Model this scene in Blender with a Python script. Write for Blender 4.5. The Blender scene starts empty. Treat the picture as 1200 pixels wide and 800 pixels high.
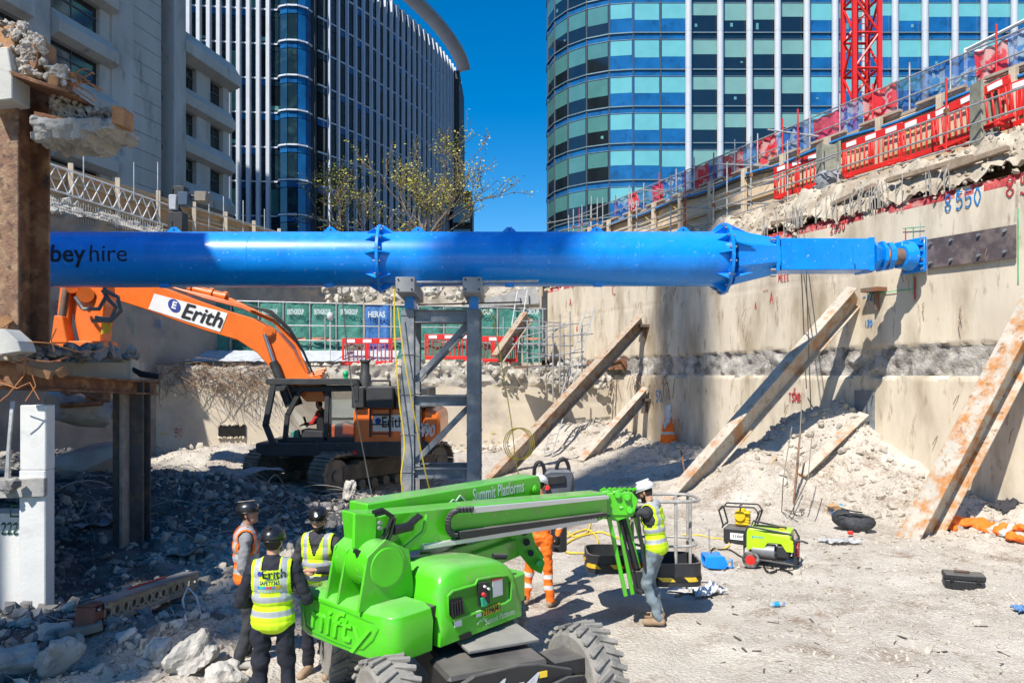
import bpy, bmesh, math, random
import numpy as np
from mathutils import Vector as V, Matrix, noise
from mathutils.bvhtree import BVHTree
random.seed(7)
rnd = random.random
def ru(a, b): return a + (b - a) * rnd()
F = 867.; H = 3.18; HOR = 438.
C = bpy.context.scene.collection
scene = bpy.context.scene
def W(px, py, d): return V(((px - 600) / F * d, d, H + (HOR - py) / F * d))
def N3(x, y, z=0.): return noise.noise(V((x, y, z)))
def fbm(x, y, z=0., o=4):
    a = 0; k = 1.; s = 1.
    for _ in range(o):
        a += k * noise.noise(V((x * s, y * s, z * s))); k *= .5; s *= 2.03
    return a
def frame(d, up=(0, 0, 1)):
    d = V(d).normalized(); up = V(up)
    r = d.cross(up)
    if r.length < 1e-4: r = d.cross(V((0, 1, 0)))
    r.normalize(); u = r.cross(d).normalized()
    return r, d, u
_WM = {}
class MB:
    def __init__(s): s.v = []; s.f = []; s.m = []; s.mi = 0; s.mats = []
    def use(s, m):
        if m not in s.mats: s.mats.append(m)
        s.mi = s.mats.index(m); return s
    def add(s, vs, fs):
        b = len(s.v); s.v += [tuple(v) for v in vs]
        s.f += [tuple(b + i for i in f) for f in fs]; s.m += [s.mi] * len(fs); return s
    def hexa(s, p):
        return s.add(p, [(0, 3, 2, 1), (4, 5, 6, 7), (0, 1, 5, 4), (1, 2, 6, 5), (2, 3, 7, 6), (3, 0, 4, 7)])
    def box(s, c, sz, R=None):
        c = V(c); x, y, z = [k / 2 for k in sz]
        p = [V(q) for q in ((-x, -y, -z), (x, -y, -z), (x, y, -z), (-x, y, -z), (-x, -y, z), (x, -y, z), (x, y, z), (-x, y, z))]
        if R is not None: p = [R @ q for q in p]
        return s.hexa([c + q for q in p])
    def b2(s, a, b):
        return s.box([(a[i] + b[i]) / 2 for i in range(3)], [abs(a[i] - b[i]) for i in range(3)])
    def beam(s, p, q, w, h, up=(0, 0, 1), w2=None, h2=None):
        p = V(p); q = V(q); r, d, u = frame(q - p, up); w2 = w2 or w; h2 = h2 or h
        return s.hexa([p - r * w / 2 - u * h / 2, p + r * w / 2 - u * h / 2, q + r * w2 / 2 - u * h2 / 2, q - r * w2 / 2 - u * h2 / 2,
                       p - r * w / 2 + u * h / 2, p + r * w / 2 + u * h / 2, q + r * w2 / 2 + u * h2 / 2, q - r * w2 / 2 + u * h2 / 2])
    def ibeam(s, p, q, b, h, t=.02, up=(0, 0, 1)):
        p = V(p); q = V(q); r, d, u = frame(q - p, up)
        s.beam(p + u * (h - t) / 2, q + u * (h - t) / 2, b, t, up); s.beam(p - u * (h - t) / 2, q - u * (h - t) / 2, b, t, up)
        return s.beam(p, q, t, h - 2 * t, up)
    def tube(s, p, q, r, r2=None, n=10, cap=True):
        p = V(p); q = V(q); a, d, u = frame(q - p); r2 = r if r2 is None else r2
        vs = []; 
        for c, R in ((p, r), (q, r2)):
            for k in range(n):
                t = 2 * math.pi * k / n; vs.append(c + (a * math.cos(t) + u * math.sin(t)) * R)
        fs = [(k, (k + 1) % n, n + (k + 1) % n, n + k) for k in range(n)]
        if cap: fs += [tuple(range(n))[::-1], tuple(range(n, 2 * n))]
        return s.add(vs, fs)
    def path(s, pts, r, n=6, rr=None):
        pts = [V(p) for p in pts]; vs = []; fs = []; L = len(pts); a = None
        for i, p in enumerate(pts):
            d = (pts[min(i + 1, L - 1)] - pts[max(i - 1, 0)]).normalized()
            if a is None: a = frame(d)[0]
            a = (a - d * a.dot(d)); a = a.normalized() if a.length > 1e-5 else frame(d)[0]
            u = a.cross(d); R = rr[i] if rr else r
            for k in range(n):
                t = 2 * math.pi * k / n; vs.append(p + (a * math.cos(t) + u * math.sin(t)) * R)
        for i in range(L - 1):
            for k in range(n): fs.append((i * n + k, i * n + (k + 1) % n, (i + 1) * n + (k + 1) % n, (i + 1) * n + k))
        fs += [tuple(range(n))[::-1], tuple(range((L - 1) * n, L * n))]
        return s.add(vs, fs)
    def poly(s, pts, vec):
        pts = [V(p) for p in pts]; vec = V(vec); n = len(pts)
        vs = [p - vec / 2 for p in pts] + [p + vec / 2 for p in pts]
        return s.add(vs, [tuple(range(n))[::-1], tuple(range(n, 2 * n))] + [(k, (k + 1) % n, n + (k + 1) % n, n + k) for k in range(n)])
    def lathe(s, prof, o, axis=(0, 0, 1), n=16):
        a, d, u = frame(axis); o = V(o); vs = []; fs = []
        for r, z in prof:
            for k in range(n):
                t = 2 * math.pi * k / n; vs.append(o + d * z + (a * math.cos(t) + u * math.sin(t)) * max(r, 1e-4))
        for i in range(len(prof) - 1):
            for k in range(n): fs.append((i * n + k, i * n + (k + 1) % n, (i + 1) * n + (k + 1) % n, (i + 1) * n + k))
        fs += [tuple(range(n))[::-1], tuple(range((len(prof) - 1) * n, len(prof) * n))]
        return s.add(vs, fs)
    def ell(s, c, r, R=None, n=12, m=8):
        c = V(c); vs = []; fs = []
        for i in range(m + 1):
            ph = math.pi * i / m
            for k in range(n):
                t = 2 * math.pi * k / n
                q = V((r[0] * math.sin(ph) * math.cos(t), r[1] * math.sin(ph) * math.sin(t), r[2] * math.cos(ph)))
                vs.append(c + (R @ q if R is not None else q))
        for i in range(m):
            for k in range(n): fs.append((i * n + k, (i + 1) * n + k, (i + 1) * n + (k + 1) % n, i * n + (k + 1) % n))
        return s.add(vs, fs)
    def cap(s, p, q, r, r2=None, n=12):
        r2 = r if r2 is None else r2; p = V(p); q = V(q)
        s.tube(p, q, r, r2, n); s.ell(p, (r,) * 3, n=n, m=6); return s.ell(q, (r2,) * 3, n=n, m=6)
    def rock(s, c, sz, seed=0, sub=1):
        bm = bmesh.new(); bmesh.ops.create_icosphere(bm, subdivisions=sub, radius=1)
        R = Matrix.Rotation(rnd() * 6.3, 3, V((rnd() - .5, rnd() - .5, rnd() - .5 + 1e-3)).normalized())
        o = V((rnd() * 50, rnd() * 50, seed)); vs = []
        for v in bm.verts:
            q = v.co.copy(); m = max(abs(q.x), abs(q.y), abs(q.z)); q = q.lerp(q / m, .6) * (.8 + .35 * noise.noise(q * 1.3 + o))
            if sub > 2: q *= 1 + .09 * noise.noise(q * 4 + o) + .06 * noise.noise(q * 11 + o) + .04 * noise.noise(q * 23 + o)
            vs.append(V(c) + R @ V((q.x * sz[0], q.y * sz[1], q.z * sz[2])))
        s.add(vs, [tuple(x.index for x in f.verts) for f in bm.faces]); bm.free(); return s
    def text(s, txt, size, M, width=None, bold=0., fn=None, cuts=0, shear=0, align='CENTER', depth=0.):
        vs, fs = text_mesh(txt, size, width, bold, cuts, shear, align, depth)
        if fn: vs = [fn(v) for v in vs]
        else: vs = [M @ v for v in vs]
        return s.add(vs, fs)
    def build(s, name, m=None, parent=None, local=False, bevel=0, smooth=.7, bseg=1):
        me = bpy.data.meshes.new(name); me.from_pydata(s.v, [], s.f)
        mats = s.mats or [m]
        for k in mats: me.materials.append(k)
        if len(mats) > 1: me.polygons.foreach_set('material_index', s.m)
        if len(s.f) < 60000:
            bm = bmesh.new(); bm.from_mesh(me); bmesh.ops.recalc_face_normals(bm, faces=bm.faces); bm.to_mesh(me); bm.free()
        me.validate()
        if smooth: me.shade_smooth(); me.set_sharp_from_angle(angle=smooth)
        return link(name, me, parent, local, bevel, bseg)
def link(name, me, parent=None, local=False, bevel=0, bseg=1):
    o = bpy.data.objects.new(name, me); C.objects.link(o)
    wm = Matrix()
    if parent is not None:
        wm = _WM.get(parent.name, Matrix()); o.parent = parent
        if not local: me.transform(wm.inverted())
    _WM[o.name] = wm
    if bevel:
        b = o.modifiers.new('b', 'BEVEL'); b.width = bevel; b.segments = bseg; b.limit_method = 'ANGLE'; b.angle_limit = .6; b.harden_normals = False
    return o
_TX = {}
def text_mesh(txt, size, width, bold, cuts, shear, align, depth=0.):
    cu = bpy.data.curves.new('t', 'FONT'); cu.body = txt; cu.size = size; cu.align_x = align; cu.align_y = 'CENTER'; cu.offset = bold; cu.resolution_u = 3; cu.shear = shear
    cu.extrude = depth
    o = bpy.data.objects.new('t', cu); C.objects.link(o)
    me = bpy.data.meshes.new_from_object(o.evaluated_get(bpy.context.evaluated_depsgraph_get()))
    bm = bmesh.new(); bm.from_mesh(me)
    if cuts:
        zs = [v.co.y for v in bm.verts]; a, b = min(zs), max(zs)
        for i in range(1, cuts):
            bmesh.ops.bisect_plane(bm, geom=bm.verts[:] + bm.edges[:] + bm.faces[:], plane_co=(0, a + (b - a) * i / cuts, 0), plane_no=(0, 1, 0))
    bm.verts.ensure_lookup_table()
    vs = [v.co.copy() for v in bm.verts]; fs = [tuple(x.index for x in f.verts) for f in bm.faces]
    bm.free(); bpy.data.objects.remove(o); bpy.data.curves.remove(cu); bpy.data.meshes.remove(me)
    if width:
        xs = [v.x for v in vs]; k = width / (max(xs) - min(xs)); vs = [V((v.x * k, v.y, v.z)) for v in vs]
    return vs, fs
def axes(o, x, y, off=0.):
    """matrix putting text x,y axes at o, z = x cross y"""
    x = V(x).normalized(); y = V(y); y = (y - x * y.dot(x)).normalized(); z = x.cross(y)
    M = Matrix((x, y, z)).transposed().to_4x4(); M.translation = V(o) + z * off; return M
def tag(o, label=None, cat=None, group=None, kind=None):
    if label: o['label'] = label
    if cat: o['category'] = cat
    if group: o['group'] = group
    if kind: o['kind'] = kind
    return o
def empty(name, loc, rz=0, label=None, cat=None, group=None, M=None):
    o = bpy.data.objects.new(name, None); C.objects.link(o); o.empty_display_size = .1
    m = M if M is not None else Matrix.Translation(V(loc)) @ Matrix.Rotation(rz, 4, 'Z')
    o.matrix_world = m; o.location = m.to_translation(); o.rotation_euler = m.to_euler()
    _WM[o.name] = m.copy(); return tag(o, label, cat, group)
def copy_tree(o, parent=None, M=None):
    c = o.copy(); C.objects.link(c)
    if parent is not None: c.parent = parent
    if M is not None: c.location = M.to_translation(); c.rotation_euler = M.to_euler(); _WM[c.name] = M.copy()
    for ch in KIDS(o): copy_tree(ch, c)
    return c
def KIDS(o): return [x for x in list(C.objects) if x.parent == o]
_M = {}
def mat(name, c, rough=.6, metal=0., var=.12, scale=3., bump=0., bscale=30., c2=None, t2=.6, s2=2., spec=.5, coat=0., dust=0., stretch=None, w2=.08, alpha=1., c3=None, t3=.6, s3=8., bdist=.02):
    if name in _M: return _M[name]
    m = bpy.data.materials.new(name); m.use_nodes = True; nt = m.node_tree; n = nt.nodes; l = nt.links
    b = n['Principled BSDF']; b.inputs['Roughness'].default_value = rough; b.inputs['Metallic'].default_value = metal
    b.inputs['Specular IOR Level'].default_value = spec; b.inputs['Coat Weight'].default_value = coat; b.inputs['Coat Roughness'].default_value = .08
    tc = n.new('ShaderNodeTexCoord'); src = tc.outputs['Object']
    if stretch:
        mp = n.new('ShaderNodeMapping'); mp.inputs['Scale'].default_value = stretch; l.new(src, mp.inputs['Vector']); src = mp.outputs[0]
    def nz(sc, det=6, s=src):
        x = n.new('ShaderNodeTexNoise'); x.inputs['Scale'].default_value = sc; x.inputs['Detail'].default_value = det; x.inputs['Roughness'].default_value = .62; l.new(s, x.inputs['Vector']); return x.outputs['Fac']
    def mix(f, a, bb):
        x = n.new('ShaderNodeMix'); x.data_type = 'RGBA'; l.new(f, x.inputs['Factor'])
        for k, vv in ((6, a), (7, bb)):
            if isinstance(vv, tuple): x.inputs[k].default_value = (*vv, 1)
            else: l.new(vv, x.inputs[k])
        return x.outputs[2]
    def ramp(f, t, w):
        x = n.new('ShaderNodeMapRange'); x.inputs[1].default_value = t - w; x.inputs[2].default_value = t + w; l.new(f, x.inputs[0]); return x.outputs[0]
    lo = tuple(k * (1 - var) for k in c); hi = tuple(min(1, k * (1 + var)) for k in c)
    col = mix(ramp(nz(scale), .5, .2), lo, hi)
    if c2: col = mix(ramp(nz(s2, 9), t2, w2), col, c2)
    if c3: col = mix(ramp(nz(s3, 9), t3, .06), col, c3)
    if dust:
        g = n.new('ShaderNodeNewGeometry'); sx = n.new('ShaderNodeSeparateXYZ'); l.new(g.outputs['Normal'], sx.inputs[0])
        r1 = ramp(sx.outputs[2], .75, .25); mm = n.new('ShaderNodeMath'); mm.operation = 'MULTIPLY'; l.new(r1, mm.inputs[0])
        r2 = n.new('ShaderNodeMapRange'); r2.inputs[1].default_value = .3; r2.inputs[2].default_value = .7; r2.inputs[3].default_value = dust * .3; r2.inputs[4].default_value = dust
        l.new(nz(2.3), r2.inputs[0]); l.new(r2.outputs[0], mm.inputs[1]); col = mix(mm.outputs[0], col, (.5, .46, .4))
    l.new(col, b.inputs['Base Color'])
    if rough < .6:
        rr = n.new('ShaderNodeMapRange'); rr.inputs[3].default_value = max(.02, rough * .7); rr.inputs[4].default_value = min(1, rough * 1.5); l.new(nz(scale * 2), rr.inputs[0]); l.new(rr.outputs[0], b.inputs['Roughness'])
    if bump:
        bp = n.new('ShaderNodeBump'); bp.inputs['Strength'].default_value = bump; bp.inputs['Distance'].default_value = bdist; l.new(nz(bscale, 8), bp.inputs['Height']); l.new(bp.outputs[0], b.inputs['Normal'])
    if alpha < 1: b.inputs['Alpha'].default_value = alpha
    _M[name] = m; return m
def S(r, g, b):
    return tuple(((k / 255) / 12.92 if k / 255 < .04045 else ((k / 255 + .055) / 1.055) ** 2.4) for k in (r, g, b))
# --- common materials
DUSTC = (.5, .46, .4)
mConc = mat('concrete', (.42, .37, .30), .85, var=.12, scale=1.2, bump=.35, bscale=25, c2=(.33, .27, .20), t2=.62, s2=.8, w2=.1, c3=(.5, .45, .38), t3=.64, s3=3)
mConcG = mat('concrete_grey', (.34, .33, .31), .9, var=.2, scale=2, bump=.6, bscale=20, c2=(.2, .19, .18), t2=.6, s2=1.7)
mBroken = mat('broken_concrete', (.5, .46, .39), .95, var=.22, scale=3, bump=.9, bscale=22, c2=(.3, .26, .21), t2=.6, s2=3)
mRubD = mat('rubble_dark', (.17, .165, .16), .95, var=.45, scale=1.7, bump=.8, bscale=20, c2=(.33, .32, .3), t2=.58, s2=1.1)
mRust = mat('rust', (.2, .09, .045), .85, var=.45, scale=5, bump=.5, bscale=30, c2=(.36, .2, .1), t2=.58, s2=4, c3=(.07, .045, .035), t3=.62, s3=3)
mRustS = mat('rusted_steel', (.17, .13, .11), .7, metal=.2, var=.3, scale=4, bump=.3, c2=(.28, .12, .05), t2=.55, s2=3)
mBlue = mat('blue_paint', (.0, .25, .80), .32, var=.07, scale=1.5, c2=(.0, .2, .66), t2=.58, s2=1.4, coat=.25, spec=.4, c3=(.3, .45, .65), t3=.68, s3=13, dust=.12)
mSteel = mat('grey_steel', (.2, .22, .24), .55, metal=.25, var=.25, scale=4, bump=.15, c2=(.38, .37, .34), t2=.58, s2=2.5)
mGalv = mat('galvanised', (.42, .42, .42), .45, metal=.45, var=.25, scale=8, c2=(.25, .22, .2), t2=.66, s2=9)
mBlack = mat('black_metal', (.022, .023, .026), .5, var=.3, scale=5, dust=.45)
mRubber = mat('rubber', (.03, .03, .03), .8, var=.3, scale=8, c2=(.3, .28, .25), t2=.56, s2=5)
mHose = mat('hose_black', (.015, .015, .016), .45)
mWood = mat('timber', (.5, .36, .2), .8, var=.2, scale=3, bump=.2, c2=(.36, .24, .13), t2=.6, s2=3)
mPly = mat('plywood', (.60, .47, .32), .8, var=.14, scale=1.2, bump=.1, c2=(.45, .32, .2), t2=.62, s2=.9)
mRed = mat('red_plastic', (.62, .02, .015), .45, var=.15, scale=4, dust=.3)
mWhite = mat('white_paint', (.75, .75, .74), .5, var=.08)
mGreen = mat('green_paint', (.075, .50, .012), .28, var=.06, scale=3, coat=.4, dust=.34, c2=(.15, .33, .07), t2=.6, s2=2.6, c3=(.33, .40, .2), t3=.69, s3=15)
mOrange = mat('orange_paint', (.78, .16, .018), .35, var=.1, scale=3, coat=.3, dust=.3, c3=(.42, .12, .05), t3=.7, s3=6)
mBlk = mat('black_print', (.01, .01, .012), .6)
mNavy = mat('navy_print', (.02, .05, .3), .6)
mRebar = mat('rebar', (.25, .16, .1), .8, var=.4, scale=6)
mRebarG = mat('rebar_grey', (.3, .28, .25), .8, var=.4, scale=6)
# ================= ground
UR = V((-.387, .922, 0)); NR = V((.922, .387, 0))
def RW(s, n, h): return V((9.6, 17.5, 0)) + UR * s + NR * n + V((0, 0, h))
def RP(px, py, n=0.):
    Y = (16.95 + 1.085 * n) / ((px - 600) / F + .42); return W(px, py, Y)
def RS(px, n=0.): return (RP(px, 0, n) - V((9.6, 17.5, 0))).dot(UR)
UL = V((.297, .955, 0)); NL = V((-.955, .297, 0))
def LW(s, n, h): return V((-13.85, 23.4, 0)) + UL * s + NL * n + V((0, 0, h))
BW0 = V((-13.2, 26.6, 0)); BW1 = V((4.2, 30.6, 0)); UB = (BW1 - BW0).normalized(); NB = V((-UB.y, UB.x, 0))
def BW(s, n, h): return BW0 + UB * s + NB * n + V((0, 0, h))
MOUNDS = [(-9.0, 15.3, 3.6, 2.2, .95), (-6.0, 16.4, 2.0, 1.5, .5), (-9.5, 12.4, 2.2, 1.4, .35), (-12, 19, 3, 3, 1.1),
          (8.2, 19.6, 1.9, 1.5, 1.95), (9.3, 17.6, 1.3, 1.6, .7), (5.9, 18.1, 1.3, 1.3, .95), (5.0, 20.5, 1.8, 1.6, .55), (4.6, 25.3, 2.2, 2.4, .5), (2.4, 29, 2.6, 1.6, 1.25), (6.4, 22.0, 1.2, 1.9, .55),
          (-3.3, 6.6, .9, .9, .16), (-4.3, 8.6, 1.6, .8, .28), (-6.2, 8.6, 1.2, 1.1, .25), (-3.0, 25.5, 4, 1.8, .5), (-9.5, 24.8, 3, 2, .7), (3.2, 22, 1.5, 2.5, .35)]
def hg(x, y):
    z = 0
    for mx, my, rx, ry, h in MOUNDS:
        q = ((x - mx) / rx) ** 2 + ((y - my) / ry) ** 2
        if q < 6: z += h * math.exp(-q * 1.1) * (1 + .25 * fbm(x * 1.1, y * 1.1, mx, 3))
    wl = (x - 16.95 + .42 * y)            # close to the right wall: a low bank of dirt
    if y > 14: z += .35 * math.exp(-(wl / 1.3) ** 2) * (1 + .5 * N3(x, y, 3))
    z += .06 * fbm(x * .8, y * .8, 5, 4) + (.05 * max(0, fbm(x * 1.7, y * 1.7, 15, 4)) if x > 1.5 else 0)
    rg = .5 + .5 * min(1, max(0, (abs(x - .5) - 1.5) / 2.5))
    z += .035 * rg * fbm(x * 3.5, y * 3.5, 9, 3)
    if x < -1.6: z += min(1, (-1.6 - x) / 2) * .09 * fbm(x * 2.5, y * 2.5, 7, 4)
    return z
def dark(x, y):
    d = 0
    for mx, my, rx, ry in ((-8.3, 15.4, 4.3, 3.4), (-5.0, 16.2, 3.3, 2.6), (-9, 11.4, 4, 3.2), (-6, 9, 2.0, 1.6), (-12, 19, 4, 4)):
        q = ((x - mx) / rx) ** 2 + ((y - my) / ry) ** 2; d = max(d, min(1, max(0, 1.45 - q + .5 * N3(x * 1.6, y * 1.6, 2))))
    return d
def gmat():
    m = bpy.data.materials.new('crushed_concrete_ground'); m.use_nodes = True; nt = m.node_tree; n = nt.nodes; l = nt.links; b = n['Principled BSDF']
    b.inputs['Roughness'].default_value = .95; b.inputs['Specular IOR Level'].default_value = .2
    tc = n.new('ShaderNodeTexCoord'); src = tc.outputs['Object']
    def nz(sc, det=8, ro=.6):
        x = n.new('ShaderNodeTexNoise'); x.inputs['Scale'].default_value = sc; x.inputs['Detail'].default_value = det; x.inputs['Roughness'].default_value = ro; l.new(src, x.inputs['Vector']); return x.outputs['Fac']
    def rmp(f, a, c): x = n.new('ShaderNodeMapRange'); x.inputs[1].default_value = a; x.inputs[2].default_value = c; l.new(f, x.inputs[0]); return x.outputs[0]
    def mix(f, a, bb):
        x = n.new('ShaderNodeMix'); x.data_type = 'RGBA'; l.new(f, x.inputs[0])
        for k, vv in ((6, a), (7, bb)):
            if isinstance(vv, tuple): x.inputs[k].default_value = (*vv, 1)
            else: l.new(vv, x.inputs[k])
        return x.outputs[2]
    base = mix(rmp(nz(1.1), .35, .65), (.42, .375, .315), (.58, .53, .46))
    base = mix(rmp(nz(.75, 12, .78), .505, .62), base, (.27, .205, .15))
    base = mix(rmp(nz(22, 6), .5, .66), base, (.58, .53, .46)); base = mix(rmp(nz(60, 3), .56, .7), base, (.22, .18, .14))
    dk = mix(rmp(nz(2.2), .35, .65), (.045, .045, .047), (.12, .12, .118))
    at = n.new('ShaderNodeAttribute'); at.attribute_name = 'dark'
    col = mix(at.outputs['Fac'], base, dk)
    l.new(col, b.inputs['Base Color'])
    vo = n.new('ShaderNodeTexVoronoi'); vo.inputs['Scale'].default_value = 22; l.new(src, vo.inputs['Vector'])
    vo2 = n.new('ShaderNodeTexVoronoi'); vo2.inputs['Scale'].default_value = 45; l.new(src, vo2.inputs['Vector'])
    a1 = n.new('ShaderNodeMath'); a1.operation = 'ADD'; l.new(vo.outputs['Distance'], a1.inputs[0]); l.new(nz(30, 6, .7), a1.inputs[1])
    a2 = n.new('ShaderNodeMath'); a2.operation = 'MULTIPLY_ADD'; l.new(vo2.outputs['Distance'], a2.inputs[0]); a2.inputs[1].default_value = .4; l.new(a1.outputs[0], a2.inputs[2])
    bp = n.new('ShaderNodeBump'); bp.inputs['Strength'].default_value = .8; bp.inputs['Distance'].default_value = .022; bp.invert = False
    l.new(a2.outputs[0], bp.inputs['Height']); l.new(bp.outputs[0], b.inputs['Normal'])
    return m
mGround = gmat()
def grid_obj(name, xs, ys, zf, m):
    nx, ny = len(xs), len(ys)
    vs = [(x, y, zf(x, y)) for y in ys for x in xs]
    fs = [(j * nx + i, j * nx + i + 1, (j + 1) * nx + i + 1, (j + 1) * nx + i) for j in range(ny - 1) for i in range(nx - 1)]
    me = bpy.data.meshes.new(name); me.from_pydata(vs, [], fs); me.materials.append(m); me.shade_smooth()
    return link(name, me), vs
xs = [-24, -20] + [-17 + i * .11 for i in range(int(29 / .11))] + [13, 16]
ys = [-12, -6, 0, 3] + [4.5 + i * .11 * (1 + i * .0022) for i in range(190)] + [38, 44]
xs = sorted(set(xs)); ys = sorted(set(ys))
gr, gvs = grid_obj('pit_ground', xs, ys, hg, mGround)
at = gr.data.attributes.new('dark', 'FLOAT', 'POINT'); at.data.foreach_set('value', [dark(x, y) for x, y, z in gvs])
tag(gr, kind='structure')
# rubble scattered: many rocks in one mesh, several tones
def scatter(name, n, region, size, mats, label, cat, prob=None, sub=1, power=2.5, lift=.25):
    protos = []
    for k in range(10):
        t = MB(); t.rock((0, 0, 0), (1, ru(.6, 1), ru(.35, .8)), k, sub); protos.append((np.array(t.v), t.f))
    V_, F_, M_ = [], [], []; base = 0; cnt = 0
    while cnt < n:
        x = ru(region[0], region[1]); y = ru(region[2], region[3])
        if prob and rnd() > prob(x, y): continue
        if x > 16.7 - .42 * y: continue
        if y > 26.4 + (x + 13.2) * .23: continue
        pv, pf = protos[int(rnd() * 10)]
        s = size[0] + (size[1] - size[0]) * rnd() ** power
        a = rnd() * 6.28; c, sn = math.cos(a) * s, math.sin(a) * s
        R = np.array(((c, -sn, 0), (sn, c, 0), (0, 0, s))).T
        q = pv @ R; q += (x, y, hg(x, y) + s * lift * .6)
        V_.append(q); F_ += [tuple(i + base for i in f) for f in pf]; base += len(pv)
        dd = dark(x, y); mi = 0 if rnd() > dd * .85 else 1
        M_ += [mi] * len(pf); cnt += 1
    me = bpy.data.meshes.new(name); me.from_pydata(np.concatenate(V_).tolist(), [], F_)
    for m in mats: me.materials.append(m)
    me.polygons.foreach_set('material_index', M_)
    o = link(name, me); tag(o, label, cat, kind='stuff'); return o
mStone = mat('pale_stone', (.44, .395, .33), .95, var=.3, scale=.9, bump=.5, bscale=20, c2=(.36, .31, .25), t2=.6, s2=.7)
def pdens(x, y):
    p = .25
    if x < -2: p = 1
    if x > 2: p = .85
    wl = 16.95 - .42 * y - x
    if y > 15: p = max(p, .9 * math.exp(-(wl / 3) ** 2))
    if -1.5 < x < 3.2 and 7 < y < 14: p = .08
    if -3.3 < x < -1 and 6.5 < y < 9: p = .15
    return p
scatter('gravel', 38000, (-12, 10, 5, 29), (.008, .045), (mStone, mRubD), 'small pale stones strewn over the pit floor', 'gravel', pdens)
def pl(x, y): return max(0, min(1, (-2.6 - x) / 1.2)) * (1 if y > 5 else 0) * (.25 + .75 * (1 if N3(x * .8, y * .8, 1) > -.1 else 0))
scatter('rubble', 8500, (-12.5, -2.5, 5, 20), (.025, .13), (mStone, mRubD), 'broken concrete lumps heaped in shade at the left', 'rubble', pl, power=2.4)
def pr(x, y):
    wl = 16.95 - .42 * y - x
    return math.exp(-(wl / 2.2) ** 2) * .9 if y > 14 else .006
scatter('demolition_debris', 1300, (0, 10, 8, 31), (.04, .16), (mStone, mRubD), 'pale broken concrete banked along the foot of the right retaining wall', 'rubble', pr, power=3)
# boulders that can be told apart
def boulder(px, py, d, sz, lab, m, sub=3, rz=0):
    c = W(px, py, d); t = MB(); t.rock((0, 0, 0), sz, px * .13, sub + 1)
    o = t.build('concrete_boulder', m, smooth=.16); o.location = c; tag(o, lab, 'boulder', 'large concrete lumps')
mChunk = mat('chunk_concrete', (.5, .47, .42), .95, var=.2, scale=3, bump=.8, bscale=18, c2=(.28, .25, .22), t2=.6, s2=2)
boulder(224, 768, 7.7, (.23, .2, .3), 'tall pale concrete lump standing by the left worker in the orange vest', mChunk)
boulder(262, 792, 7.3, (.17, .2, .2), 'pale flat-faced concrete lump at the boots of the worker in the orange vest', mChunk)
boulder(68, 770, 7.6, (.24, .2, .12), 'grey block-shaped lump low in the rubble under the perforated beam', mConcG)
boulder(60, 742, 8.3, (.22, .15, .09), 'flat grey slab piece by the foot of the white pillar', mConcG)
boulder(150, 748, 8.3, (.14, .13, .1), 'pale fist-like lump in the rubble beneath the middle of the perforated beam', mChunk)
boulder(184, 762, 7.9, (.15, .13, .13), 'rounded pale lump between the perforated beam and the tall boulder', mChunk)
boulder(212, 738, 8.6, (.16, .13, .11), 'whitish cracked lump behind the tall pale boulder', mChunk)
boulder(185, 658, 12.3, (.13, .13, .12), 'small grey lump by the foot of the rusty steel column', mConcG)
boulder(20, 775, 7.6, (.25, .2, .15), 'dark angular lump at the bottom left of the rubble', mConcG)
boulder(410, 575, 17.6, (.35, .3, .16), 'pale slab lump in front of the near excavator track', mChunk)
boulder(455, 592, 16.8, (.3, .25, .12), 'pale lump at the foot of the left trestle leg', mChunk)
boulder(735, 600, 16, (.25, .2, .1), 'small pale lump behind the black breaker unit', mChunk)
# sky-lit street level around the pit
def flat(name, pts, z0, z1, m):
    t = MB(); t.poly([V((x, y, (z0 + z1) / 2)) for x, y in pts], (0, 0, z1 - z0)); o = t.build(name, m, smooth=0); return tag(o, kind='structure')
mAsph = mat('asphalt', (.06, .06, .062), .9, var=.2, scale=2, bump=.2)
a = RW(-30, 3.4, 0); b = RW(27, 3.4, 0)
flat('street', [(a.x, a.y), (400, a.y), (400, 900), (b.x, 900), (b.x, b.y)], 4.0, 9.0, mAsph)
a = LW(-30, 3.5, 0); b = LW(26, 3.5, 0); c = RW(27, 3.4, 0)
flat('street', [(b.x, b.y), (c.x - .01, c.y), (c.x - .01, 900), (-400, 900), (-400, a.y), (a.x, a.y)], 4.0, 9.0, mAsph)
# ================= retaining walls
def wallgrid(name, fn, s0, s1, ds, h0, h1, dh, disp, m, mfn=None, mats=None, back=.6):
    ns = int((s1 - s0) / ds) + 1; nh = int((h1 - h0) / dh) + 1
    S_ = [s0 + (s1 - s0) * i / (ns - 1) for i in range(ns)]; Hh = [h0 + (h1 - h0) * j / (nh - 1) for j in range(nh)]
    vs = [fn(s, -disp(s, h), h) for h in Hh for s in S_]
    fs = [(j * ns + i, j * ns + i + 1, (j + 1) * ns + i + 1, (j + 1) * ns + i) for j in range(nh - 1) for i in range(ns - 1)]
    ms = [mfn(.5 * (S_[i] + S_[i + 1]), .5 * (Hh[j] + Hh[j + 1])) if mfn else 0 for j in range(nh - 1) for i in range(ns - 1)]
    b = len(vs); vs += [fn(s, back, h) for h in (h0, h1) for s in (s0, s1)]
    e = (ns * (nh - 1))
    fs += [(b, b + 1, b + 3, b + 2), (0, ns - 1, b + 1, b), (e, e + ns - 1, b + 3, b + 2)]; ms += [0] * 3
    me = bpy.data.meshes.new(name); me.from_pydata([tuple(v) for v in vs], [], fs)
    for k in (mats or [m]): me.materials.append(k)
    me.polygons.foreach_set('material_index', ms); me.shade_smooth(); me.set_sharp_from_angle(angle=.9)
    return link(name, me)
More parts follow.
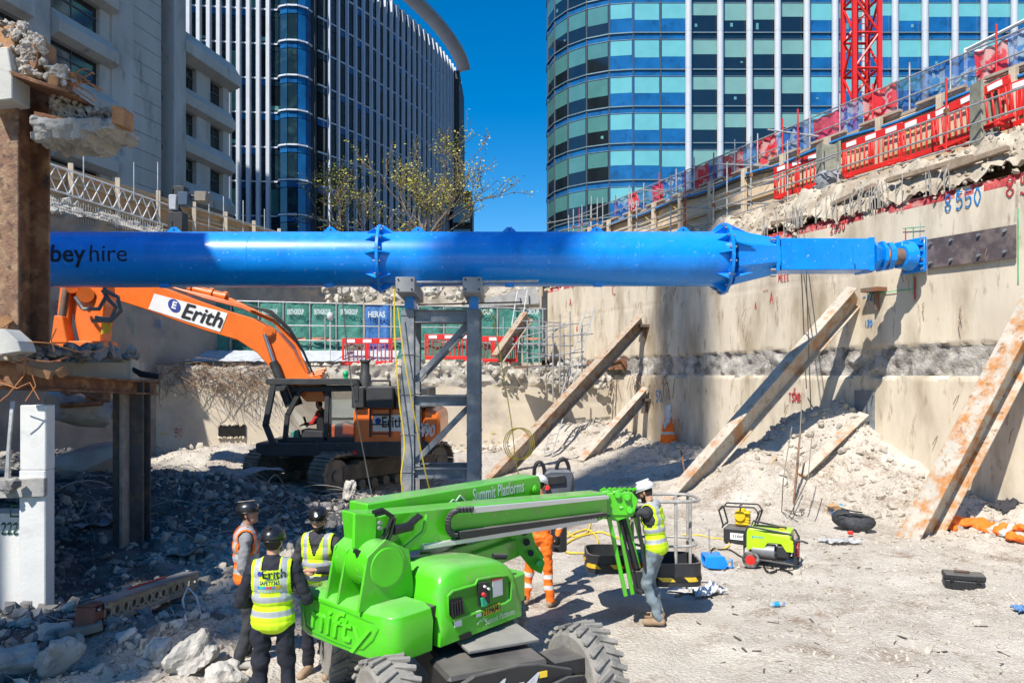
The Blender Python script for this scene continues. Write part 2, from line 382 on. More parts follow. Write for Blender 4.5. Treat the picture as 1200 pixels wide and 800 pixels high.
mWall = mat('cast_wall', (.62, .54, .42), .85, var=.12, scale=.9, bump=.25, bscale=22, c2=(.36, .29, .2), t2=.57, s2=.8, w2=.1, c3=(.30, .235, .17), t3=.64, s3=3.5, stretch=(1.3, 1.3, .35))
mBand = mat('rough_band', (.42, .39, .35), .95, var=.45, scale=4, bump=1, bscale=14, c2=(.12, .11, .1), t2=.56, s2=1.6, bdist=.06)
mStripe = mat('red_spray', (.45, .06, .06), .85, var=.3, scale=4, c2=(.5, .4, .34), t2=.6, s2=3)
def bandlim(s): return 3.12 + .06 * N3(s * 1.5, 1), 3.85 + .1 * N3(s * 1.1, 4) - max(0, s) * .0
def dR(s, h):
    a, b = bandlim(s); d = .012 * fbm(s * .7, h * .7)
    if h < a: d += .03
    if a < h < b: d += -.05 + .12 * fbm(s * 2.3, h * 2.6, 3, 4)
    if abs(h - 5.75) < .03 or abs(h - 1.9) < .03: d -= .012
    if h > 7.25: d -= .1 * rnd()
    return d
rw = wallgrid('retaining_wall', RW, -10, 20.3, .075, -.4, 7.35, .075, dR, mWall,
    lambda s, h: 1 if bandlim(s)[0] < h < bandlim(s)[1] else (2 if 7.12 < h and fbm(s * 1.3, h, 2) > -.35 else 0), [mWall, mBand, mStripe], .9)
tag(rw, 'tall pale cast concrete retaining wall along the right of the pit', 'retaining wall')
# writing sprayed on the wall; children of the wall
mSprB = mat('spray_blue', (.0, .2, .55), .8); mSprR = mat('spray_red', (.5, .05, .06), .8); mSprG = mat('spray_green', (.1, .42, .22), .8, var=.4)
def stroke(t, pts, r=.02, w=None):
    r *= .62
    for a, b in zip(pts, pts[1:]):
        d = (b - a).normalized() * r * .5; t.beam(a - d, b + d, .008, 2 * r, up=(0, 0, 1) if abs(d.normalized().z) < .8 else tuple(UR))
DIG = {'8': [[(.5, .5), (.1, .75), (.5, 1), (.9, .75), (.5, .5), (.05, .25), (.5, 0), (.95, .25), (.5, .5)]], '5': [[(.9, 1), (.15, 1), (.1, .55), (.7, .6), (.9, .3), (.5, 0), (.05, .1)]],
       '0': [[(.5, 1), (.05, .5), (.5, 0), (.95, .5), (.5, 1)]], '2': [[(.05, .8), (.5, 1), (.9, .75), (.05, .02), (.95, .02)]], '.': [[(.45, .0), (.55, .06)]], '1': [[(.5, 1), (.5, 0)]], '7': [[(.05, 1), (.95, 1), (.4, 0)]],
       'A': [[(0, 0), (.5, 1), (1, 0)], [(.2, .4), (.8, .4)]], '^': [[(.1, 0), (.5, .9), (.9, 0)]], 'T': [[(0, 1), (1, 1)], [(.5, 1), (.5, 0)]], 'S': [[(.9, .9), (.4, 1), (.1, .75), (.9, .3), (.5, 0), (.05, .1)]], 'M': [[(0, 0), (.1, 1), (.5, .4), (.9, 1), (1, 0)]],
       'B': [[(.1, 0), (.1, 1), (.8, .8), (.1, .5), (.9, .25), (.1, 0)]], 'E': [[(.9, 1), (.1, 1), (.1, 0), (.9, 0)], [(.1, .5), (.7, .5)]], '-': [[(0, .5), (1, .5)]], 'O': [[(.5, 1), (.05, .5), (.5, 0), (.95, .5), (.5, 1)]], '#': [[(0, .3), (1, .3)], [(0, .7), (1, .7)], [(.3, 0), (.3, 1)], [(.7, 0), (.7, 1)]],
       '<': [[(1, 1), (.1, .5), (1, 0)], [(.1, .5), (1.6, .5)]], '|': [[(.5, -1.2), (.5, 2)]], '+': [[(0, .5), (1, .5)], [(.5, 0), (.5, 1)]], 'C': [[(.9, .9), (.4, 1), (.05, .5), (.4, 0), (.9, .1)]], 'L': [[(0, 1), (0, 0), (.9, 0)]]}
def sm_(P):
    out = []; n = len(P) - 1; cl = P[0] == P[-1]
    for i in range(n):
        p0 = P[i - 1] if i else (P[-2] if cl else P[0]); p1, p2 = P[i], P[i + 1]; p3 = P[i + 2] if i + 2 <= n else (P[1] if cl else P[-1])
        for k in range(5):
            t_ = k / 5; out.append(tuple(.5 * (2 * b + (c - a) * t_ + (2 * a - 5 * b + 4 * c - d) * t_ ** 2 + (3 * b - a - 3 * c + d) * t_ ** 3) for a, b, c, d in zip(p0, p1, p2, p3)))
    return out + [P[-1]]
def spray(parent, P, ux, txt, hgt, m, r=.018, nm='spray_marking', nrm=None):
    t = MB(); x = 0; P = V(P); ux = V(ux)
    for ch in txt:
        if ch in DIG:
            for st in DIG[ch]:
                st = sm_(st) if len(st) > 4 and ch in '8502SCOB' else st
                stroke(t, [P + ux * (x + a * hgt * .4) + V((0, 0, b * hgt + .02 * rnd())) for a, b in st], r)
        x += hgt * (.56 if ch != '.' else .2)
    return t.build(nm, m, parent)
def rsp(px, py, txt, hp, m, r=.018):
    p = RP(px, py); spray(rw, p - NR * (.024 if p.z > 3.9 else .055), -UR, txt, hp / F * p.y, m, r)
rsp(1108, 249, '8.550', 19, mSprB, .02); rsp(1122, 231, '^', 8, mSprB, .018)
rsp(1180, 232, '8.5', 22, mSprR, .024); rsp(1187, 215, '^', 10, mSprR, .02)
rsp(974, 274, '2550', 10, mSprR, .018); rsp(1012, 353, '-127', 9, mSprB, .018); rsp(1014, 383, '120', 7, mSprB, .015)
rsp(926, 470, 'TSMB', 9, mSprR, .022); rsp(932, 462, 'E', 7, mSprR, .018)
rsp(913, 330, 'MEZZ'.replace('Z', 'E'), 8, mSprR, .015); rsp(903, 355, 'A', 12, mSprR, .015); rsp(895, 345, '--', 8, mSprR, .012)
rsp(668, 358, 'A', 8, mSprR, .025); rsp(718, 345, 'E', 20, mSprR, .02); rsp(676, 388, 'A', 6, mSprR, .025); rsp(770, 470, '50', 12, mSprB, .02); rsp(885, 362, '^', 8, mSprR, .014)
t = MB(); p0 = RP(1072, 270) - NR * .05
for (a, b) in (((1072, 268), (1072, 345)), ((1060, 268), (1085, 266)), ((1195, 245), (1195, 330)), ((1020, 345), (1075, 338))):
    stroke(t, [RP(*a) - NR * .05, RP(*b) - NR * .05], .018)
t.build('spray_marking', mSprG, rw)
t = MB(); stroke(t, [RP(1063, 268) - NR * .052, RP(1063, 283) - NR * .052], .02); stroke(t, [RP(1074, 325) - NR * .052, RP(1074, 350) - NR * .052], .035); t.build('spray_marking', mSprR, rw)
# short cut rebar ends sticking out of the wall
t = MB()
for k in range(60):
    s = ru(-3, 15); h = ru(.8, 2.8) if rnd() < .5 else ru(4.2, 6.9); p = RW(s, -.03, h)
    t.path([p, p - NR * .07 + V((0, 0, -.05)), p - NR * .09 + UR * ru(-.1, .1) + V((0, 0, -.2 - .12 * rnd()))], .009, 5)
for k in range(26):
    s = ru(9.5, 14); h = ru(2.7, 3.2); p = RW(s, -.03, h)
    t.path([p, p - NR * .12 + V((0, 0, -.1)), p - NR * .12 + UR * ru(-.3, .3) + V((0, 0, -.3 - .5 * rnd()))], .012, 5)
t.build('rebar_stub', mRebar, rw)
# water stains / damp: niches with steel corbel
# left wall
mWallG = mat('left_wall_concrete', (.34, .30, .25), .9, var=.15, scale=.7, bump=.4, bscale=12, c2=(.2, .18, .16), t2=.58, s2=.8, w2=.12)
def dL(s, h): return .03 * fbm(s * .9, h * .9) + (.25 * fbm(s * 1.5, h * 1.6, 3) if h > 7.2 else 0) + (.08 * fbm(s * 2, h * 2) if 3.1 < h < 3.7 else 0)
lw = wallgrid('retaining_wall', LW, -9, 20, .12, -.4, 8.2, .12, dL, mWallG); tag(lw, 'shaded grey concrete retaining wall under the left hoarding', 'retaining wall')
def lsp(px, py, txt, hp, m, r):
    d = -13.85 + .311 * 0; Y = (13.85 + .311 * 23.4) / (.311 - (px - 600) / F) ; p = W(px, py, Y); spray(lw, p - NL * .06, UL, txt, hp / F * Y, m, r)
lsp(63, 368, '55', 14, mSprR, .02); lsp(150, 382, 'E|', 10, mSprG, .02); lsp(180, 385, 'O8', 10, mSprB, .02)
# back wall + ledge rubble
mBack = mat('back_wall_concrete', (.60, .52, .40), .88, var=.12, scale=.7, bump=.35, bscale=14, c2=(.36, .31, .25), t2=.62, s2=.6, w2=.12, c3=(.55, .5, .43), t3=.62, s3=3)
def dB(s, h):
    d = .012 * fbm(s, h)
    if h > 2.75 + .15 * N3(s, 2): d += .05 + .16 * fbm(s * 1.9, h * 2.1, 5, 4)
    if any(abs(s - k) < .05 for k in (5.2, 9.1, 13.0)) or abs(h - 2.0) < .04: d -= .015
    return d
HOLES = [(5.25, 1.95, .75, .22), (.05, 1.65, .3, .22)]
bw = wallgrid('retaining_wall', BW, -4.5, 18.0, .1, -.4, 3.5, .1, dB, mBack, lambda s, h: 1 if h > 2.75 + .15 * N3(s, 2) else 0, [mBack, mBroken], 1.2)
tag(bw, 'low back retaining wall with broken top behind the orange excavator', 'retaining wall')
def bx(px, n=0): # s on back wall from pixel
    k = (px - 600) / F; # (x)=k*y
    return ((k * BW0.y - BW0.x) / (UB.x - k * UB.y))
mVoid = mat('void_black', (.012, .011, .01), 1)
for px, py, w_, h_ in ((272, 505, 30, 15), (110, 508, 12, 16), (545, 428, 1, 1)):
    s = bx(px); p = BW(s, 0, 0); h = H + (HOR - py) / F * p.y; w = w_ / F * p.y; hh = h_ / F * p.y
    if w_ < 5: continue
    t = MB(); t.beam(BW(s - w / 2, .0, h), BW(s + w / 2, .0, h), .12, hh); t.build('pocket_hole', mVoid, bw)
    t = MB(); [t.rock(BW(s + ru(-w / 2, w / 2), -.06, h + sg * hh / 2), (.09, .05, .05), k) for k in range(9) for sg in (-1, 1)]; t.build('broken_edge', mBack, bw)
for px, py, txt, hp, m in ((398 - 210, 512, '--', 8, 1), (205, 512, '50', 9, 0), (60 + 140, 535, '22', 7, 0), (575, 508, '---', 3, 1), (325, 500, '-', 3, 1)):
    s = bx(px); p = BW(s, -.05, 0); p.z = H + (HOR - py) / F * p.y
    spray(bw, p, UB, txt, hp / F * p.y, [mSprR, mat('spray_yellow', (.6, .45, .02), .8)][m], .022)
e_s = bx(173)
bw2 = wallgrid('retaining_wall', lambda s, n, h: BW(s, n - .12, h), -5, e_s, .1, 3.2, 8.1, .1, lambda s, h: .02 * fbm(s, h) - (.015 if abs(h - 5.6) < .05 or abs(s - e_s + 1.5) < .05 else 0), mBack, back=1.2)
tag(bw2, 'tall pale concrete wall section behind the excavator arm at the left', 'retaining wall')
t0_ = BW(bx(66), -.16, H + (HOR - 372) / F * 26)
spray(bw2, t0_, UB, '55', .42, mSprR, .022); spray(bw2, BW(bx(140), -.16, H + (HOR - 385) / F * 27), UB, 'E|', .4, mSprG, .022)
# terrace behind back wall top
def dterr(x, y): return 0
def patch(name, P, s0, s1, n0, n1, ds, hf, m, label=None, cat=None, parent=None, kind=None):
    ns = int((s1 - s0) / ds) + 1; nn = max(2, int((n1 - n0) / ds) + 1)
    vs = [P(s0 + (s1 - s0) * i / (ns - 1), n0 + (n1 - n0) * j / (nn - 1), 0) for j in range(nn) for i in range(ns)]
    out = []
    for j in range(nn):
        for i in range(ns):
            v = vs[j * ns + i]; s = s0 + (s1 - s0) * i / (ns - 1); n_ = n0 + (n1 - n0) * j / (nn - 1)
            out.append((v.x, v.y, hf(s, n_)))
    fs = [(j * ns + i, j * ns + i + 1, (j + 1) * ns + i + 1, (j + 1) * ns + i) for j in range(nn - 1) for i in range(ns - 1)]
    me = bpy.data.meshes.new(name); me.from_pydata(out, [], fs); me.materials.append(m); me.shade_smooth(); me.set_sharp_from_angle(angle=1.0)
    o = link(name, me, parent); return tag(o, label, cat, kind=kind)
def rocks(name, n, fn, size, m, label, cat, kind='stuff', mats=None, parent=None):
    t = MB()
    for k in range(n):
        p, s = fn(); s *= size[0] + (size[1] - size[0]) * rnd() ** 2; t.rock(p, (s, s * ru(.6, 1), s * ru(.4, .9)), k)
    o = t.build(name, m, parent, smooth=0); return tag(o, label, cat, kind=kind) if label else o
terrf = lambda s, n: 3.42 + .12 * fbm(s * .9, n * .9, 8) + (.1 * fbm(s * 3, n * 3, 1) if n < 1.5 else 0)
tag(patch('terrace', BW, -4.5, 22, 0, 12, .22, terrf, mBroken), kind='structure')
def fb():
    s = ru(4, 17.6); n = ru(-.12, 1.4) ** 1; h = terrf(s, max(0, n)) + ru(-.25, .12); k = 1
    if s > 13: h -= ru(0, .9) ; n -= ru(0, .5) * (1 if s > 13 else 0)
    return BW(s, n, h), k
rocks('ledge_rubble', 900, fb, (.06, .26), mBroken, 'pale broken concrete along the back ledge below the green screens', 'rubble')
def fb2(): return BW(ru(-2, 18), ru(-1.6, -.1), ru(.1, .7)), 1.
rocks('wall_foot_rubble', 260, fb2, (.06, .22), mStone, 'pale spoil piled at the foot of the low back wall', 'rubble')
# rebar tangle hanging from the back ledge
t = MB()
for k in range(210):
    s = bx(ru(172, 318)); p = BW(s, -.1, 3.3 + ru(-.6, .3)); pts = [p]; d = V((ru(-.7, .7), ru(-.6, -.1), ru(-.2, .5)))
    for j in range(6): d += V((ru(-.55, .55), ru(-.25, .25), ru(-.5, .22))); pts.append(pts[-1] + d * ru(.12, .2))
    t.path(pts, .009, 4)
tag(t.build('rebar_tangle', mRebar), 'dense rusty rebar tangle hanging from the back ledge beside the excavator boom', 'rebar', kind='stuff')
# second tangle lying over the dark pile
t = MB()
for k in range(110):
    x = ru(-10.5, -4.2); y = ru(13.5, 17.5); p = V((x, y, hg(x, y) + .03)); pts = [p]; d = V((ru(-1, 1), ru(-1, 1), ru(0, 1.0)))
    for j in range(7): d += V((ru(-.4, .4), ru(-.4, .4), -.22)); q = pts[-1] + d * .17; q.z = max(q.z, hg(q.x, q.y) + .01); pts.append(q)
    t.path(pts, .007 if rnd() < .8 else .012, 5)
tag(t.build('rebar_tangle', mRebarG), 'grey bent rebar sticking out of the dark rubble heap', 'rebar', kind='stuff')
t = MB()
for k in range(34):
    x = ru(-5.6, -2.9); y = ru(6.6, 9); p = V((x, y, hg(x, y))); pts = [p]; d = V((ru(-1, 1), ru(-.6, .6), ru(.3, 1.3)))
    for j in range(7): d += V((ru(-.4, .4), ru(-.4, .4), -.35)); q = pts[-1] + d * .07; q.z = max(q.z, hg(q.x, q.y) + .01); pts.append(q)
    t.path(pts, .006, 5)
tag(t.build('rebar_tangle', mRebarG), 'thin bent wires curling out of the pale rubble by the tall boulder', 'rebar', kind='stuff')
# scrap sheets / planks in the dark pile
for k, (px, py, d, w, l, rz, m, lab) in enumerate(((285, 553, 17.5, .5, 1.8, .5, mConcG, 'long pale flat bar lying across the top of the dark rubble heap'), (160, 620, 13.9, .35, 1.1, .9, mat('blue_sheet', (.16, .22, .3), .6), 'crumpled bluish metal sheet behind the rusty column'),
      (225, 645, 12.6, .3, .9, .1, mSteel, 'dark bent metal sheet on rubble right of the rusty column'), (120, 632, 13.4, .25, 1.0, 1.2, mat('blue_sheet2', (.2, .26, .33), .6), 'pale bluish sheet leaning behind the white pillar'))):
    t = MB(); n = 8
    vs = [(-l / 2 + l * i / n, (j - .5) * w, .05 * math.sin(i * 1.3 + j) + .02 * N3(i, j)) for i in range(n + 1) for j in range(2)]
    vs += [(a, b, c - .012) for a, b, c in vs]; N = 2 * (n + 1); fs = []
    for i in range(n): q = 2 * i; fs += [(q, q + 1, q + 3, q + 2), (N + q, N + q + 2, N + q + 3, N + q + 1), (q, q + 2, N + q + 2, N + q), (q + 1, N + q + 1, N + q + 3, q + 3)]
    fs += [(0, N, N + 1, 1), (2 * n, 2 * n + 1, N + 2 * n + 1, N + 2 * n)]
    t.add(vs, fs); o = t.build('scrap_sheet', m); p = W(px, py, d); p.z = max(p.z, hg(p.x, p.y) + .06); o.location = p; o.rotation_euler = (ru(-.2, .2), ru(-.3, .3), rz); tag(o, lab, 'metal scrap')
# far end wall closing the pit above the terrace
def FE(s, n, h): return LW(16.5, 0, 0).lerp(RW(21, 0, 0), s) + V((0, n, h))
fw = wallgrid('far_wall', lambda s, n, h: FE(s, n, h), 0, 1, .012, 3, 8.3, .2, lambda s, h: .25 * fbm(s * 12, h, 2), mConc); tag(fw, 'weathered concrete wall closing the far end of the pit above the green screens', 'retaining wall')
t = MB()
a = W(520, 352, 33.5); b = W(626, 335, 33); t.poly([W(500, 372, 34), W(628, 338, 33), W(632, 352, 33), W(632, 358, 33), W(560, 362, 33.5)], (.1, 1.8, 0))
o = t.build('broken_slab', mConcG); tag(o, 'tilted broken concrete slab edge jutting above the right end of the green screens', 'concrete slab')
rocks('slab_rubble', 130, lambda: (W(ru(380, 630), ru(335, 356), ru(34.5, 36)), 1.), (.1, .45), mBroken, 'broken pale concrete lumps behind the steel trestle head above the screens', 'rubble')
# ================= buildings
def glass(name, c, rough=.06, var=.25, scale=.6, spec=.8, coat=.6, c2=None): return mat(name, c, rough, 0, var, scale, spec=spec, coat=coat, c2=c2, s2=.8)
gDark = glass('glass_dark', (.012, .03, .045), c2=(.03, .07, .08)); gBlue = glass('glass_blue', (.012, .11, .30), c2=(.01, .06, .17)); gBlk = glass('glass_black', (.008, .012, .014))
gTeal = glass('blind_teal', (.15, .45, .47), .12, var=.08); gTealD = glass('blind_teal_dark', (.07, .2, .19), .12, var=.12); gTealG = glass('blind_green_grey', (.18, .35, .31), .2, var=.08)
gLit = glass('glass_pale', (.12, .3, .3), .1)
mFin = mat('white_fin', (.50, .53, .58), .4, var=.06, scale=.5); mFinB = mat('bluish_fin', (.62, .67, .76), .35, metal=.1, var=.06)
mMull = mat('mullion_dark', (.05, .07, .09), .4); mCore = mat('core_dark', (.03, .04, .05), .7); mStone = mat('stone_cladding', (.46, .43, .40), .85, var=.14, scale=.5, bump=.12, c2=(.27, .25, .23), t2=.62, s2=.4, c3=(.25, .235, .22), t3=.66, s3=1.5, stretch=(1, 1, .4))
def panel(t, a, b, z0, z1, off, nrm, dep=.05):
    """thin box between plan points a,b from z0 to z1, its outer face off metres out along nrm"""
    a = V((a[0], a[1], 0)); b = V((b[0], b[1], 0)); n = V((nrm[0], nrm[1], 0)).normalized(); o = n * off; i = n * (off - dep)
    t.hexa([a + i + V((0, 0, z0)), b + i + V((0, 0, z0)), b + o + V((0, 0, z0)), a + o + V((0, 0, z0)), a + i + V((0, 0, z1)), b + i + V((0, 0, z1)), b + o + V((0, 0, z1)), a + o + V((0, 0, z1))])
def core(name, pts, z0, z1, m, parent):
    t = MB(); t.poly([V((x, y, (z0 + z1) / 2)) for x, y in pts], (0, 0, z1 - z0)); return t.build(name, m, parent, smooth=0)
# ---- curved glass office (right)
bR = empty('glass_office_building', (22, 90, 9), label='teal and blue glass office building with a rounded corner and white fins', cat='building')
D = 80.; z0 = 9.; fl = 3.97; zt = 62
xk = (742 - 600) / F * D; Rr = 8.9
arc = [(xk - Rr * math.sin(t), D + Rr * (1 - math.cos(t))) for t in [math.radians(100) * i / 6 for i in range(6, -1, -1)]]
flat_x = [(k - 600) / F * D for k in (774, 806)]
fins = [806, 843, 877, 910, 944, 977, 1012, 1047, 1082, 1117, 1151, 1186, 1221, 1256]
pts = arc + [(x, D) for x in flat_x] + [((k - 600) / F * D, D) for k in fins[1:]]
core('core', [(x + (.5 if i < 7 else 0), y + .6) for i, (x, y) in enumerate(pts)] + [(pts[-1][0], D + 40), (pts[0][0] + 2, D + 40)], z0, zt, mCore, bR)
zf0 = H + (HOR - 254) / F * D          # a floor line at y=254
k0 = int((zf0 - z0) / fl)
cells = []
for j in range(-3, 8):
    zb = zf0 + j * fl
    for i in range(len(pts) - 1): cells.append((i, j, zb))
def seen(c):
    i, j, zb = c; px = 600 + F * pts[i][0] / pts[i][1]; py = HOR - F * (zb - H) / D; return -20 < py < 290 - max(0, px - 650) * .38 + 35 and px < 1200
rest = MB(); cnt = 0
for i, j, zb in cells:
    a, b = V((*pts[i], 0)), V((*pts[i + 1], 0)); n = V(((b - a).y, -(b - a).x, 0)).normalized(); e = (b - a).normalized() * .07
    a2 = a + e; b2 = b - e; curved = i < 8
    ok = seen((i, j, zb)) and cnt < 100; t = MB() if ok else rest
    if not seen((i, j, zb)) and j > 5: pass
    bl = ru(.42, .62) if not curved else ru(.5, .62)
    px = 600 + F * pts[i][0] / pts[i][1]
    g = gBlk if (px < 700 and not (680 < px < 700 and False)) else (gBlue if px < 800 or px > 930 else gBlk)
    bm_ = gTealG if 800 < px < 930 else (gTeal if px > 690 else gTealD)
    t.use(g); panel(t, a2, b2, zb + .12, zb + fl - .75, 0, n, .06)
    t.use(bm_); panel(t, a2 + e * 1.2, b2 - e * 1.2, zb + fl - .8 - (fl - .95) * bl, zb + fl - .8, .012, n, .05)
    t.use(gBlue if px < 800 or px > 930 else gBlk); panel(t, a2, b2, zb + fl - .68, zb + fl - .05, .0, n, .06)
    if rnd() < .12: t.use(gLit); q = a2.lerp(b2, ru(.1, .8)); panel(t, q, q + e * 4, zb + ru(.3, .8), zb + ru(.9, 1.1), .015, n, .03)
    if ok: t.build('window', None, bR, smooth=0); cnt += 1
tag(rest.build('window', None, bR, smooth=0), kind='stuff')
for j in range(-3, 9):
    t = MB(); zb = zf0 + j * fl
    for a, b in zip(pts, pts[1:]):
        n = (b[1] - a[1], -(b[0] - a[0])); panel(t, a, b, zb - .06, zb + .06, .16, n, .2); panel(t, a, b, zb - .74, zb - .68, .06, n, .1)
    t.build('floor_band', mat('alu_band', (.16, .24, .28), .4, metal=.3), bR, smooth=0)
for i, (x, y) in enumerate(pts[:8]):
    t = MB(); t.b2((x - .07, y - .1, z0), (x + .07, y + .2, zt)); t.build('mullion', mMull, bR, smooth=0)
for k in fins:
    x = (k - 600) / F * D; t = MB(); t.lathe([(.35, z0), (.35, zt)], (x, D - .35, 0), n=12); [t.lathe([(.365, 0), (.365, .05)], (x, D - .35, zf0 + j * fl), n=12) for j in range(-3, 8)]; t.build('fin', mFin, bR)
# ---- dark glass tower (centre left)
bC = empty('glass_tower', (-25, 100, 9), label='dark glass tower with closely set white vertical fins and a curved receding side', cat='building')
P0 = V((-26.6, 84.5, 0)); L0 = V((-39.5, 83.0, 0))
bay = [P0 + V((0, 0, 0)), P0 + V((.35, -.75, 0)), P0 + V((1.3, -1.1, 0)), P0 + V((2.4, -1.0, 0)), P0 + V((3.2, -.4, 0)), P0 + V((3.5, .5, 0))]
cv = [(-22.6, 86), (-21.2, 88.2), (-19.6, 91), (-18.0, 94), (-16.4, 97.5), (-14.9, 101), (-13.3, 105), (-11.9, 109), (-10.8, 113), (-9.9, 117), (-9.3, 121), (-9.0, 126)]
# resample curve at 1.5 m
cvv = [V((x, y, 0)) for x, y in cv]; seg = []; acc = 0; step = 1.5; out = [cvv[0]]
for a, b in zip(cvv, cvv[1:]):
    L = (b - a).length; p = step - acc
    while p <= L: out.append(a.lerp(b, p / L)); p += step
    acc = L - (p - step)
cvs = out; nL0 = 12; lf = [L0.lerp(P0, i / nL0) for i in range(nL0 + 1)]
z1 = H + 438 / F * 98 + .6; fl2 = 3.92; zz = [9 + fl2 * k + .4 for k in range(0, 13)]
zz = [z for z in zz if z < z1 + 1]
core('core', [tuple(p.xy + V((0, .5))) for p in lf] + [tuple((p + V((.15, .5, 0))).xy) for p in bay] + [tuple((p + V((-.5, .3, 0))).xy) for p in cvs] + [(-9.6, 150), (-45, 150), (-45, 84)], 9, zz[-1], mCore, bC)
cnt = 0; rest = MB()
allseg = [(lf[i], lf[i + 1], 'L') for i in range(nL0)] + [(bay[i], bay[i + 1], 'B') for i in range(5)] + [(cvs[i], cvs[i + 1], 'R') for i in range(len(cvs) - 1)]
order = []
for a, b, kd in allseg:
    for zb, zb2 in zip(zz, zz[1:]):
        px = 600 + F * a.x / a.y; py = HOR - F * (zb - H) / a.y; order.append((kd != 'B', a.y - (kd == 'L') * 3, a, b, kd, zb, -30 < py < 290 and px > 215))
order.sort(key=lambda q: (not q[6], q[0], q[1]))
for _, _, a, b, kd, zb, vis in order:
    n = V(((b - a).y, -(b - a).x, 0)).normalized(); ok = vis and cnt < 100; t = MB() if ok else rest; e = (b - a).normalized() * .05
    r = rnd(); g = {'L': gDark if r < .7 else (gTealD if r < .8 else gBlk), 'B': gBlue if (a - P0).x > 1.4 else gDark, 'R': gBlk if r < .7 else gDark}[kd]
    t.use(g); panel(t, a + e, b - e, zb + .2, zb + fl2 - .9, 0, n, .05)
    t.use(gBlue if kd == 'B' or r < .35 else gDark); panel(t, a + e, b - e, zb + fl2 - .82, zb + fl2 - .05, 0, n, .05)
    if kd == 'L' and r > .82: t.use(gLit); panel(t, a + e, b - e, zb + .3, zb + ru(.5, 1.2), .02, n, .03)
    if ok: t.build('window', None, bC, smooth=0); cnt += 1
tag(rest.build('window', None, bC, smooth=0), kind='stuff')
for i in range(nL0):
    p = lf[i] + V((0, -.35, 0)); t = MB(); t.b2((p.x - .2, p.y - .3, 9), (p.x + .2, p.y + .3, zz[-1] + 1)); t.build('fin', mFin, bC, smooth=0)
for i, p in enumerate(cvs):
    if i == 0: continue
    q = cvs[min(i + 1, len(cvs) - 1)] - cvs[i - 1]; n = V((q.y, -q.x, 0)).normalized(); t = MB(); t.beam(p + n * .3 + V((0, 0, 9)), p + n * .3 + V((0, 0, zz[-1])), .2, .45, up=tuple(n)); t.build('fin', mFinB, bC, smooth=0)
for zb in zz:
    t = MB()
    for a, b, kd in allseg:
        n = V(((b - a).y, -(b - a).x, 0)); panel(t, a, b, zb - .1, zb + .08, .22 if kd == 'B' else .1, n, .3)
    t.build('floor_band', mFinB if zb else None, bC, smooth=0)
# black recess strip between bay and curved side, roof overhang
t = MB(); t.b2((-23.1, 85.2, 9), (-22.7, 86.4, zz[-1])); t.build('recess_panel', mCore, bC, smooth=0)
t = MB(); rim = [p + V(((cvs[min(i + 1, len(cvs) - 1)] - cvs[max(i - 1, 0)]).y, -(cvs[min(i + 1, len(cvs) - 1)] - cvs[max(i - 1, 0)]).x, 0)).normalized() * 2.0 for i, p in enumerate(cvs)]
zr = zz[-1]
for i in range(8, len(cvs) - 1):
    a, b, c_, d_ = cvs[i], cvs[i + 1], rim[i + 1], rim[i]; zq = zr + 1.6
    t.hexa([a + V((0, 0, zq)), b + V((0, 0, zq)), c_ + V((0, 0, zq + .5)), d_ + V((0, 0, zq + .5)), a + V((0, 0, zq + .9)), b + V((0, 0, zq + .9)), c_ + V((0, 0, zq + .9)), d_ + V((0, 0, zq + .9))])
t.build('roof_overhang', mFin, bC, smooth=0)
t = MB(); t.b2((-14, 118, 9), (-8.4, 130, zr - 1)); t.build('end_wall', mCore, bC, smooth=0)
# lower dark block beside the tower
bD = empty('office_block', (-5, 118, 9), label='low dark block standing at the foot of the dark glass tower behind the tree', cat='building')
t = MB(); t.poly([V((-9, 112, 20)), V((-6.1, 113, 20)), V((-6.6, 128, 20)), V((-12, 128, 20))], (0, 0, 22)); t.build('wall', mCore, bD, smooth=0)
for k in range(5): t = MB(); t.b2((-8.9, 111.7 + k * .0, 10 + k * 4), (-6.3, 112.4 + 0, 13 + k * 4)); t.build('window', gBlk, bD, smooth=0)
# ---- stone office (left)
bS = empty('stone_office_building', (-30, 50, 9), label='grey stone office block with deep recessed windows on the left', cat='building')
def SX(Y): return .2076 * Y - 37.1
dS = V((.2076, 1, 0)).normalized(); nS = V((dS.y, -dS.x, 0))
def SYp(px): return 37.1 / (.2076 - (px - 600) / F)
def SP(Y): return V((SX(Y), Y, 0))
Y0, Y1 = 36., SYp(268); top = 61
def sp(t, px0, px1, za, zb, off, dep): panel(t, SP(SYp(px0)), SP(SYp(px1)), za, zb, off, nS, dep)
zl = lambda Y, py: H + (HOR - py) / F * Y
t = MB(); a = SP(30); b = SP(Y1); t.poly([a - nS * 1.3, b - nS * 1.3, b - nS * 20, a - nS * 20], (0, 0, .01)); 
t = MB(); q = [a - nS * 1.3, b - nS * 1.3, b - nS * 20, a - nS * 20]; ztop = zl(56, 42)
t.poly([p + V((0, 0, (9 + ztop - 1.5) / 2)) for p in q], (0, 0, ztop - 10.5)); t.build('core', mCore, bS, smooth=0)
q = [SP(30) - nS * 1.5, SP(SYp(203)) - nS * 1.5, SP(SYp(203)) - nS * 20, SP(30) - nS * 20]
t = MB(); t.poly([p + V((0, 0, 35)) for p in q], (0, 0, 52)); t.build('core', mCore, bS, smooth=0)
fs_ = 3.62
zb0 = zl(SYp(205), 178)   # window head level of one floor
# wall piers (stone)
def pier(px0, px1, za, zb, off=0., dep=1.6): t = MB(); sp(t, px0, px1, za, zb, off, dep); return t.build('pier', mStone, bS, smooth=0, bevel=.06)
pier(-160, -10, 9, top); pier(31, 60, 9, top); pier(119, 134, 9, top, -.1)
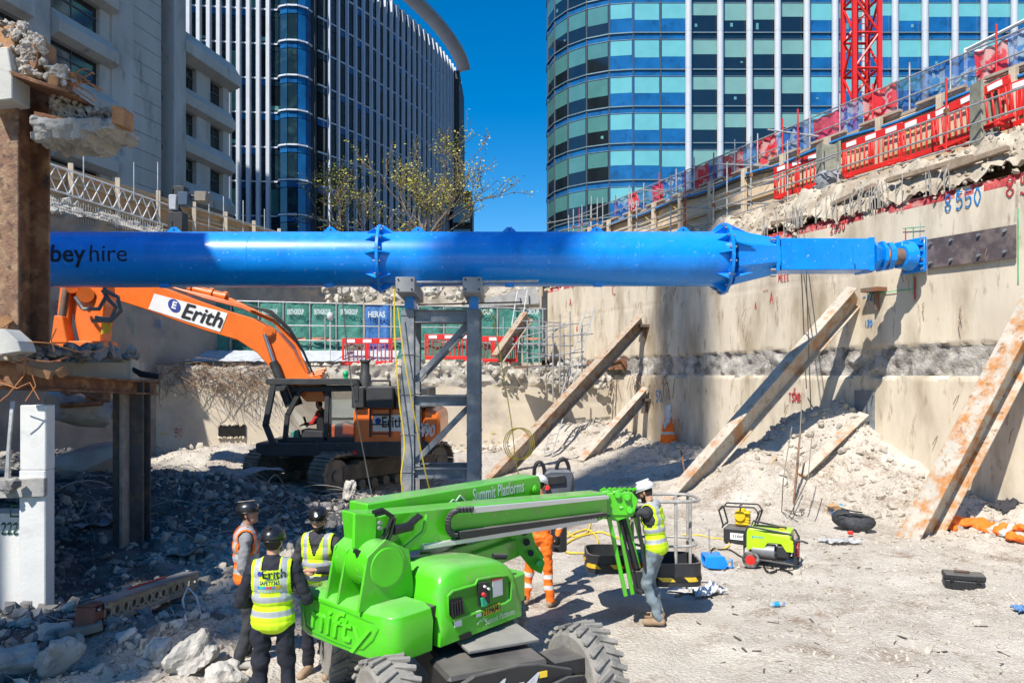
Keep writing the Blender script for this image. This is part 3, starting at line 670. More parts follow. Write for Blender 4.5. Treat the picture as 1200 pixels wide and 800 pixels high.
# tall projecting tower pier with chamfer
t = MB(); A = SP(SYp(131)); B = SP(SYp(176)); t.poly([A + V((0, 0, 35)), A + nS * .9 + dS * .9 + V((0, 0, 35)), B + nS * .9 + V((0, 0, 35)), B - nS * 1.5 + V((0, 0, 35)), A - nS * 1.5 + V((0, 0, 35))], (0, 0, 52)); t.build('tower_pier', mStone, bS, smooth=0)
pier(192, 206, 9, top - 26 + 8 if False else top, .9, 2.4); 
t = MB(); sp(t, 176, 192, 9, top, -.2, .3); t.build('stair_glazing', gDark, bS, smooth=0)
for j in range(-2, 9): t = MB(); sp(t, 176, 192, zb0 + j * fs_ - .15, zb0 + j * fs_ + .15, -.1, .15); t.build('transom', mMull, bS, smooth=0)
pier(231, 247, 9, ztop, 0, 1.5); pier(262, 269, 9, ztop, 0, 1.5)
cnt = 0
def slab(px0, px1, j, last=False):
    za = zb0 + j * fs_
    t = MB(); A = SP(SYp(px0)); B = SP(SYp(px1)); L = (B - A).length
    # spandrel with sloping (chamfered) sill
    prof = [(.0, .0), (.55, .25), (.6, .95), (.0, 1.75), (-1.2, 1.75), (-1.2, 0)]
    if last: prof = [(.0, .0), (.9, .35), (.9, 1.2), (.2, 2.3), (-1.2, 2.3), (-1.2, 0)]
    t.poly([A + (B - A) / 2 + nS * o + V((0, 0, za + z)) for o, z in prof], B - A); t.build('cornice' if last else 'spandrel', mStone, bS, smooth=0)
for j in range(-3, 5):
    for p0, p1 in (((-160, 31), (60, 131)) if j < 8 else ()) : slab(p0, p1, j)
    if j < 2: slab(206, 269, j)
    elif j == 2: slab(204, 271, j, True)
for j in range(-3, 5):
    za = zb0 + (j - 1) * fs_ + 1.75; zc = zb0 + j * fs_
    for p0, p1 in ((-8, 31), (60, 119), (206, 231), (247, 262)):
        if p0 > 200 and j > 2: continue
        w = MB(); w.use(gBlk); sp(w, p0, p1, za, zc, -.42, .1); w.use(mMull); m_ = (p0 + p1) / 2; sp(w, m_ - .4, m_ + .4, za, zc, -.38, .1); sp(w, p0, p1, zc - .8, zc - .7, -.37, .1)
        w.use(gDark); sp(w, p0 + 1, m_ - 1, za + .3, zc - 1.0, -.40, .05); w.build('window', None, bS, smooth=0)
# parapet blocks joints on the tower pier
tj = MB()
for k in range(1, 42):
    z = 9 + k * 1.2; B = SP(SYp(176)); A2 = A + nS * .9 + dS * .9
Aq = SP(SYp(131)) + nS * .905 + dS * .9; Bq = SP(SYp(176)) + nS * .905
for k in range(1, 40): z = 9 + k * 1.2; tj.beam(Aq + V((0, 0, z)), Bq + V((0, 0, z)), .02, .035)
tj.build('joint_line', mat('joint_dark', (.17, .16, .15), .9), bS, smooth=0)
t = MB(); roofp = SP(SYp(215)) - nS * 3; t.b2((roofp.x - 3, roofp.y - 1, ztop), (roofp.x + 1, roofp.y + 6, ztop + 1.6)); t.build('roof_plant', gBlk, bS, smooth=0)
# ---- trees
def tree(px, d, h, spread, seed, lab, leafc, nleaf, trunk_r=.28):
    random.seed(seed); base = V(((px - 600) / F * d, d, 9)); root = empty('street_tree', base, label=lab, cat='tree', group='bare spring trees on the street beyond the pit')
    br = MB(); tips = []
    def grow(p, dr, L, r, lev):
        pts = [p]; rr = [r]; d_ = dr.normalized(); n = 4
        for k in range(n):
            d_ = (d_ + V((ru(-.22, .22), ru(-.22, .22), ru(-.06, .16)))).normalized(); p = p + d_ * L / n; pts.append(p); rr.append(r * (1 - .5 * (k + 1) / n))
        br.path(pts, r, 4 if lev > 2 else 8, [max(x, .022) for x in rr])
        if lev >= 5: tips.extend(pts[1:])
        if lev < 6:
            for k in range(3 if lev < 6 else 2):
                a = ru(0, 6.28); q = frame(d_); sp_ = ru(.3, .85); nd = d_ * math.cos(sp_) + (q[0] * math.cos(a) + q[2] * math.sin(a)) * math.sin(sp_)
                nd.x *= spread; grow(pts[ru_i(2, 4)], nd, L * ru(.66, .88), r * .56, lev + 1)
    ru_i = lambda a, b: min(b, int(ru(a, b + 1)))
    grow(base, V((.04, 0, 1)), h * .34, trunk_r, 1)
    br.build('trunk', mat('bark', (.16, .12, .085), .95, var=.3), root)
    lf_ = MB()
    for k in range(nleaf):
        c = random.choice(tips) + V((ru(-.35, .35), ru(-.35, .35), ru(-.2, .3))); s = ru(.04, .11); a = V((ru(-1, 1), ru(-1, 1), ru(-1, 1))).normalized(); r_, _, u_ = frame(a)
        lf_.use(leafc[int(rnd() * len(leafc))]); lf_.add([c - r_ * s, c + u_ * s * .7, c + r_ * s, c - u_ * s * .7], [(0, 1, 2, 3)])
    lf_.build('crown', None, root, smooth=0); random.seed(seed + 1)
lA = mat('leaf_yellow', (.50, .44, .07), .7, var=.2); lB = mat('leaf_green', (.2, .25, .04), .7, var=.2); lC = mat('leaf_dark', (.07, .10, .03), .7, var=.3)
tree(500, 58, 13.6, .95, 4, 'bare tree with fresh yellow leaves above the right half of the blue tube', (lA, lA, lA, lB), 3300)
tree(418, 62, 12.8, 1.1, 11, 'darker thinner tree in front of the glass tower left of the yellow-leaved one', (lC, lB, lA), 2200, .24)
# ---- tower crane mast
cr = empty('tower_crane', (16.8, 36, 9), label='red lattice tower crane mast behind the right hoarding', cat='crane')
mCr = mat('crane_red', (.68, .02, .015), .4, var=.1); hw = .6; cx, cy = (1009 - 600) / F * 36, 36.
for sx in (-1, 1):
    for sy in (-1, 1): t = MB(); t.b2((cx + sx * hw - .1, cy + sy * hw - .1, 9), (cx + sx * hw + .1, cy + sy * hw + .1, 40)); t.build('mast_chord', mCr, cr, bevel=.01)
z = 9.3; k = 0; t = MB()
while z < 38:
    for (a, b) in (((-1, -1), (1, -1)), ((1, -1), (1, 1)), ((1, 1), (-1, 1)), ((-1, 1), (-1, -1))):
        A = V((cx + a[0] * hw, cy + a[1] * hw, z)); B = V((cx + b[0] * hw, cy + b[1] * hw, z)); A2 = A + V((0, 0, 1.7)); B2 = B + V((0, 0, 1.7))
        t.tube(A, B, .06, n=6); t.tube(A if k % 2 else B, B2 if k % 2 else A2, .06, n=6)
    z += 1.7; k += 1
t.build('lattice_bracing', mCr, cr)
t = MB(); [t.tube((cx - .25, cy - .2 , 9), (cx - .25, cy - .2, 38), .03, n=5), t.tube((cx + .2, cy - .2, 9), (cx + .2, cy - .2, 38), .03, n=5)]; [t.tube((cx - .25, cy - .2, 9 + k * .3), (cx + .2, cy - .2, 9 + k * .3), .02, n=4) for k in range(95)]; t.build('ladder', mCr, cr)

# second crane, behind the camera to the left: its mast throws the soft upright shadow across tube and wall
cr2 = empty('tower_crane', (-28.1, -30.7, 9), label='distant second tower crane mast standing behind the pit', cat='crane')
for sx in (-1, 1):
    for sy in (-1, 1): t = MB(); t.b2((-28.1 + sx * .7 - .24, -30.7 + sy * .7 - .24, 4.5), (-28.1 + sx * .7 + .24, -30.7 + sy * .7 + .24, 110)); t.build('mast_chord', mCr, cr2)
t = MB()
for k in range(52):
    z = 5 + k * 2
    for a in (-.7, .7): t.tube((-28.8, -30.7 + a, z), (-27.4, -30.7 + a, z + 2), .11, n=5); t.tube((-28.1 + a, -31.4, z), (-28.1 + a, -28.8, z + 2), .08, n=5)
t.build('lattice_bracing', mCr, cr2)
# ================= top of the right bank
def topf(s, n): return 7.42 + 1.0 * min(1, max(0, n / .75)) + .24 * fbm(s * 1.4, n * 2, 4) + .15 * fbm(s * 4, n * 4, 6) + (.45 * max(0, -s - 1.5) * .35)
mHead = mat('head_concrete', (.46, .40, .31), .95, var=.3, scale=3, bump=.9, bscale=22, c2=(.27, .21, .15), t2=.54, s2=1.6, w2=.12)
patch('broken_wall_head', RW, -9, 20, -.06, 2.3, .08, topf, mHead, 'jagged pale broken concrete along the top of the right retaining wall', 'rubble', kind='stuff')
# skirt closing the front
rocks('wall_head_rubble', 1500, lambda: (lambda s, n: (RW(s, n, topf(s, max(n, 0)) - ru(0, .12) * (n < .1)), 1.))(ru(-5, 19), ru(-.1, 1.1)), (.015, .10), mHead, 'loose pale rubble lumps on the right wall head', 'rubble')
t = MB(); 
for k in range(70):
    s = ru(-1, 5.6) if rnd() < .75 else ru(5.6, 16); p = RW(s, -.08, 7.3); t.path([p, p + V((0, 0, ru(.25, .5))) - NR * ru(0, .05), p + NR * ru(-.1, .2) + V((0, 0, ru(.5, .75)))], .013, 5)
tag(t.build('rebar_row', mRebarG), 'row of cut rebar stubs along the red painted edge of the right wall', 'rebar', kind='stuff')
for k, (px, py, L) in enumerate(((905, 262, 1.6), (1040, 212, 2.2), (1105, 200, 1.5), (975, 240, 1.4))):
    p = RP(px, py, .2); t = MB(); t.beam(p, p - UR * L + V((0, 0, .1 * k - .1)), .14, .12); tag(t.build('timber_baulk', mat('baulk', (.27, .2, .14), .85, var=.3, scale=4), smooth=0, bevel=.01), ('weathered baulk in the rubble nearest the blue prop flange', 'long weathered baulk half buried under the middle red barriers', 'short weathered baulk in the rubble below the tall wrapped stub', 'weathered baulk in the rubble below the smaller grey stub')[k], 'timber', 'timber baulks in the right wall head rubble')
# plywood hoarding
def hoard(name, P, s0, s1, n, z0, z1, post, lab, m=mPly, side=-1):
    o = empty(name, P(s0, n, z0), label=lab, cat='hoarding')
    k = 0; s = s0
    while s < s1:
        e = min(s + 2.44, s1); t = MB(); t.hexa([P(s + .006, n + .02, z0), P(e - .006, n + .02, z0), P(e - .006, n, z0), P(s + .006, n, z0), P(s + .006, n + .02, z1), P(e - .006, n + .02, z1), P(e - .006, n, z1), P(s + .006, n, z1)])
        t.build('board', m, o, smooth=0); s = e
    for hh in (z1 - .12, (z0 + z1) / 2 + .25, z0 + .35): t = MB(); t.beam(P(s0, n - .06, hh), P(s1, n - .06, hh), .09, .11); t.build('rail', mWood, o, smooth=0)
    s = s0 + .6
    while s < s1: t = MB(); t.beam(P(s, n - .19, z0 - .3), P(s, n - .19, z1 + .12), .16, .16, up=tuple(UR)); t.build('post', mat('post_wood', (.55, .45, .33), .85, var=.2), o, smooth=0, bevel=.01); s += post
    return o
hoard('plywood_hoarding', RW, -9, 26, 2.4, 7.9, 10.35, 1.9, 'long pale plywood hoarding with timber posts along the top of the right bank')
t = MB(); t.beam(RW(-9, 2.75, 10.42), RW(26, 2.75, 10.42), .7, .09); [t.beam(RW(-9 + k * 1.9, 2.36, 10.52), RW(-9 + k * 1.9 + 1.4, 2.36, 10.52), .14, .07) for k in range(17)]
tag(t.build('timber_walkway', mat('grey_timber', (.36, .29, .22), .85, var=.25, scale=3), smooth=0), 'weathered timber plank walkway capping the right hoarding', 'walkway')
for n, h, r, c, lab in ((2.24, 10.24, .045, (.03, .2, .5), 'blue'), (2.2, 10.1, .035, (.02, .02, .03), 'black')):
    t = MB(); t.path([RW(-9 + k * .6, n, h + .05 * math.sin(k * .9) + .03 * N3(k * .5, n)) for k in range(58)], r, 7); tag(t.build('service_hose', mat('hose_' + lab, c, .4)), lab + ' service hose clipped along the top of the right plywood hoarding', 'hose')
t = MB(); 
for k in range(9): s0 = -3 + k * 2.1; t.path([RW(s0 + j * .2, 2.18, 10.0 - .3 * math.sin(j / 6 * 3.14)) for j in range(7)], .014, 4)
tag(t.build('yellow_cable', mat('cable_yellow', (.7, .5, .05), .5)), 'yellow cable looping below the blue hose on the right hoarding', 'cable')
# street-side handrail with mesh and coloured banners
hr = empty('scaffold_handrail', RW(0, 3.0, 10.4), label='tubular handrail with mesh and red and blue banners above the right hoarding', cat='handrail')
for hh in (11.65, 11.1): t = MB(); t.tube(RW(-9, 3.0, hh), RW(24, 3.0, hh), .026, n=8); t.build('rail', mGalv, hr)
s = -8.6; k = 0
while s < 24: t = MB(); t.tube(RW(s, 3.0, 10.4), RW(s, 3.0, 11.9 + .15 * (k % 2)), .026, n=8); t.build('standard', mRed if k % 3 == 1 else mGalv, hr); s += 1.25; k += 1
def meshmat(name, c1, c2, a=.93):
    m = bpy.data.materials.new(name); m.use_nodes = True; nt = m.node_tree; n = nt.nodes; l = nt.links; b = n['Principled BSDF']; b.inputs['Roughness'].default_value = .6
    tc = n.new('ShaderNodeTexCoord'); nz = n.new('ShaderNodeTexNoise'); nz.inputs['Scale'].default_value = 3.2; nz.inputs['Detail'].default_value = 3; l.new(tc.outputs['Object'], nz.inputs['Vector'])
    r = n.new('ShaderNodeValToRGB'); r.color_ramp.elements[0].position = .5; r.color_ramp.elements[1].position = .55; r.color_ramp.elements[0].color = (*c1, 1); r.color_ramp.elements[1].color = (*c2, 1); l.new(nz.outputs['Fac'], r.inputs[0]); l.new(r.outputs[0], b.inputs['Base Color']); b.inputs['Alpha'].default_value = a
    return m
bans = [meshmat('banner_red', (.6, .02, .03), (.6, .3, .28)), meshmat('banner_blue', (.02, .12, .38), (.25, .33, .45), .8), meshmat('banner_dark_blue', (.02, .06, .2), (.05, .16, .4), .75), meshmat('banner_pink', (.55, .03, .09), (.4, .02, .04), .92)]
s = -7.5; k = 0; cols = [0, 1, 0, 2, 1, 3, 1, 0, 1, 2, 0, 1, 3, 2, 1, 0, 2, 0, 1, 0, 2, 1, 3, 2, 0, 1]
while s < 18:
    w_ = ru(.7, 1.35); t = MB(); nn = 8; zt_ = 11.66 + ru(-.08, .06); vs = []
    for i in range(nn + 1):
        for j in range(4): vs.append(RW(s + w_ * i / nn, 3.06 + .05 * math.sin(i * 1.7 + j) + .03 * rnd(), 10.5 + (zt_ - 10.5) * j / 3))
    t.add(vs, [(i * 4 + j, i * 4 + j + 1, (i + 1) * 4 + j + 1, (i + 1) * 4 + j) for i in range(nn) for j in range(3)]); t.build('banner', bans[cols[k % len(cols)]], hr); s += w_ + .02; k += 1
# white pipe frame by the crane
t = MB(); P = [RW(-1.8, 3.6, 12.25), RW(1.4, 3.6, 12.0), RW(1.4, 3.6, 9.1)]; t.path(P[:2], .05); t.path([RW(-1.8, 3.6, 12.25), RW(-1.8, 3.6, 9.1)], .05); t.path([RW(1.4, 3.6, 12.05), RW(1.4, 3.6, 9.1)], .05); t.path([RW(-1.8, 4.4, 12.35), RW(-1.8, 3.6, 12.25)], .05); t.path([RW(-1.8, 4.4, 12.35), RW(1.4, 4.4, 12.1), RW(1.4, 3.6, 12.0)], .05); t.path([RW(-1.8, 4.4, 12.3), RW(-1.8, 4.4, 9.1)], .05); t.path([RW(1.4, 4.4, 12.1), RW(1.4, 4.4, 9.1)], .05)
tag(t.build('tubular_gantry', mWhite), 'white tubular frame standing behind the red banners right of the crane mast', 'frame')
# far-right red mast section
t = MB(); 
for a in (0, .8):
    for b in (0, .8): t.beam(RW(-4.6 + a, 4.2 + b, 9.1), RW(-4.6 + a, 4.2 + b, 14.5), .09, .09, up=tuple(UR))
for k in range(11):
    z = 9.3 + k * .47; t.beam(RW(-4.6, 4.2, z), RW(-3.8, 4.2, z + .45 * (k % 2)), .05, .05); t.beam(RW(-4.6, 4.2, z), RW(-4.6, 5.0, z + .45 * (k % 2)), .05, .05); t.beam(RW(-3.8, 4.2, z), RW(-3.8, 5.0, z + .3), .05, .05)
tag(t.build('hoist_mast', mCr), 'narrow red lattice hoist mast at the top right corner behind the banners', 'mast')
# front scaffold tubes
sc = empty('edge_scaffold', RW(4, .85, 8.2), label='long tubular edge scaffold running along the right wall head in front of the red barriers', cat='scaffold')
for n, h0, h1, s0, s1 in ((.85, 9.45, 9.25, -9, 21), (.85, 9.0, 8.85, -9, 21), (.85, 8.55, 8.45, -1, 21), (.6, 9.2, 8.9, 3, 15), (.7, 9.75, 9.55, 8, 21)):
    t = MB(); t.tube(RW(s0, n, h0), RW(s1, n, h1), .026, n=8); t.build('ledger_tube', mGalv, sc)
for px, y0, y1, m in ((1109, 92, 178, 0), (982, 190, 262, 1), (935, 128, 252, 0), (923, 165, 245, 1), (880, 160, 260, 1), (852, 190, 275, 1), (836, 212, 275, 1), (803, 200, 275, 0), (786, 205, 280, 0), (746, 235, 285, 1), (740, 222, 280, 0), (700, 232, 290, 1), (693, 230, 290, 1), (682, 240, 290, 1), (672, 245, 290, 1)):
    a = RP(px, y0, .85); b = RP(px, y1, .85); b = V((a.x, a.y, b.z)); t = MB(); t.tube(b, a, .026, n=8); t.build('standard', mGalv if m else mRed if px % 2 else mGalv, sc)
    t = MB(); t.box(a.lerp(b, .45), (.09, .1, .12)); t.build('coupler', mRust, sc)
for a, b in (((746, 265), (790, 275)), ((855, 240), (900, 238)), ((803, 243), (846, 245)), ((770, 222), (812, 227)), ((780, 226), (750, 222)), ((838, 192), (905, 195)), ((900, 152), (960, 160)), ((640, 262), (700, 250)), ((655, 271), (690, 262))):
    t = MB(); t.tube(RP(*a, .9), RP(*b, 1.1), .026, n=8); t.build('transom_tube', mGalv, sc)
# timber/steel stubs
for px, y0, y1, lab in ((974, 166, 226, 'stub of grey timber post wrapped in plastic between the two runs of red barriers'), (1160, 93, 180, 'tall grey wrapped post stub by the rightmost red barrier')):
    a = RP(px, y0, 1.15); b = RP(px, y1, 1.15); k = a.y / F
    pr = empty('pile_stub', V((a.x, a.y, b.z)), label=lab, cat='post'); t = MB(); w_ = 11 * k
    t.b2((a.x - w_, a.y - .02, b.z - .4), (a.x - w_ + .05, a.y + .4, a.z)); t.b2((a.x + w_ - .05, a.y - .02, b.z - .4), (a.x + w_, a.y + .4, a.z + .02)); t.b2((a.x - w_ + .05, a.y + .15, b.z - .4), (a.x + w_ - .05, a.y + .2, a.z - .03)); t.build('post', mat('stub_grey', (.26, .26, .2), .8, var=.3, scale=4, bump=.3), pr, smooth=0)
    t = MB(); [t.rock((a.x + ru(-1, 1) * w_, a.y + ru(-.1, .1), b.z + ru(-.1, .45)), (.25, .2, .3), q, 2) for q in range(6)]; t.build('plastic_wrap', mat('wrap_grey', (.22, .23, .24), .45, var=.3, bump=.5), pr)
# red barriers
def barrier():
    o = empty('plastic_barrier', (0, 0, 0)); t = MB(); Wd = 2.0
    for z, hh in ((.93, .22), (.07, .14)): t.box((0, 0, z), (Wd, .05, hh))
    for sx in (-1, 1): t.box((sx * (Wd / 2 - .04), 0, .48), (.08, .052, .68))
    for k in range(12): t.box((-Wd / 2 + .14 + k * .157, 0, .48), (.045, .045, .68))
    t.box((0, 0, .52), (.1, .052, .6)); t.build('barrier_body', mRed, o, local=True, bevel=.012)
    for k in range(3): t = MB(); t.box((-.66 + .66 * k, -.03, .93), (.34, .012, .13)); t.build('reflective_panel', mWhite, o, local=True)
    for sx in (-.7, .7): t = MB(); t.box((sx, 0, -.03), (.12, .4, .07)); t.build('foot', mRed, o, local=True, bevel=.01)
    return o
bar0 = barrier(); used = [0]
def putbar(M, lab, grp):
    global bar0
    o = bar0 if not used[0] else copy_tree(bar0)
    used[0] = 1; o.location = M.to_translation(); o.rotation_euler = M.to_euler(); _WM[o.name] = M; return tag(o, lab, 'barrier', grp)
GB = 'red plastic barriers on the right wall head'
for pxc, yb, n, tilt, lab, sc_ in ((1021, 200, 1.5, 0, 'red barrier between the two grey stubs, farther half of the pair', 1), (1096, 178, 1.5, .02, 'red barrier with white reflective panels left of the tall wrapped stub', 1), (1196, 147, 1.5, 0, 'red barrier cut by the right edge of the picture', 1), (934, 226, 1.5, 0, 'shorter looking red barrier left of the smaller grey stub', 1), (1140, 160, 1.2, .12, 'tilted red barrier leaning behind the tall wrapped stub', 1)):
    p = RP(pxc, yb, n); M = axes(p, -UR + V((0, 0, tilt)), (0, 0, 1)); # x=-UR, z up -> need z up: build x,-NR->y
    X = (-UR + V((0, 0, tilt))).normalized(); Z = V((0, 0, 1)); Yv = Z.cross(X).normalized(); Z = X.cross(Yv); M = Matrix((X, Yv, Z)).transposed().to_4x4(); M.translation = p
    putbar(M, lab, GB)
# ================= left bank top
def topl(s, n): return 8.15 + .75 * min(1, max(0, n / 1.6)) + .2 * fbm(s * .8, n * 1.2, 3) + .08 * fbm(s * 4, n * 4)
patch('bank_rubble', LW, -7, 20, -.1, 2.6, .14, topl, mat('bank_grey', (.36, .33, .29), .95, var=.25, scale=1.5, bump=.8, bscale=12), 'shaded grey rubble bank on top of the left wall', 'rubble', kind='stuff')
rocks('bank_lumps', 260, lambda: (lambda s, n: (LW(s, n, topl(s, n)), 1.))(ru(-6, 19), ru(-.1, 1.8)), (.05, .3), mConcG, 'grey lumps strewn below the white lattice beam on the left bank', 'rubble')
hoard('plywood_hoarding', LW, -9, 26, 2.1, 8.8, 10.3, 2.0, 'orange-brown plywood hoarding with posts running along the left bank', mat('ply_orange', (.50, .30, .15), .8, var=.18, scale=1.5))
tr = empty('lattice_beam', LW(-3, .9, 9.1), label='white aluminium lattice beam used as a handrail on the left bank', cat='lattice beam')
def ls(px, n): # s at pixel on left line offset n
    k = (px - 600) / F; O = LW(0, n, 0); return (k * O.y - O.x) / (UL.x - k * UL.y)
sa, sb = ls(20, 1.0), ls(197, 1.0)
for hh in (9.15, 9.95): t = MB(); t.tube(LW(sa, 1.0, hh), LW(sb, 1.0, hh - .25), .03, n=8); t.build('chord', mWhite, tr)
t = MB(); n = int((sb - sa) / .45)
for k in range(n): s = sa + k * .45; z = 9.15 - .25 * k / n; t.tube(LW(s, 1.0, z), LW(s + .45, 1.0, z + .8), .018, n=5); t.tube(LW(s, 1.0, z + .8), LW(s + .45, 1.0, z), .018, n=5)
t.build('lacing', mWhite, tr)
hl = empty('edge_scaffold', LW(0, .9, 9), label='thin scaffold rail and standards along the left bank beside the lattice beam', cat='scaffold')
for hh, s0 in ((9.3, sb), (9.9, sb), (8.7, sb)): t = MB(); t.tube(LW(s0, .95, hh), LW(24, .95, hh + .1), .022, n=6); t.build('ledger_tube', mGalv, hl)
for px, a, b in ((98, 165, 235), (157, 190, 235), (185, 190, 258), (245, 225, 275), (285, 235, 275), (262, 230, 275), (310, 245, 275)):
    s = ls(px, .92); p = LW(s, .92, 0); t = MB(); t.tube(V((p.x, p.y, H + (HOR - b) / F * p.y)), V((p.x, p.y, H + (HOR - a) / F * p.y)), .024, n=6); t.build('standard', mGalv, hl)
# rebar mesh and cast remains on left wall head
t = MB()
for k in range(46): p = LW(ls(60 + k * 2.9, -.05), -.05, 8.0); t.tube(p, p + V((0, 0, .55 + .1 * rnd())), .012, n=4)
for hh in (8.3, 8.5): t.tube(LW(ls(58, -.06), -.06, hh), LW(ls(190, -.06), -.06, hh - .15), .012, n=4)
tag(t.build('rebar_row', mat('rebar_pale', (.45, .42, .36), .8)), 'upright pale rebar row on the left wall edge just above the blue tube', 'rebar', kind='stuff')
# dark floodlight / breaker rig at (205,235)
fr = empty('piling_rig_head', (0, 0, 0), label='dark machine head with small floodlights standing on the left bank behind the tube', cat='machine head')
s = ls(207, .4); p = LW(s, .4, 0); k = p.y / F
def fb_(x0, y0, x1, y1, dz, m, nm): t = MB(); a = V(((x0 - 600) / F * p.y, p.y + dz, H + (HOR - y1) / F * p.y)); b = V(((x1 - 600) / F * p.y, p.y + dz + .5, H + (HOR - y0) / F * p.y)); t.b2(a, b); return t.build(nm, m, fr, bevel=.03)
fb_(196, 248, 214, 276, 0, mBlack, 'mast_body'); fb_(198, 228, 207, 246, -.05, mat('rig_white', (.35, .37, .4), .5), 'control_box'); fb_(209, 225, 221, 241, -.1, mat('rig_blue', (.05, .08, .12), .4), 'lamp_housing'); fb_(226, 223, 240, 235, .1, mat('rig_tan', (.2, .17, .13), .6), 'flood_lamp'); fb_(199, 216, 213, 229, .2, mBlack, 'top_frame')
t = MB(); q = lambda x, y: V(((x - 600) / F * p.y, p.y + .2, H + (HOR - y) / F * p.y)); t.path([q(214, 232), q(222, 228), q(230, 230)], .05); t.path([q(200, 220), q(198, 230), q(203, 240), q(200, 250)], .04); t.path([q(212, 250), q(206, 240), q(212, 228)], .04); t.build('hose', mHose, fr)
# ================= blue hydraulic prop
DT = 16.3
A0 = W(20, 304.5, 16.2); A1 = W(846, 303.5, 16.6)          # tube axis
ax = (A1 - A0).normalized(); R0 = .605
pr = empty('hydraulic_prop', W(600, 304, 16.4), label='huge blue tubular hydraulic prop spanning the pit from the rusty column to the right wall', cat='prop')
def PA(px):  # axis point at pixel x
    t = (px - 20) / 826.; return A0.lerp(A1, t) if False else A0 + (A1 - A0) * ((W(px, 304, 16.4).x - A0.x) / (A1.x - A0.x))
zr_, _, zu = frame(ax)
vback = -zr_ if zr_.y > 0 else zr_       # toward camera
def tubept(x, y, off=.006, px0=None):   # wrap text on tube: x along axis from px0, y up
    th = y / R0; return px0 + ax * x + (vback * math.cos(th) + zu * math.sin(th)) * (R0 + off)
t = MB(); N = 72
prof = [(R0, 0), (R0, (A1 - A0).length)]
t.lathe(prof, A0, ax, 72); t.use(mBlue)
t.mats = []; t.use(mBlue); t.m = [0] * len(t.f)
t.use(mat('print_on_blue', (.0, .008, .03), .6)); c0 = PA(62)
vs, fs = text_mesh('a', .46, None, .022, 9, 0, 'LEFT'); 
def put(txt, x0, size, bold):
    vs, fs = text_mesh(txt, size, None, bold, 9, 0, 'LEFT'); mx = max(v.x for v in vs)
    t.add([tubept(v.x + x0, v.y + .03, .006, PA(30)) for v in vs], fs); return x0 + mx
e_ = put('abbey', .52, .52, .009); put('hire', e_ + .05, .52, 0)
t.build('tube', None, pr, smooth=.5)
for px in (150, 300, 560, 640, 745): t = MB(); t.lathe([(R0 + .003, -.012), (R0 + .006, 0), (R0 + .003, .012)], PA(px), ax, 64); t.build('weld_seam', mBlue, pr)
def flange(px, r, halfw=.035):
    c = PA(px); t = MB(); t.lathe([(r, -halfw), (r, halfw)], c, ax, 40); t.build('flange', mBlue, pr, bevel=.008)
    t = MB()
    for k in range(16): a = (k + .5) * 2 * math.pi / 16; o = (vback * math.cos(a) + zu * math.sin(a)) * (r - .05); t.tube(c + o - ax * .075, c + o + ax * .075, .025, n=6)
    t.build('bolt_ring', mSteel, pr)
def gusset(px, ang, sgn, ln=.32, r=.8):
    c = PA(px); o = vback * math.cos(ang) + zu * math.sin(ang); tg = ax.cross(o); t = MB()
    p = [c + o * (R0 - .03) + ax * sgn * .036, c + o * r + ax * sgn * .036, c + o * (r - .03) + ax * sgn * (.09), c + o * (R0 - .03) + ax * sgn * ln]
    t.poly(p, tg * .03); t.build('gusset', mBlue, pr, smooth=0)
for px, r in ((447, .76), (850, .80)):
    flange(px, r)
    for a in (-75, -40, 5, 35, 60, 90, 125, 180, 235): 
        for sg in (-1, 1):
            if px == 850 and sg > 0: continue
            gusset(px, math.radians(a), sg, .32, r)
for px in (207, 388, 490, 597, 700, 803): # lifting lugs
    c = PA(px) + zu * (R0 - .02); t = MB(); t.poly([c - ax * .19, c - ax * .05 + zu * .13, c + ax * .05 + zu * .13, c + ax * .19], vback * .03); t.build('lifting_lug', mBlue, pr, smooth=0)
    t = MB(); t.tube(c + zu * .07 - vback * .02, c + zu * .07 + vback * .02, .022, n=10); t.build('lug_hole', mBlk, pr)
for px in (200, 388, 490, 597, 700): # lower clamps
    c = PA(px) - zu * (R0 - .0) + vback * .18; t = MB(); t.box(c + zu * .03, (.2, .12, .13)); t.build('stub_bracket', mBlue, pr, bevel=.01)
# taper hexagonal section + square section + jack
def ringsec(name, x0, x1, h0, h1, m, n=8, rot=22.5, d0=16.6, d1=16.6, yc0=303.5, yc1=303.5, bev=.01, w=None):
    p = W(x0, yc0, d0); q = W(x1, yc1, d1); t = MB(); r, d, u = frame(q - p); vs = []
    for c, hh in ((p, h0), (q, h1)):
        for k in range(n): a = math.radians(rot + 360 * k / n); vs.append(c + (r * math.cos(a) + u * math.sin(a)) * hh)
    t.add(vs, [(k, (k + 1) % n, n + (k + 1) % n, n + k) for k in range(n)] + [tuple(range(n))[::-1], tuple(range(n, 2 * n))]); return t.build(name, m, pr, smooth=0 if n < 12 else .6, bevel=bev)
ringsec('transition_cone', 852, 905, .66, .44, mBlue, 8, 22.5, 16.6, 16.75, 303, 301)
for k in (-40, 20, 75): gusset(852, math.radians(k), 1, .5, .78)
ringsec('end_flange', 903, 907, .55, .55, mBlue, 4, 45, 16.7, 16.7, 300, 300)
t = MB(); [t.tube(W(903, 302 + k * 7 , 16.35), W(909, 302 + k * 7, 16.35), .03, n=6) for k in (-3, -2, -1, 0, 1, 2, 3)]; t.build('bolt_row', mSteel, pr)
ringsec('square_section', 907, 1012, .50, .50, mBlue, 4, 45, 16.7, 17.0, 300.5, 300.5, .015)
t = MB(); [t.box(W(x, y, 16.33), (.02, .03, .42 if x < 1005 else .2), Matrix.Rotation(a, 3, 'Y')) for x, y, a in ((1000, 299, .0), (1008, 300, .3), (914, 300, 0))]; t.build('stiffener', mBlue, pr)
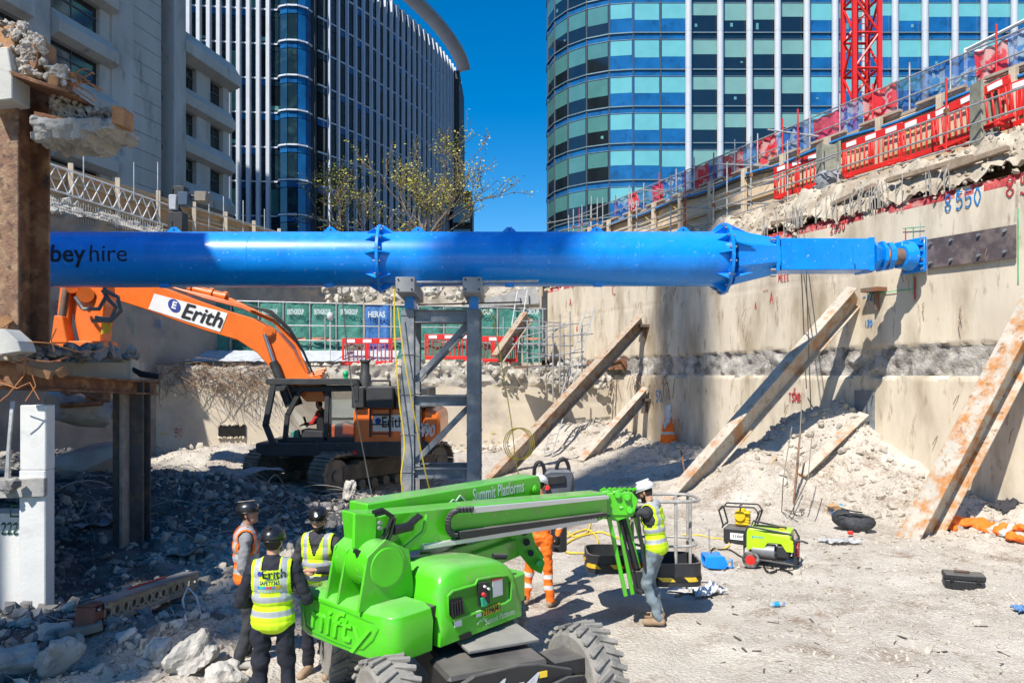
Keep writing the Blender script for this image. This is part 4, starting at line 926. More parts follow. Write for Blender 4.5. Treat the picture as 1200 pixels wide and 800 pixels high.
ringsec('end_flange', 1010, 1016, .53, .53, mBlue, 4, 45, 17, 17, 300.5, 300.5)
ringsec('jack_cone', 1016, 1030, .42, .26, mBlue, 8, 22.5, 17.0, 17.05, 300.5, 300.5)
ringsec('jack_collar', 1030, 1034, .36, .36, mBlue, 8, 22.5, 17.05, 17.05, 300.5, 300.5)
ringsec('rusty_ring', 1034, 1038, .25, .25, mat('orange_rust', (.5, .17, .05), .8, var=.3), 20, 0, 17.1, 17.1, 300.5, 300.5)
ringsec('jack_collar', 1038, 1044, .33, .33, mBlue, 8, 22.5, 17.1, 17.1, 300.5, 300.5)
ringsec('jack_rod', 1044, 1062, .19, .19, mRustS, 24, 0, 17.15, 17.2, 300.5, 300.5)
ringsec('bearing_cone', 1056, 1066, .25, .34, mBlue, 20, 0, 17.15, 17.2, 300.5, 300.5)
# wall bracket
s0 = RS(1077, 0); pc = RP(1079, 300, 0)
t = MB(); t.hexa([RW(s0 + a, n, pc.z + z) for z in (-.40, .40) for a, n in ((-.3, -.12), (.3, -.12), (.3, -.2), (-.3, -.2))]); t.build('bearing_plate', mBlue, pr, bevel=.01)
t = MB(); t.hexa([RW(s0 + a, n, pc.z + z) for z in (-.3, .3) for a, n in ((-.16, -.2), (.2, -.2), (.16, -.62), (-.05, -.62))]); t.build('bearing_block', mBlue, pr, bevel=.01)
for z in (-.22, -.07, .08, .23): t = MB(); t.hexa([RW(s0 + a, n, pc.z + z + dz) for dz in (-.02, .02) for a, n in ((-.28, -.2), (.26, -.2), (.2, -.5), (-.2, -.6))]); t.build('rib', mBlue, pr, smooth=0)
t = MB(); [t.tube(RW(s0 + a, -.2, pc.z + z), RW(s0 + a, -.24, pc.z + z), .03, n=6) for a in (-.25, .25) for z in (-.34, -.12, .12, .34)]; t.build('bolt_row', mSteel, pr)
# steel waler plate
wp = empty('waler_plate', RP(1140, 292), label='long brown steel plate bolted to the wall right of the blue bearing bracket', cat='steel plate')
sa, sb = RS(1090), RS(1193.5); pa = RP(1090, 299); t = MB(); t.hexa([RW(a, n, pa.z + z - (.03 if a == sb else 0)) for z in (-.32, .36) for a, n in ((sa, -.06), (sb, -.06), (sb, -.1), (sa, -.1))]); t.build('plate', mat('brown_plate', (.12, .095, .095), .55, metal=.3, var=.35, scale=3, c2=(.22, .17, .15), t2=.58, s2=3), wp, smooth=0)
t = MB(); [t.tube(RW(sa + (sb - sa) * f, -.1, pa.z + z), RW(sa + (sb - sa) * f, -.16, pa.z + z), .035, n=6) for f in (.05, .3, .62, .9) for z in (-.2, .24)]; t.build('bolt', mSteel, wp)
# lifting chains hanging over prop
t = MB(); [t.tube(RP(x, 215, .9), V((W(x, 300, 16.2).x, 16.2, 0)) + V((0, 0, W(x, y, 16.2).z)), .012, n=5) for x, y in ((943, 282),)]; 
t = MB()
for x, yb in ((945, 455), (951, 500)): t.path([RW(RS(x - 6), -.12, 7.2), V((W(x, 280, 16.6).x, 16.95, 6.15)), RP(x, yb, -.2)], .014, 5)
tag(t.build('hanging_cable', mat('cable_grey', (.2, .18, .14), .7)), 'pair of thin dark cables hanging down the wall behind the blue square section', 'cable')
# ================= support trestle
ts = empty('support_trestle', W(520, 600, 16.4), label='grey steel trestle tower on four legs carrying the blue tube', cat='trestle')
xs_ = [W(482, 400, 16.3).x, W(556, 400, 16.3).x]; gz = lambda x: hg(x, 16.3) - .1; ztp = W(0, 366, 16.3).z
for i, x in enumerate(xs_):
    for y in (15.85, 16.85):
        t = MB(); t.ibeam((x, y, gz(x)), (x, y, ztp), .27, .27, .02, up=(0, 1, 0)) ; t.build('leg', mSteel, ts, smooth=0, bevel=.004)
        t = MB(); [t.box((x, y, z), (.30, .30, .025)) for z in (1.1, 1.9, 2.75, 3.6, ztp - .1)]; t.build('stiffener_plate', mSteel, ts, smooth=0)
    t = MB(); t.beam((x, 15.85, ztp + .02), (x, 16.85, ztp + .02), .32, .04); t.build('cap_plate', mSteel, ts, smooth=0)
    t = MB(); t.box((x, 16.2, ztp + .17), (.2, .5, .3)); t.build('packer', mBlue, ts, bevel=.01)
    t = MB(); zc = ztp + .32 + .18; t.hexa([(x - .2, 15.35, zc - .16), (x + .2, 15.35, zc - .16), (x + .2, 16.9, zc - .24), (x - .2, 16.9, zc - .24), (x - .2, 15.35, zc + .16), (x + .2, 15.35, zc + .16), (x + .2, 16.9, zc + .0), (x - .2, 16.9, zc + .0)]); hb = t.build('head_beam', mat('head_grey', (.30, .31, .31), .6, var=.15), ts, bevel=.012)
    t = MB(); [t.tube((x + a, 15.33, zc + b), (x + a, 15.36, zc + b), .02, n=6) for a in (-.14, .14) for b in (-.1, .1)]; t.build('bolt', mBlk, hb)
def cross(z, hh=.24, y=15.85): t = MB(); t.ibeam((xs_[0] + .14, y, z), (xs_[1] - .14, y, z), .2, hh, .02); t.build('cross_beam', mSteel, ts, smooth=0)
for z in (W(0, 371, 16).z, W(0, 469, 16).z, W(0, 553, 16).z, .35): cross(z, .28 if z > 4 else .22); cross(z, .2, 16.85)
def dia(a, b): t = MB(); t.beam(a, b, .12, .12); t.build('diagonal_brace', mSteel, ts, smooth=0, bevel=.01)
for y in (15.95, 16.75):
    dia((xs_[0] + .13, y, W(0, 446, 16).z), (xs_[1] - .13, y, W(0, 380, 16).z)); dia((xs_[0] + .13, y, W(0, 541, 16).z), (xs_[1] - .13, y, W(0, 478, 16).z))
t = MB(); t.tube(W(468, 331, 15.45), W(631, 329, 15.55), .03, n=10); tag(t.build('scaffold_tube', mGalv), 'single long scaffold tube lying across the trestle head beams under the blue prop', 'tube')
t = MB(); t.tube(W(490, 357, 16.2), W(612, 354, 16.2), .02, n=6); tag(t.build('tie_rod', mRustS), 'thin dark rod running across the trestle just under its head beams', 'rod')
def rope(pts, r, m, lab, cat='rope', nm='rope'):
    # catmull smoothing
    P = [V(p) for p in pts]; out = []
    for i in range(len(P) - 1):
        p0, p1, p2, p3 = P[max(i - 1, 0)], P[i], P[i + 1], P[min(i + 2, len(P) - 1)]
        for k in range(6): t_ = k / 6; out.append(.5 * ((2 * p1) + (p2 - p0) * t_ + (2 * p0 - 5 * p1 + 4 * p2 - p3) * t_ ** 2 + (3 * p1 - p0 - 3 * p2 + p3) * t_ ** 3))
    out.append(P[-1]); t = MB(); t.path(out, r, 6); return tag(t.build(nm, m), lab, cat)
mYel = mat('rope_yellow', (.72, .52, .04), .6)
rope([W(462, 338, 15.6), W(463, 400, 15.6), W(468, 470, 15.5), W(474, 520, 15.5), W(470, 560, 15.4), W(476, 590, 15.4)], .016, mYel, 'yellow rope hanging from the blue tube beside the left trestle leg')
rope([W(466, 360, 15.5), W(474, 420, 15.5), W(488, 500, 15.5), W(500, 560, 15.4), W(507, 582, 15.3)], .014, mYel, 'thinner yellow rope slanting across the left trestle leg')
rope([W(565, 368, 15.5), W(575, 366, 15.5), W(583, 400, 15.5), W(592, 450, 15.5), W(600, 500, 15.3), W(605, 545, 15), W(612, 565, 15)], .012, mYel, 'yellow cord falling from the right trestle leg to the green boom')
rope([W(400, 335, 15.6), W(405, 390, 15.5), W(415, 470, 15.5), W(428, 540, 15.5), W(436, 582, 15.3)], .014, mat('cable_dark', (.08, .08, .07), .6), 'dark thin cable slanting down from the blue tube in front of the excavator cab', 'cable', 'cable')
t = MB(); c = W(606, 520, 15.3)
for k in range(3): t.path([c + V((.28 * math.cos(a) + .04 * k, .03 * k, .33 * math.sin(a))) for a in [j * .42 for j in range(16)]], .010, 5)
tag(t.build('rope_coil', mYel), 'loose coil of yellow cord hanging in the air right of the trestle', 'rope')
# ================= raking shores (steel sections)
def shore(T, Fo, b, h, m, lab, t_=.03, cat='raking prop'):
    t = MB(); T = V(T); Fo = V(Fo); r, d, u = frame(T - Fo, tuple(Vup(T - Fo))); 
    t.ibeam(Fo, T, b, h, t_, up=tuple(u)); o = t.build('raking_shore', m, smooth=0, bevel=.006); return tag(o, lab, cat, 'raking steel props against the right wall')
def Vup(d): return V((0, 0, 1))
mShA = mat('shore_tan', (.40, .33, .25), .8, var=.2, scale=3, bump=.3, c2=(.30, .14, .06), t2=.55, s2=3, c3=(.2, .11, .06), t3=.6, s3=8)
mShB = mat('shore_dusty', (.46, .41, .34), .85, var=.15, scale=2, bump=.2, c2=(.40, .19, .07), t2=.58, s2=2.2, c3=(.3, .25, .2), t3=.6, s3=7)
mShC = mat('shore_pale_rust', (.47, .43, .36), .75, var=.15, scale=2, bump=.3, c2=(.44, .19, .05), t2=.53, s2=3.2, w2=.09, c3=(.25, .12, .05), t3=.62, s3=9)
def gnd(px, py): # intersection of the view ray with real ground
    d = 4.
    while d < 40:
        p = W(px, py, d)
        if p.z <= hg(p.x, p.y): break
        d += .04
    return p
def sh(T, Fp, b, h, m, lab, t_=.03, up=None):
    Fo = gnd(*Fp); d = (T - Fo).normalized(); Fo -= d * .5; t = MB()
    # channel-like H with open side facing up-camera: flanges at sides
    u = (V((0, 0, 1)) - d * d.z).normalized(); 
    t.ibeam(Fo, T, b, h, t_, up=tuple(u)); return tag(t.build('raking_shore', m, smooth=0, bevel=.006), lab, 'raking prop', 'raking steel props against the right wall')
def shH(T, Fp, b, h, m, lab, t_=.03, up=(-.1, -.36, .93)):
    """H section, flanges top-left and bottom-right, web in shade between them"""
    Fo = gnd(*Fp); d = (T - Fo).normalized(); Fo -= d * .4
    t = MB(); t.ibeam(Fo, T, b, h, t_, up=up); return tag(t.build('raking_shore', m, smooth=0, bevel=.006), lab, 'raking prop', 'raking steel props against the right wall')
shH(RP(752, 376, -.15), (583, 558), .27, .56, mShA, 'long thin tan steel prop leaning on the wall right of the trestle')
shH(RP(757, 400 + 60, -.1), (688, 538), .26, .5, mShB, 'short dusty steel prop below the upper end of the long thin tan one')
shH(RP(1003, 345, -.1), (797, 580), .30, .56, mShB, 'heavy dusty steel prop whose top meets the wall under the blue square section')
shH(RP(1222, 352, -.1), (1078, 628), .46, .62, mShC, 'broad white and orange-rusted steel prop at the right edge', .035, (0, -.2, 1))
shH(RP(1014, 492, -.1), (952, 552), .28, .48, mShB, 'short half-buried steel prop with a plate on the wall left of the rusted one')
t = MB(); t.hexa([RW(RS(1015) + a, n, 1.6 + z) for z in (-.1, 1.15) for a, n in ((-.3, -.04), (.3, -.04), (.3, -.08), (-.3, -.08))]); tag(t.build('wall_plate', mSteel), 'grey steel seat plate on the wall at the top of the half-buried prop', 'steel plate')
for px, py, lab in ((757, 382, 'small steel corbel under the top of the long thin tan prop'), (1030, 340, 'steel corbel under the top of the heavy dusty prop'), (760, 468, 'small steel corbel at the top of the short dusty prop')):
    t = MB(); p = RP(px, py, 0); s = RS(px); t.hexa([RW(s + a, n, p.z + z) for z in (-.05, .05) for a, n in ((-.25, 0), (.25, 0), (.25, -.35), (-.25, -.35))]); t.hexa([RW(s + a, n, p.z + z) for z in (-.5, -.05) for a, n in ((-.02, 0), (.02, 0), (.02, -.15), (-.02, -.15))]); tag(t.build('corbel', mRustS, smooth=0), lab, 'bracket')
t = MB(); s = RS(714); p = RP(714, 426); t.hexa([RW(s + a, n, p.z + z) for z in (-.25, .12) for a, n in ((-1.4, -.02), (1.4, -.02), (1.4, -.3), (-1.4, -.3))]); t.beam(RW(s - 1.9, -.35, p.z + .18), RW(s + .6, -.35, p.z - .12), .06, .08); tag(t.build('rusty_waling', mRust, smooth=0), 'short rusty steel waling on the wall between the two thin props', 'steel beam')
# upper raking piece at back & ladders & scaffold
t = MB(); t.ibeam(W(583, 420, 29.5), W(618, 370, 30.5), .4, .45, .03); tag(t.build('raking_shore', mShA, smooth=0), 'small tan steel prop at the right end of the green screens beside the ladder', 'raking prop', 'raking steel props against the right wall')
def ladder(a, b, w, lab, m=mGalv, n=18, side=None):
    a = V(a); b = V(b); sd = V(side or (1, 0, 0)); o = empty('ladder', a, label=lab, cat='ladder')
    for sg in (-1, 1): t = MB(); t.beam(a + sd * w / 2 * sg, b + sd * w / 2 * sg, .04, .08, up=(0, 1, 0)); t.build('stile', m, o, smooth=0)
    for k in range(1, n): t = MB(); c = a.lerp(b, k / n); t.tube(c - sd * w / 2, c + sd * w / 2, .016, n=5); t.build('rung', m, o)
ladder(W(640, 540, 26.5), W(692, 362, 28.2), .42, 'long aluminium ladder standing against the tube scaffold by the pit corner', side=(.8, .3, .2))
ladder(W(600, 415, 31), W(612, 340, 32), .42, 'aluminium ladder at the right end of the green screens', n=9)
sc = empty('tube_scaffold', W(650, 440, 27), label='small tangled tube scaffold tower by the pit corner behind the long ladder', cat='scaffold')
random.seed(3)
for x, y0, y1, d in ((618, 440, 375, 28), (632, 445, 372, 27), (648, 470, 380, 27.5), (656, 460, 368, 26.8), (668, 440, 365, 27.6), (682, 470, 378, 28), (625, 430, 385, 29), (640, 430, 378, 28.6), (661, 480, 390, 28.3)):
    t = MB(); t.tube(W(x, y0, d), W(x, y1, d), .028, n=6); t.build('standard', mGalv, sc)
for a, b, d in (((605, 385), (678, 379), 27.4), ((600, 403), (672, 405), 27.2), ((610, 395), (665, 382), 27), ((615, 420), (684, 412), 27.3), ((640, 395), (695, 391), 26.9), ((620, 431), (690, 428), 27.5), ((606, 412), (660, 418), 28), ((612, 376), (655, 378), 28.2), ((630, 405), (662, 378), 27.1)):
    t = MB(); t.tube(W(*a, d), W(*b, d + .6), .026, n=6); t.build('ledger', mGalv, sc)
t = MB(); t.hexa([W(602, 432, 27.6), W(650, 430, 27.8), W(650, 430, 29), W(602, 432, 29), W(602, 429, 27.6), W(650, 427, 27.8), W(650, 427, 29), W(602, 429, 29)]); t.build('deck_board', mRustS, sc, smooth=0)
# ================= green screens on the terrace
gs = empty('screen_fence', W(400, 410, 30), label='row of green sheeted screens with one blue sheet on the terrace behind the excavator', cat='screen fence')
mTarp = mat('tarp_green', (.05, .22, .17), .65, var=.25, scale=1.5, bump=.5, bscale=4, bdist=.15, c2=(.16, .36, .30), t2=.62, s2=1.3); mTarpD = mat('tarp_green_dark', (.01, .12, .10), .5, var=.3, bump=.5, bscale=4, bdist=.15); mTarpB = mat('tarp_blue', (.04, .16, .42), .5, var=.25, scale=2, bump=.5, bscale=4, bdist=.15, c2=(.3, .4, .55), t2=.6, s2=1.5)
TA = W(173, 0, 29.3); TB = W(648, 0, 32.2)
def TP(px, py): 
    k = (px - 600) / F; D_ = TB - TA; u = (k * TA.y - TA.x) / (D_.x - k * D_.y); y = TA.y + D_.y * u; return W(px, py, y)
ed = [173, 203, 237, 270, 303, 332, 363, 394, 426, 458, 490, 520, 552, 583, 612, 636]
for i, (a, b) in enumerate(zip(ed, ed[1:])):
    blue = i == 8; m = mTarpB if blue else (mTarpD if i in (0, 1, 3) else mTarp); nn = 10; vs = []
    for q in range(nn + 1):
        x = a + 1 + (b - a - 2) * q / nn
        for j in range(7): y = 354 + (a - 300) * .028 + j * (406 + (10 if not blue else 14) - 354) / 6; p = TP(x, y); p.y += .12 * N3(x * .12, y * .09, i) + (.06 if q in (0, nn) else 0); vs.append(p)
    t = MB(); t.use(m); t.add(vs, [(q * 7 + j, (q + 1) * 7 + j, (q + 1) * 7 + j + 1, q * 7 + j + 1) for q in range(nn) for j in range(6)])
    t.use(mat('tarp_print', (.5, .56, .56), .6)); p = TP((a + b) / 2, 366 if not blue else 369); w_ = (b - a) * .62 / F * p.y
    M = axes(p - V((0, .16, 0)), (1, 0, 0), (0, 0, 1)); 
    if i in (4, 5, 6, 7, 12, 14): t.text('ERITHGROUP' if i < 8 else 'GROUP', .3, M, w_, .01)
    if blue: t.text('HERAS', .34, M, w_, .012)
    t.use(mat('tarp_band', (.55, .22, .12), .6)); p = TP((a + b) / 2, 397); 
    if i > 2 and not blue and i % 3 != 1: t.box(p - V((0, .16, 0)), (w_ * 1.25, .01, .1))
    t.build('sheet', None, gs, smooth=1.2)
for i, x in enumerate(ed): t = MB(); t.tube(TP(x, 412), TP(x, 351 + (x - 300) * .03), .03, n=6); t.build('post', mGalv, gs)
for y in (382, 399): t = MB(); t.tube(TP(330, y) - V((0, .5, 0)), TP(640, y + 4) - V((0, .5, 0)), .025, n=6); t.build('rail', mGalv, gs)
t = MB(); t.tube(TP(173, 350), TP(640, 362), .03, n=6); t.build('rail', mGalv, gs)
for x in (385, 447, 540, 590): t = MB(); t.tube(TP(x, 425) - V((0, .55, 0)), TP(x, 372) - V((0, .55, 0)), .028, n=6); t.build('post', mGalv, gs)
# white sheeting on the ground under the screens
t = MB(); vs = []
for q in range(60):
    for j in range(5): x = 205 + (470 - 205) * q / 59; p = TP(x, 411 + j * 3.2); p -= V((0, .5 + j * .25 + .15 * N3(x * .1, j), 0)); p.z += .05 * N3(x * .2, j * 2.); vs.append(p)
t.add(vs, [(q * 5 + j, (q + 1) * 5 + j, (q + 1) * 5 + j + 1, q * 5 + j + 1) for q in range(59) for j in range(4)])
tag(t.build('ground_sheet', mat('white_sheet', (.45, .47, .49), .5, var=.15, bump=.4, bscale=5, bdist=.1), smooth=1.5), 'crumpled white sheeting along the foot of the green screens', 'sheet')
G2 = 'red plastic barriers on the back terrace'
for x0, x1, yb, d, lab in ((409, 452, 427, 29.3, 'red plastic barrier on the terrace left of the trestle, below the blue sheet'), (507, 545, 421, 30.6, 'pinkish red barrier seen between the trestle legs'), (562, 594, 424, 30, 'red barrier just right of the right trestle leg on the terrace')):
    p = W((x0 + x1) / 2, yb, d); M = Matrix.Translation(p); o = putbar(M, lab, G2)
t = MB(); b_ = W(338 + 49, 422, 29); t.lathe([(.02, 0), (.03, 1.6)], b_, n=8); t.ell(b_ + V((0, 0, 1.72)), (.14, .14, .17)); tag(t.build('work_lamp', mat('lampw', (.5, .5, .48), .4)), 'small round work lamp on a pole in front of the green screens', 'lamp')
# ================= excavator
ex = empty('excavator', W(430, 560, 21.5), label='orange crawler excavator with black cab guard standing before the back wall', cat='excavator')
def XW(px, py, d=20.6): return W(px, py, d)
mBody = mOrange; mGuard = mat('guard_black', (.035, .037, .04), .55, var=.3, dust=.35)
def prof(name, pts, d, thick, m, par=ex, bev=.03, smooth=0, dd=0.):
    """side profile from pixels, at distance d, thickness along Y"""
    t = MB(); P = [W(x, y, d) for x, y in pts]; 
    if dd: P = [p + V((0, dd * (x - pts[0][0]), 0)) for p, (x, y) in zip(P, pts)]
    t.poly(P, (0, thick, 0)); return t.build(name, m, par, smooth=smooth, bevel=bev)
# boom: curved box with panel
boom = [(96, 322), (150, 318), (190, 336), (228, 350), (268, 364), (301, 374), (330, 391), (348, 412), (362, 437), (378, 447), (386, 470), (362, 470), (335, 440), (320, 430), (306, 414), (283, 399), (245, 388), (210, 376), (172, 362), (140, 352), (100, 345)]
bo = prof('boom', boom, 20.3, .62, mBody, smooth=0, bev=.02)
t = MB(); t.use(mWhite); t.poly([W(x, y, 19.985) for x, y in ((181, 344), (267, 367), (258, 389), (174, 362))], (0, .02, 0))
M = axes(W(225, 367, 19.96), W(267, 379, 20) - W(181, 356, 20), (0, 0, 1)); t.use(mBlk); 
vs, fs = text_mesh('Erith', .58, 1.12, .008, 0, .18, 'LEFT'); M2 = M @ Matrix.Translation((-.30, .0, .004)); t.add([M2 @ v for v in vs], fs)
t.use(mNavy); vs, fs = text_mesh('\u2022', .5, None, 0, 0, 0, 'CENTER'); 
def disc(t, c, x, y, r, n=24): c = V(c); x = V(x).normalized(); y = V(y).normalized(); t.add([c] + [c + (x * math.cos(a) + y * math.sin(a)) * r for a in [k * 2 * math.pi / n for k in range(n)]], [(0, k + 1, (k + 1) % n + 1) for k in range(n)])
disc(t, M @ V((-.52, .08, .004)), (1, 0, -.25), (0, 0, 1), .17); t.use(mWhite); t.text('E', .26, M @ Matrix.Translation((-.52, .08, .008)), None, .01)
t.build('name_panel', None, bo, smooth=0)
t = MB(); t.tube(W(315, 389, 19.9), W(315, 389, 20.7), .17, n=16); t.tube(W(315, 389, 19.85), W(315, 389, 19.9), .1, n=12); t.build('boom_pin', mBody, bo)
for dy in (-.42, .42):
    t = MB(); t.tube(W(316, 392, 20.3) + V((0, dy, 0)), W(331, 438, 20.3) + V((0, dy, 0)), .055, n=10); t.build('boom_cylinder_rod', mat('chrome', (.6, .6, .6), .2, metal=.9), ex)
    t = MB(); t.tube(W(326, 424, 20.3) + V((0, dy, 0)), W(345, 475, 20.3) + V((0, dy, 0)), .12, n=12); t.build('boom_cylinder', mGuard, ex)
t = MB(); t.tube(W(222, 338, 20.2), W(262, 348, 20.2), .13, n=14); t.tube(W(262, 348, 20.2), W(300, 366, 20.2), .07, n=10); [t.tube(W(x, y, 20.2), W(x + 4, y + 1, 20.2), .17, n=14) for x, y in ((222, 338), (246, 344), (262, 348))]; t.build('arm_cylinder', mBody, ex)
t = MB(); [t.path([W(200 + k * 3, 336 + k, 20.0), W(240, 349 - k, 20.0), W(285, 361 - k, 20.0), W(320, 377 - k, 20.1), W(346, 404 - k * 2, 20.1), W(360, 436, 20.1)], .028, 6) for k in range(4)]; t.build('hydraulic_line', mBody, ex)
t = MB(); [t.path([W(290 + k * 2, 358, 19.9), W(318, 364 + k * 2, 19.9), W(340, 385 + k * 2, 19.9), W(356, 412 + k, 19.9), W(366, 436, 20)], .025, 6) for k in range(3)]; t.build('hose', mHose, ex)
# stick and processor on the left
prof('arm', [(84, 322), (128, 322), (130, 350), (124, 405), (100, 405), (88, 352)], 18.9, .5, mBody, bev=.03)
prof('arm_linkage', [(74, 325), (86, 330), (80, 402), (66, 402)], 18.6, .2, mBody, bev=.02); prof('bucket_link', [(64, 402), (68, 370), (78, 371), (84, 402)], 18.5, .35, mBody, bev=.02)
prof('yellow_decal', [(120, 378), (131, 376), (129, 390), (118, 392)], 18.6, .02, mat('decal_yellow', (.75, .5, .03), .5), bev=0)
t = MB(); t.tube(W(78, 338, 18.5), W(68, 400, 18.5), .09, n=10); t.build('arm_cylinder', mRustS, ex)
t = MB(); t.tube(W(100, 345, 18.5), W(100, 345, 19.3), .2, n=14); t.tube(W(84, 337, 18.4), W(84, 337, 18.9), .14, n=12); t.build('arm_pin', mBody, ex)
for k, pts in enumerate(([(88, 348), (98, 362), (116, 362), (124, 348), (122, 332)], [(108, 376), (130, 376), (142, 364), (138, 348), (122, 340)], [(120, 340), (128, 352), (136, 360), (130, 374), (112, 372)])):
    rp = [W(x, y, 18.3) for x, y in pts]; t = MB(); t.path([rp[0].lerp(rp[1], .5)] + rp[1:], .05, 8); t.path(rp, .045, 8); t.build('hose', mat('hose_grey', (.14, .14, .14), .4), ex)
prof('attachment_head', [(60, 400), (130, 400), (128, 425), (70, 425)], 18.7, .7, mBody)
# house
yc = 21.0
deck = prof('deck_frame', [(318, 514), (506, 512), (506, 524), (500, 529), (330, 529), (318, 523)], 20.9, 2.6, mGuard, bev=.03)
t = MB(); [t.tube(W(x, 520, 19.55), W(x, 520, 19.7), .07, n=10) for x in (372, 396, 443, 453, 499)]; t.build('deck_bolt', mGuard, deck)
prof('engine_cover', [(425, 478), (430, 475), (500, 475), (500, 517), (425, 517)], 20.9, 2.5, mBody, bev=.06)
prof('counterweight', [(501, 476), (516, 477), (521, 484), (521, 512), (516, 518), (501, 517)], 21.0, 2.6, mBody, bev=.09)
t = MB(); t.use(mWhite); t.poly([W(x, y, 19.6) for x, y in ((437, 486), (473, 486), (473, 505), (437, 505))], (0, .02, 0)); t.use(mBlk); t.text('Erith', .4, axes(W(460, 495, 19.58), (1, 0, 0), (0, 0, 1)), .56, .005); t.use(mNavy); disc(t, W(443, 493, 19.58), (1, 0, 0), (0, 0, 1), .08)
t.build('name_panel', None, ex, smooth=0)
t = MB(); t.use(mat('decal_silver', (.6, .6, .6), .4)); t.text('490', .42, axes(W(500, 505, 19.58), (1, 0, 0), (0, 0, 1)), .42, .016, shear=.25); t.use(mWhite); t.text('ZAXIS', .13, axes(W(496, 498, 19.58), (1, 0, 0), (0, 0, 1)), .3, .004); t.build('model_lettering', None, ex, smooth=0)
for x0, y0, x1, y1, d, th in ((422, 452, 436, 476, 20.6, 2.2), (438, 452, 468, 476, 20.4, 2.2), (470, 453, 506, 476, 20.6, 2.2)):
    e1 = prof('engine_box', [(x0, y0 + 2), (x0 + 2, y0), (x1 - 2, y0), (x1, y0 + 2), (x1, y1), (x0, y1)], d, th, mGuard, bev=.03)
t = MB(); [t.b2(W(489, 455.5 + k * 2.2, 19.48), W(503, 456.6 + k * 2.2, 19.5)) for k in range(8)]; t.build('vent_louvre', mat('louvre', (.1, .1, .1), .6), ex)
t = MB(); t.lathe([(.16, 0), (.16, .5), (.12, .55), (.12, .85), (.15, .86), (.15, .92)], W(428, 461, 20.2), n=16); t.build('exhaust', mGuard, ex)
t = MB(); t.path([W(x, y, 19.5) for x, y in ((434, 512), (434, 450), (436, 446), (456, 446))], .03, 6); [t.tube(W(434, y, 19.5), W(457, y, 19.5), .022, n=6) for y in (508, 497, 486, 476, 466)]; t.tube(W(457, 446, 19.5), W(457, 512, 19.5), .03, n=6); t.build('access_ladder', mGuard, ex)
t = MB(); [t.path([W(a, 475, 19.6), W(a, 455, 19.6), W(b, 455, 19.6), W(b, 475, 19.6)], .022, 6) for a, b in ((424, 434), (449, 462), (462, 500))]; t.build('handrail', mGuard, ex)
# cab and guard
fr_ = MB(); d1, d2 = 19.55, 21.2
def bar(a, b, d, w=.13, w2=None): fr_.beam(W(*a, d), W(*b, d), w, w2 or w, up=(0, 1, 0))
for d in (d1, d2):
    bar((314, 447), (420, 447), d, .16); bar((321, 449), (311, 499), d, .14); bar((311, 497), (321, 522), d, .14); bar((335, 449), (331, 456), d); bar((418, 447), (418, 470), d)
for p in ((314, 447), (311, 498), (320, 521), (366, 446), (418, 447)): fr_.beam(W(*p, d1), W(*p, d2), .13, .1)
fr_.poly([W(x, y, d1 - .0) for x, y in ((312, 444), (345, 444), (333, 458), (323, 458))], (0, .1, 0)); fr_.beam(W(345, 446, 20.4), W(418, 446, 20.4), 1.5, .05)
[fr_.tube(W(316 + k * 0, 455 + k * 8, d1), W(316, 455 + k * 8, d2), .02, n=5) for k in range(8)]
fr_.build('cab_guard', mGuard, ex, bevel=.01)
cb = MB(); D1, D2 = 19.75, 21.0
def cbar(a, b, d, w=.1): cb.beam(W(*a, d), W(*b, d), w, w, up=(0, 1, 0))
for d in (D1, D2):
    cbar((352, 456), (421, 455), d, .14); cbar((353, 456), (337, 486), d, .12); cbar((337, 484), (334, 516), d, .12); cbar((384, 456), (382, 516), d, .12); cbar((421, 454), (421, 516), d, .16); cbar((334, 515), (421, 514), d, .12); cbar((387, 490), (420, 490), d, .06); cbar((387, 458), (387, 514), d, .06)
for p in ((352, 456), (421, 455), (334, 515), (337, 486)): cb.beam(W(*p, D1), W(*p, D2), .12, .1)
cb.poly([W(x, y, 20.4) for x, y in ((352, 452), (420, 451), (424, 455), (424, 457), (350, 458))], (0, 1.35, 0)); cb.poly([W(x, y, 20.4) for x, y in ((334, 512), (423, 512), (423, 518), (334, 518))], (0, 1.3, 0))
cbo = cb.build('cab', mGuard, ex, bevel=.012)
mGl = mat('cab_glass', (.25, .32, .33), .05, var=0, alpha=.28, spec=.8)
t = MB(); t.poly([W(x, y, 19.76) for x, y in ((388, 458), (419, 458), (419, 513), (388, 513))], (0, .02, 0)); t.poly([W(x, y, 20.98) for x, y in ((352, 458), (419, 458), (419, 513), (336, 513), (338, 486))], (0, .02, 0)); t.build('window', mGl, cbo, smooth=0)
prof('seat_back', [(372, 482), (381, 480), (384, 506), (374, 507)], 20.35, .5, mBlk, cbo); prof('seat_base', [(356, 502), (382, 504), (382, 512), (356, 512)], 20.35, .55, mat('seat_dark', (.03, .03, .035), .8), cbo)
prof('console', [(390, 498), (404, 494), (418, 498), (418, 512), (392, 512)], 20.4, .6, mOrange, cbo); prof('control_box', [(343, 505), (350, 503), (352, 514), (342, 514)], 20.2, .3, mat('ctl_teal', (.05, .25, .2), .5), cbo)
t = MB(); t.tube(W(360, 500, 20.1), W(356, 488, 20.05), .03, n=6); t.build('joystick', mBlk, cbo)
t = MB(); t.tube(W(405, 447, 20), W(405, 441, 20), .06, n=10); t.ell(W(405, 438, 20), (.08, .08, .09)); t.build('beacon', mat('beacon_green', (.0, .35, .12), .3), ex)
prof('red_lamp', [(414, 528), (418, 528), (418, 532), (414, 532)], 19.5, .08, mRed, bev=0); prof('body_bracket', [(365, 438), (376, 433), (380, 444), (370, 446)], 20.3, .5, mBody); 
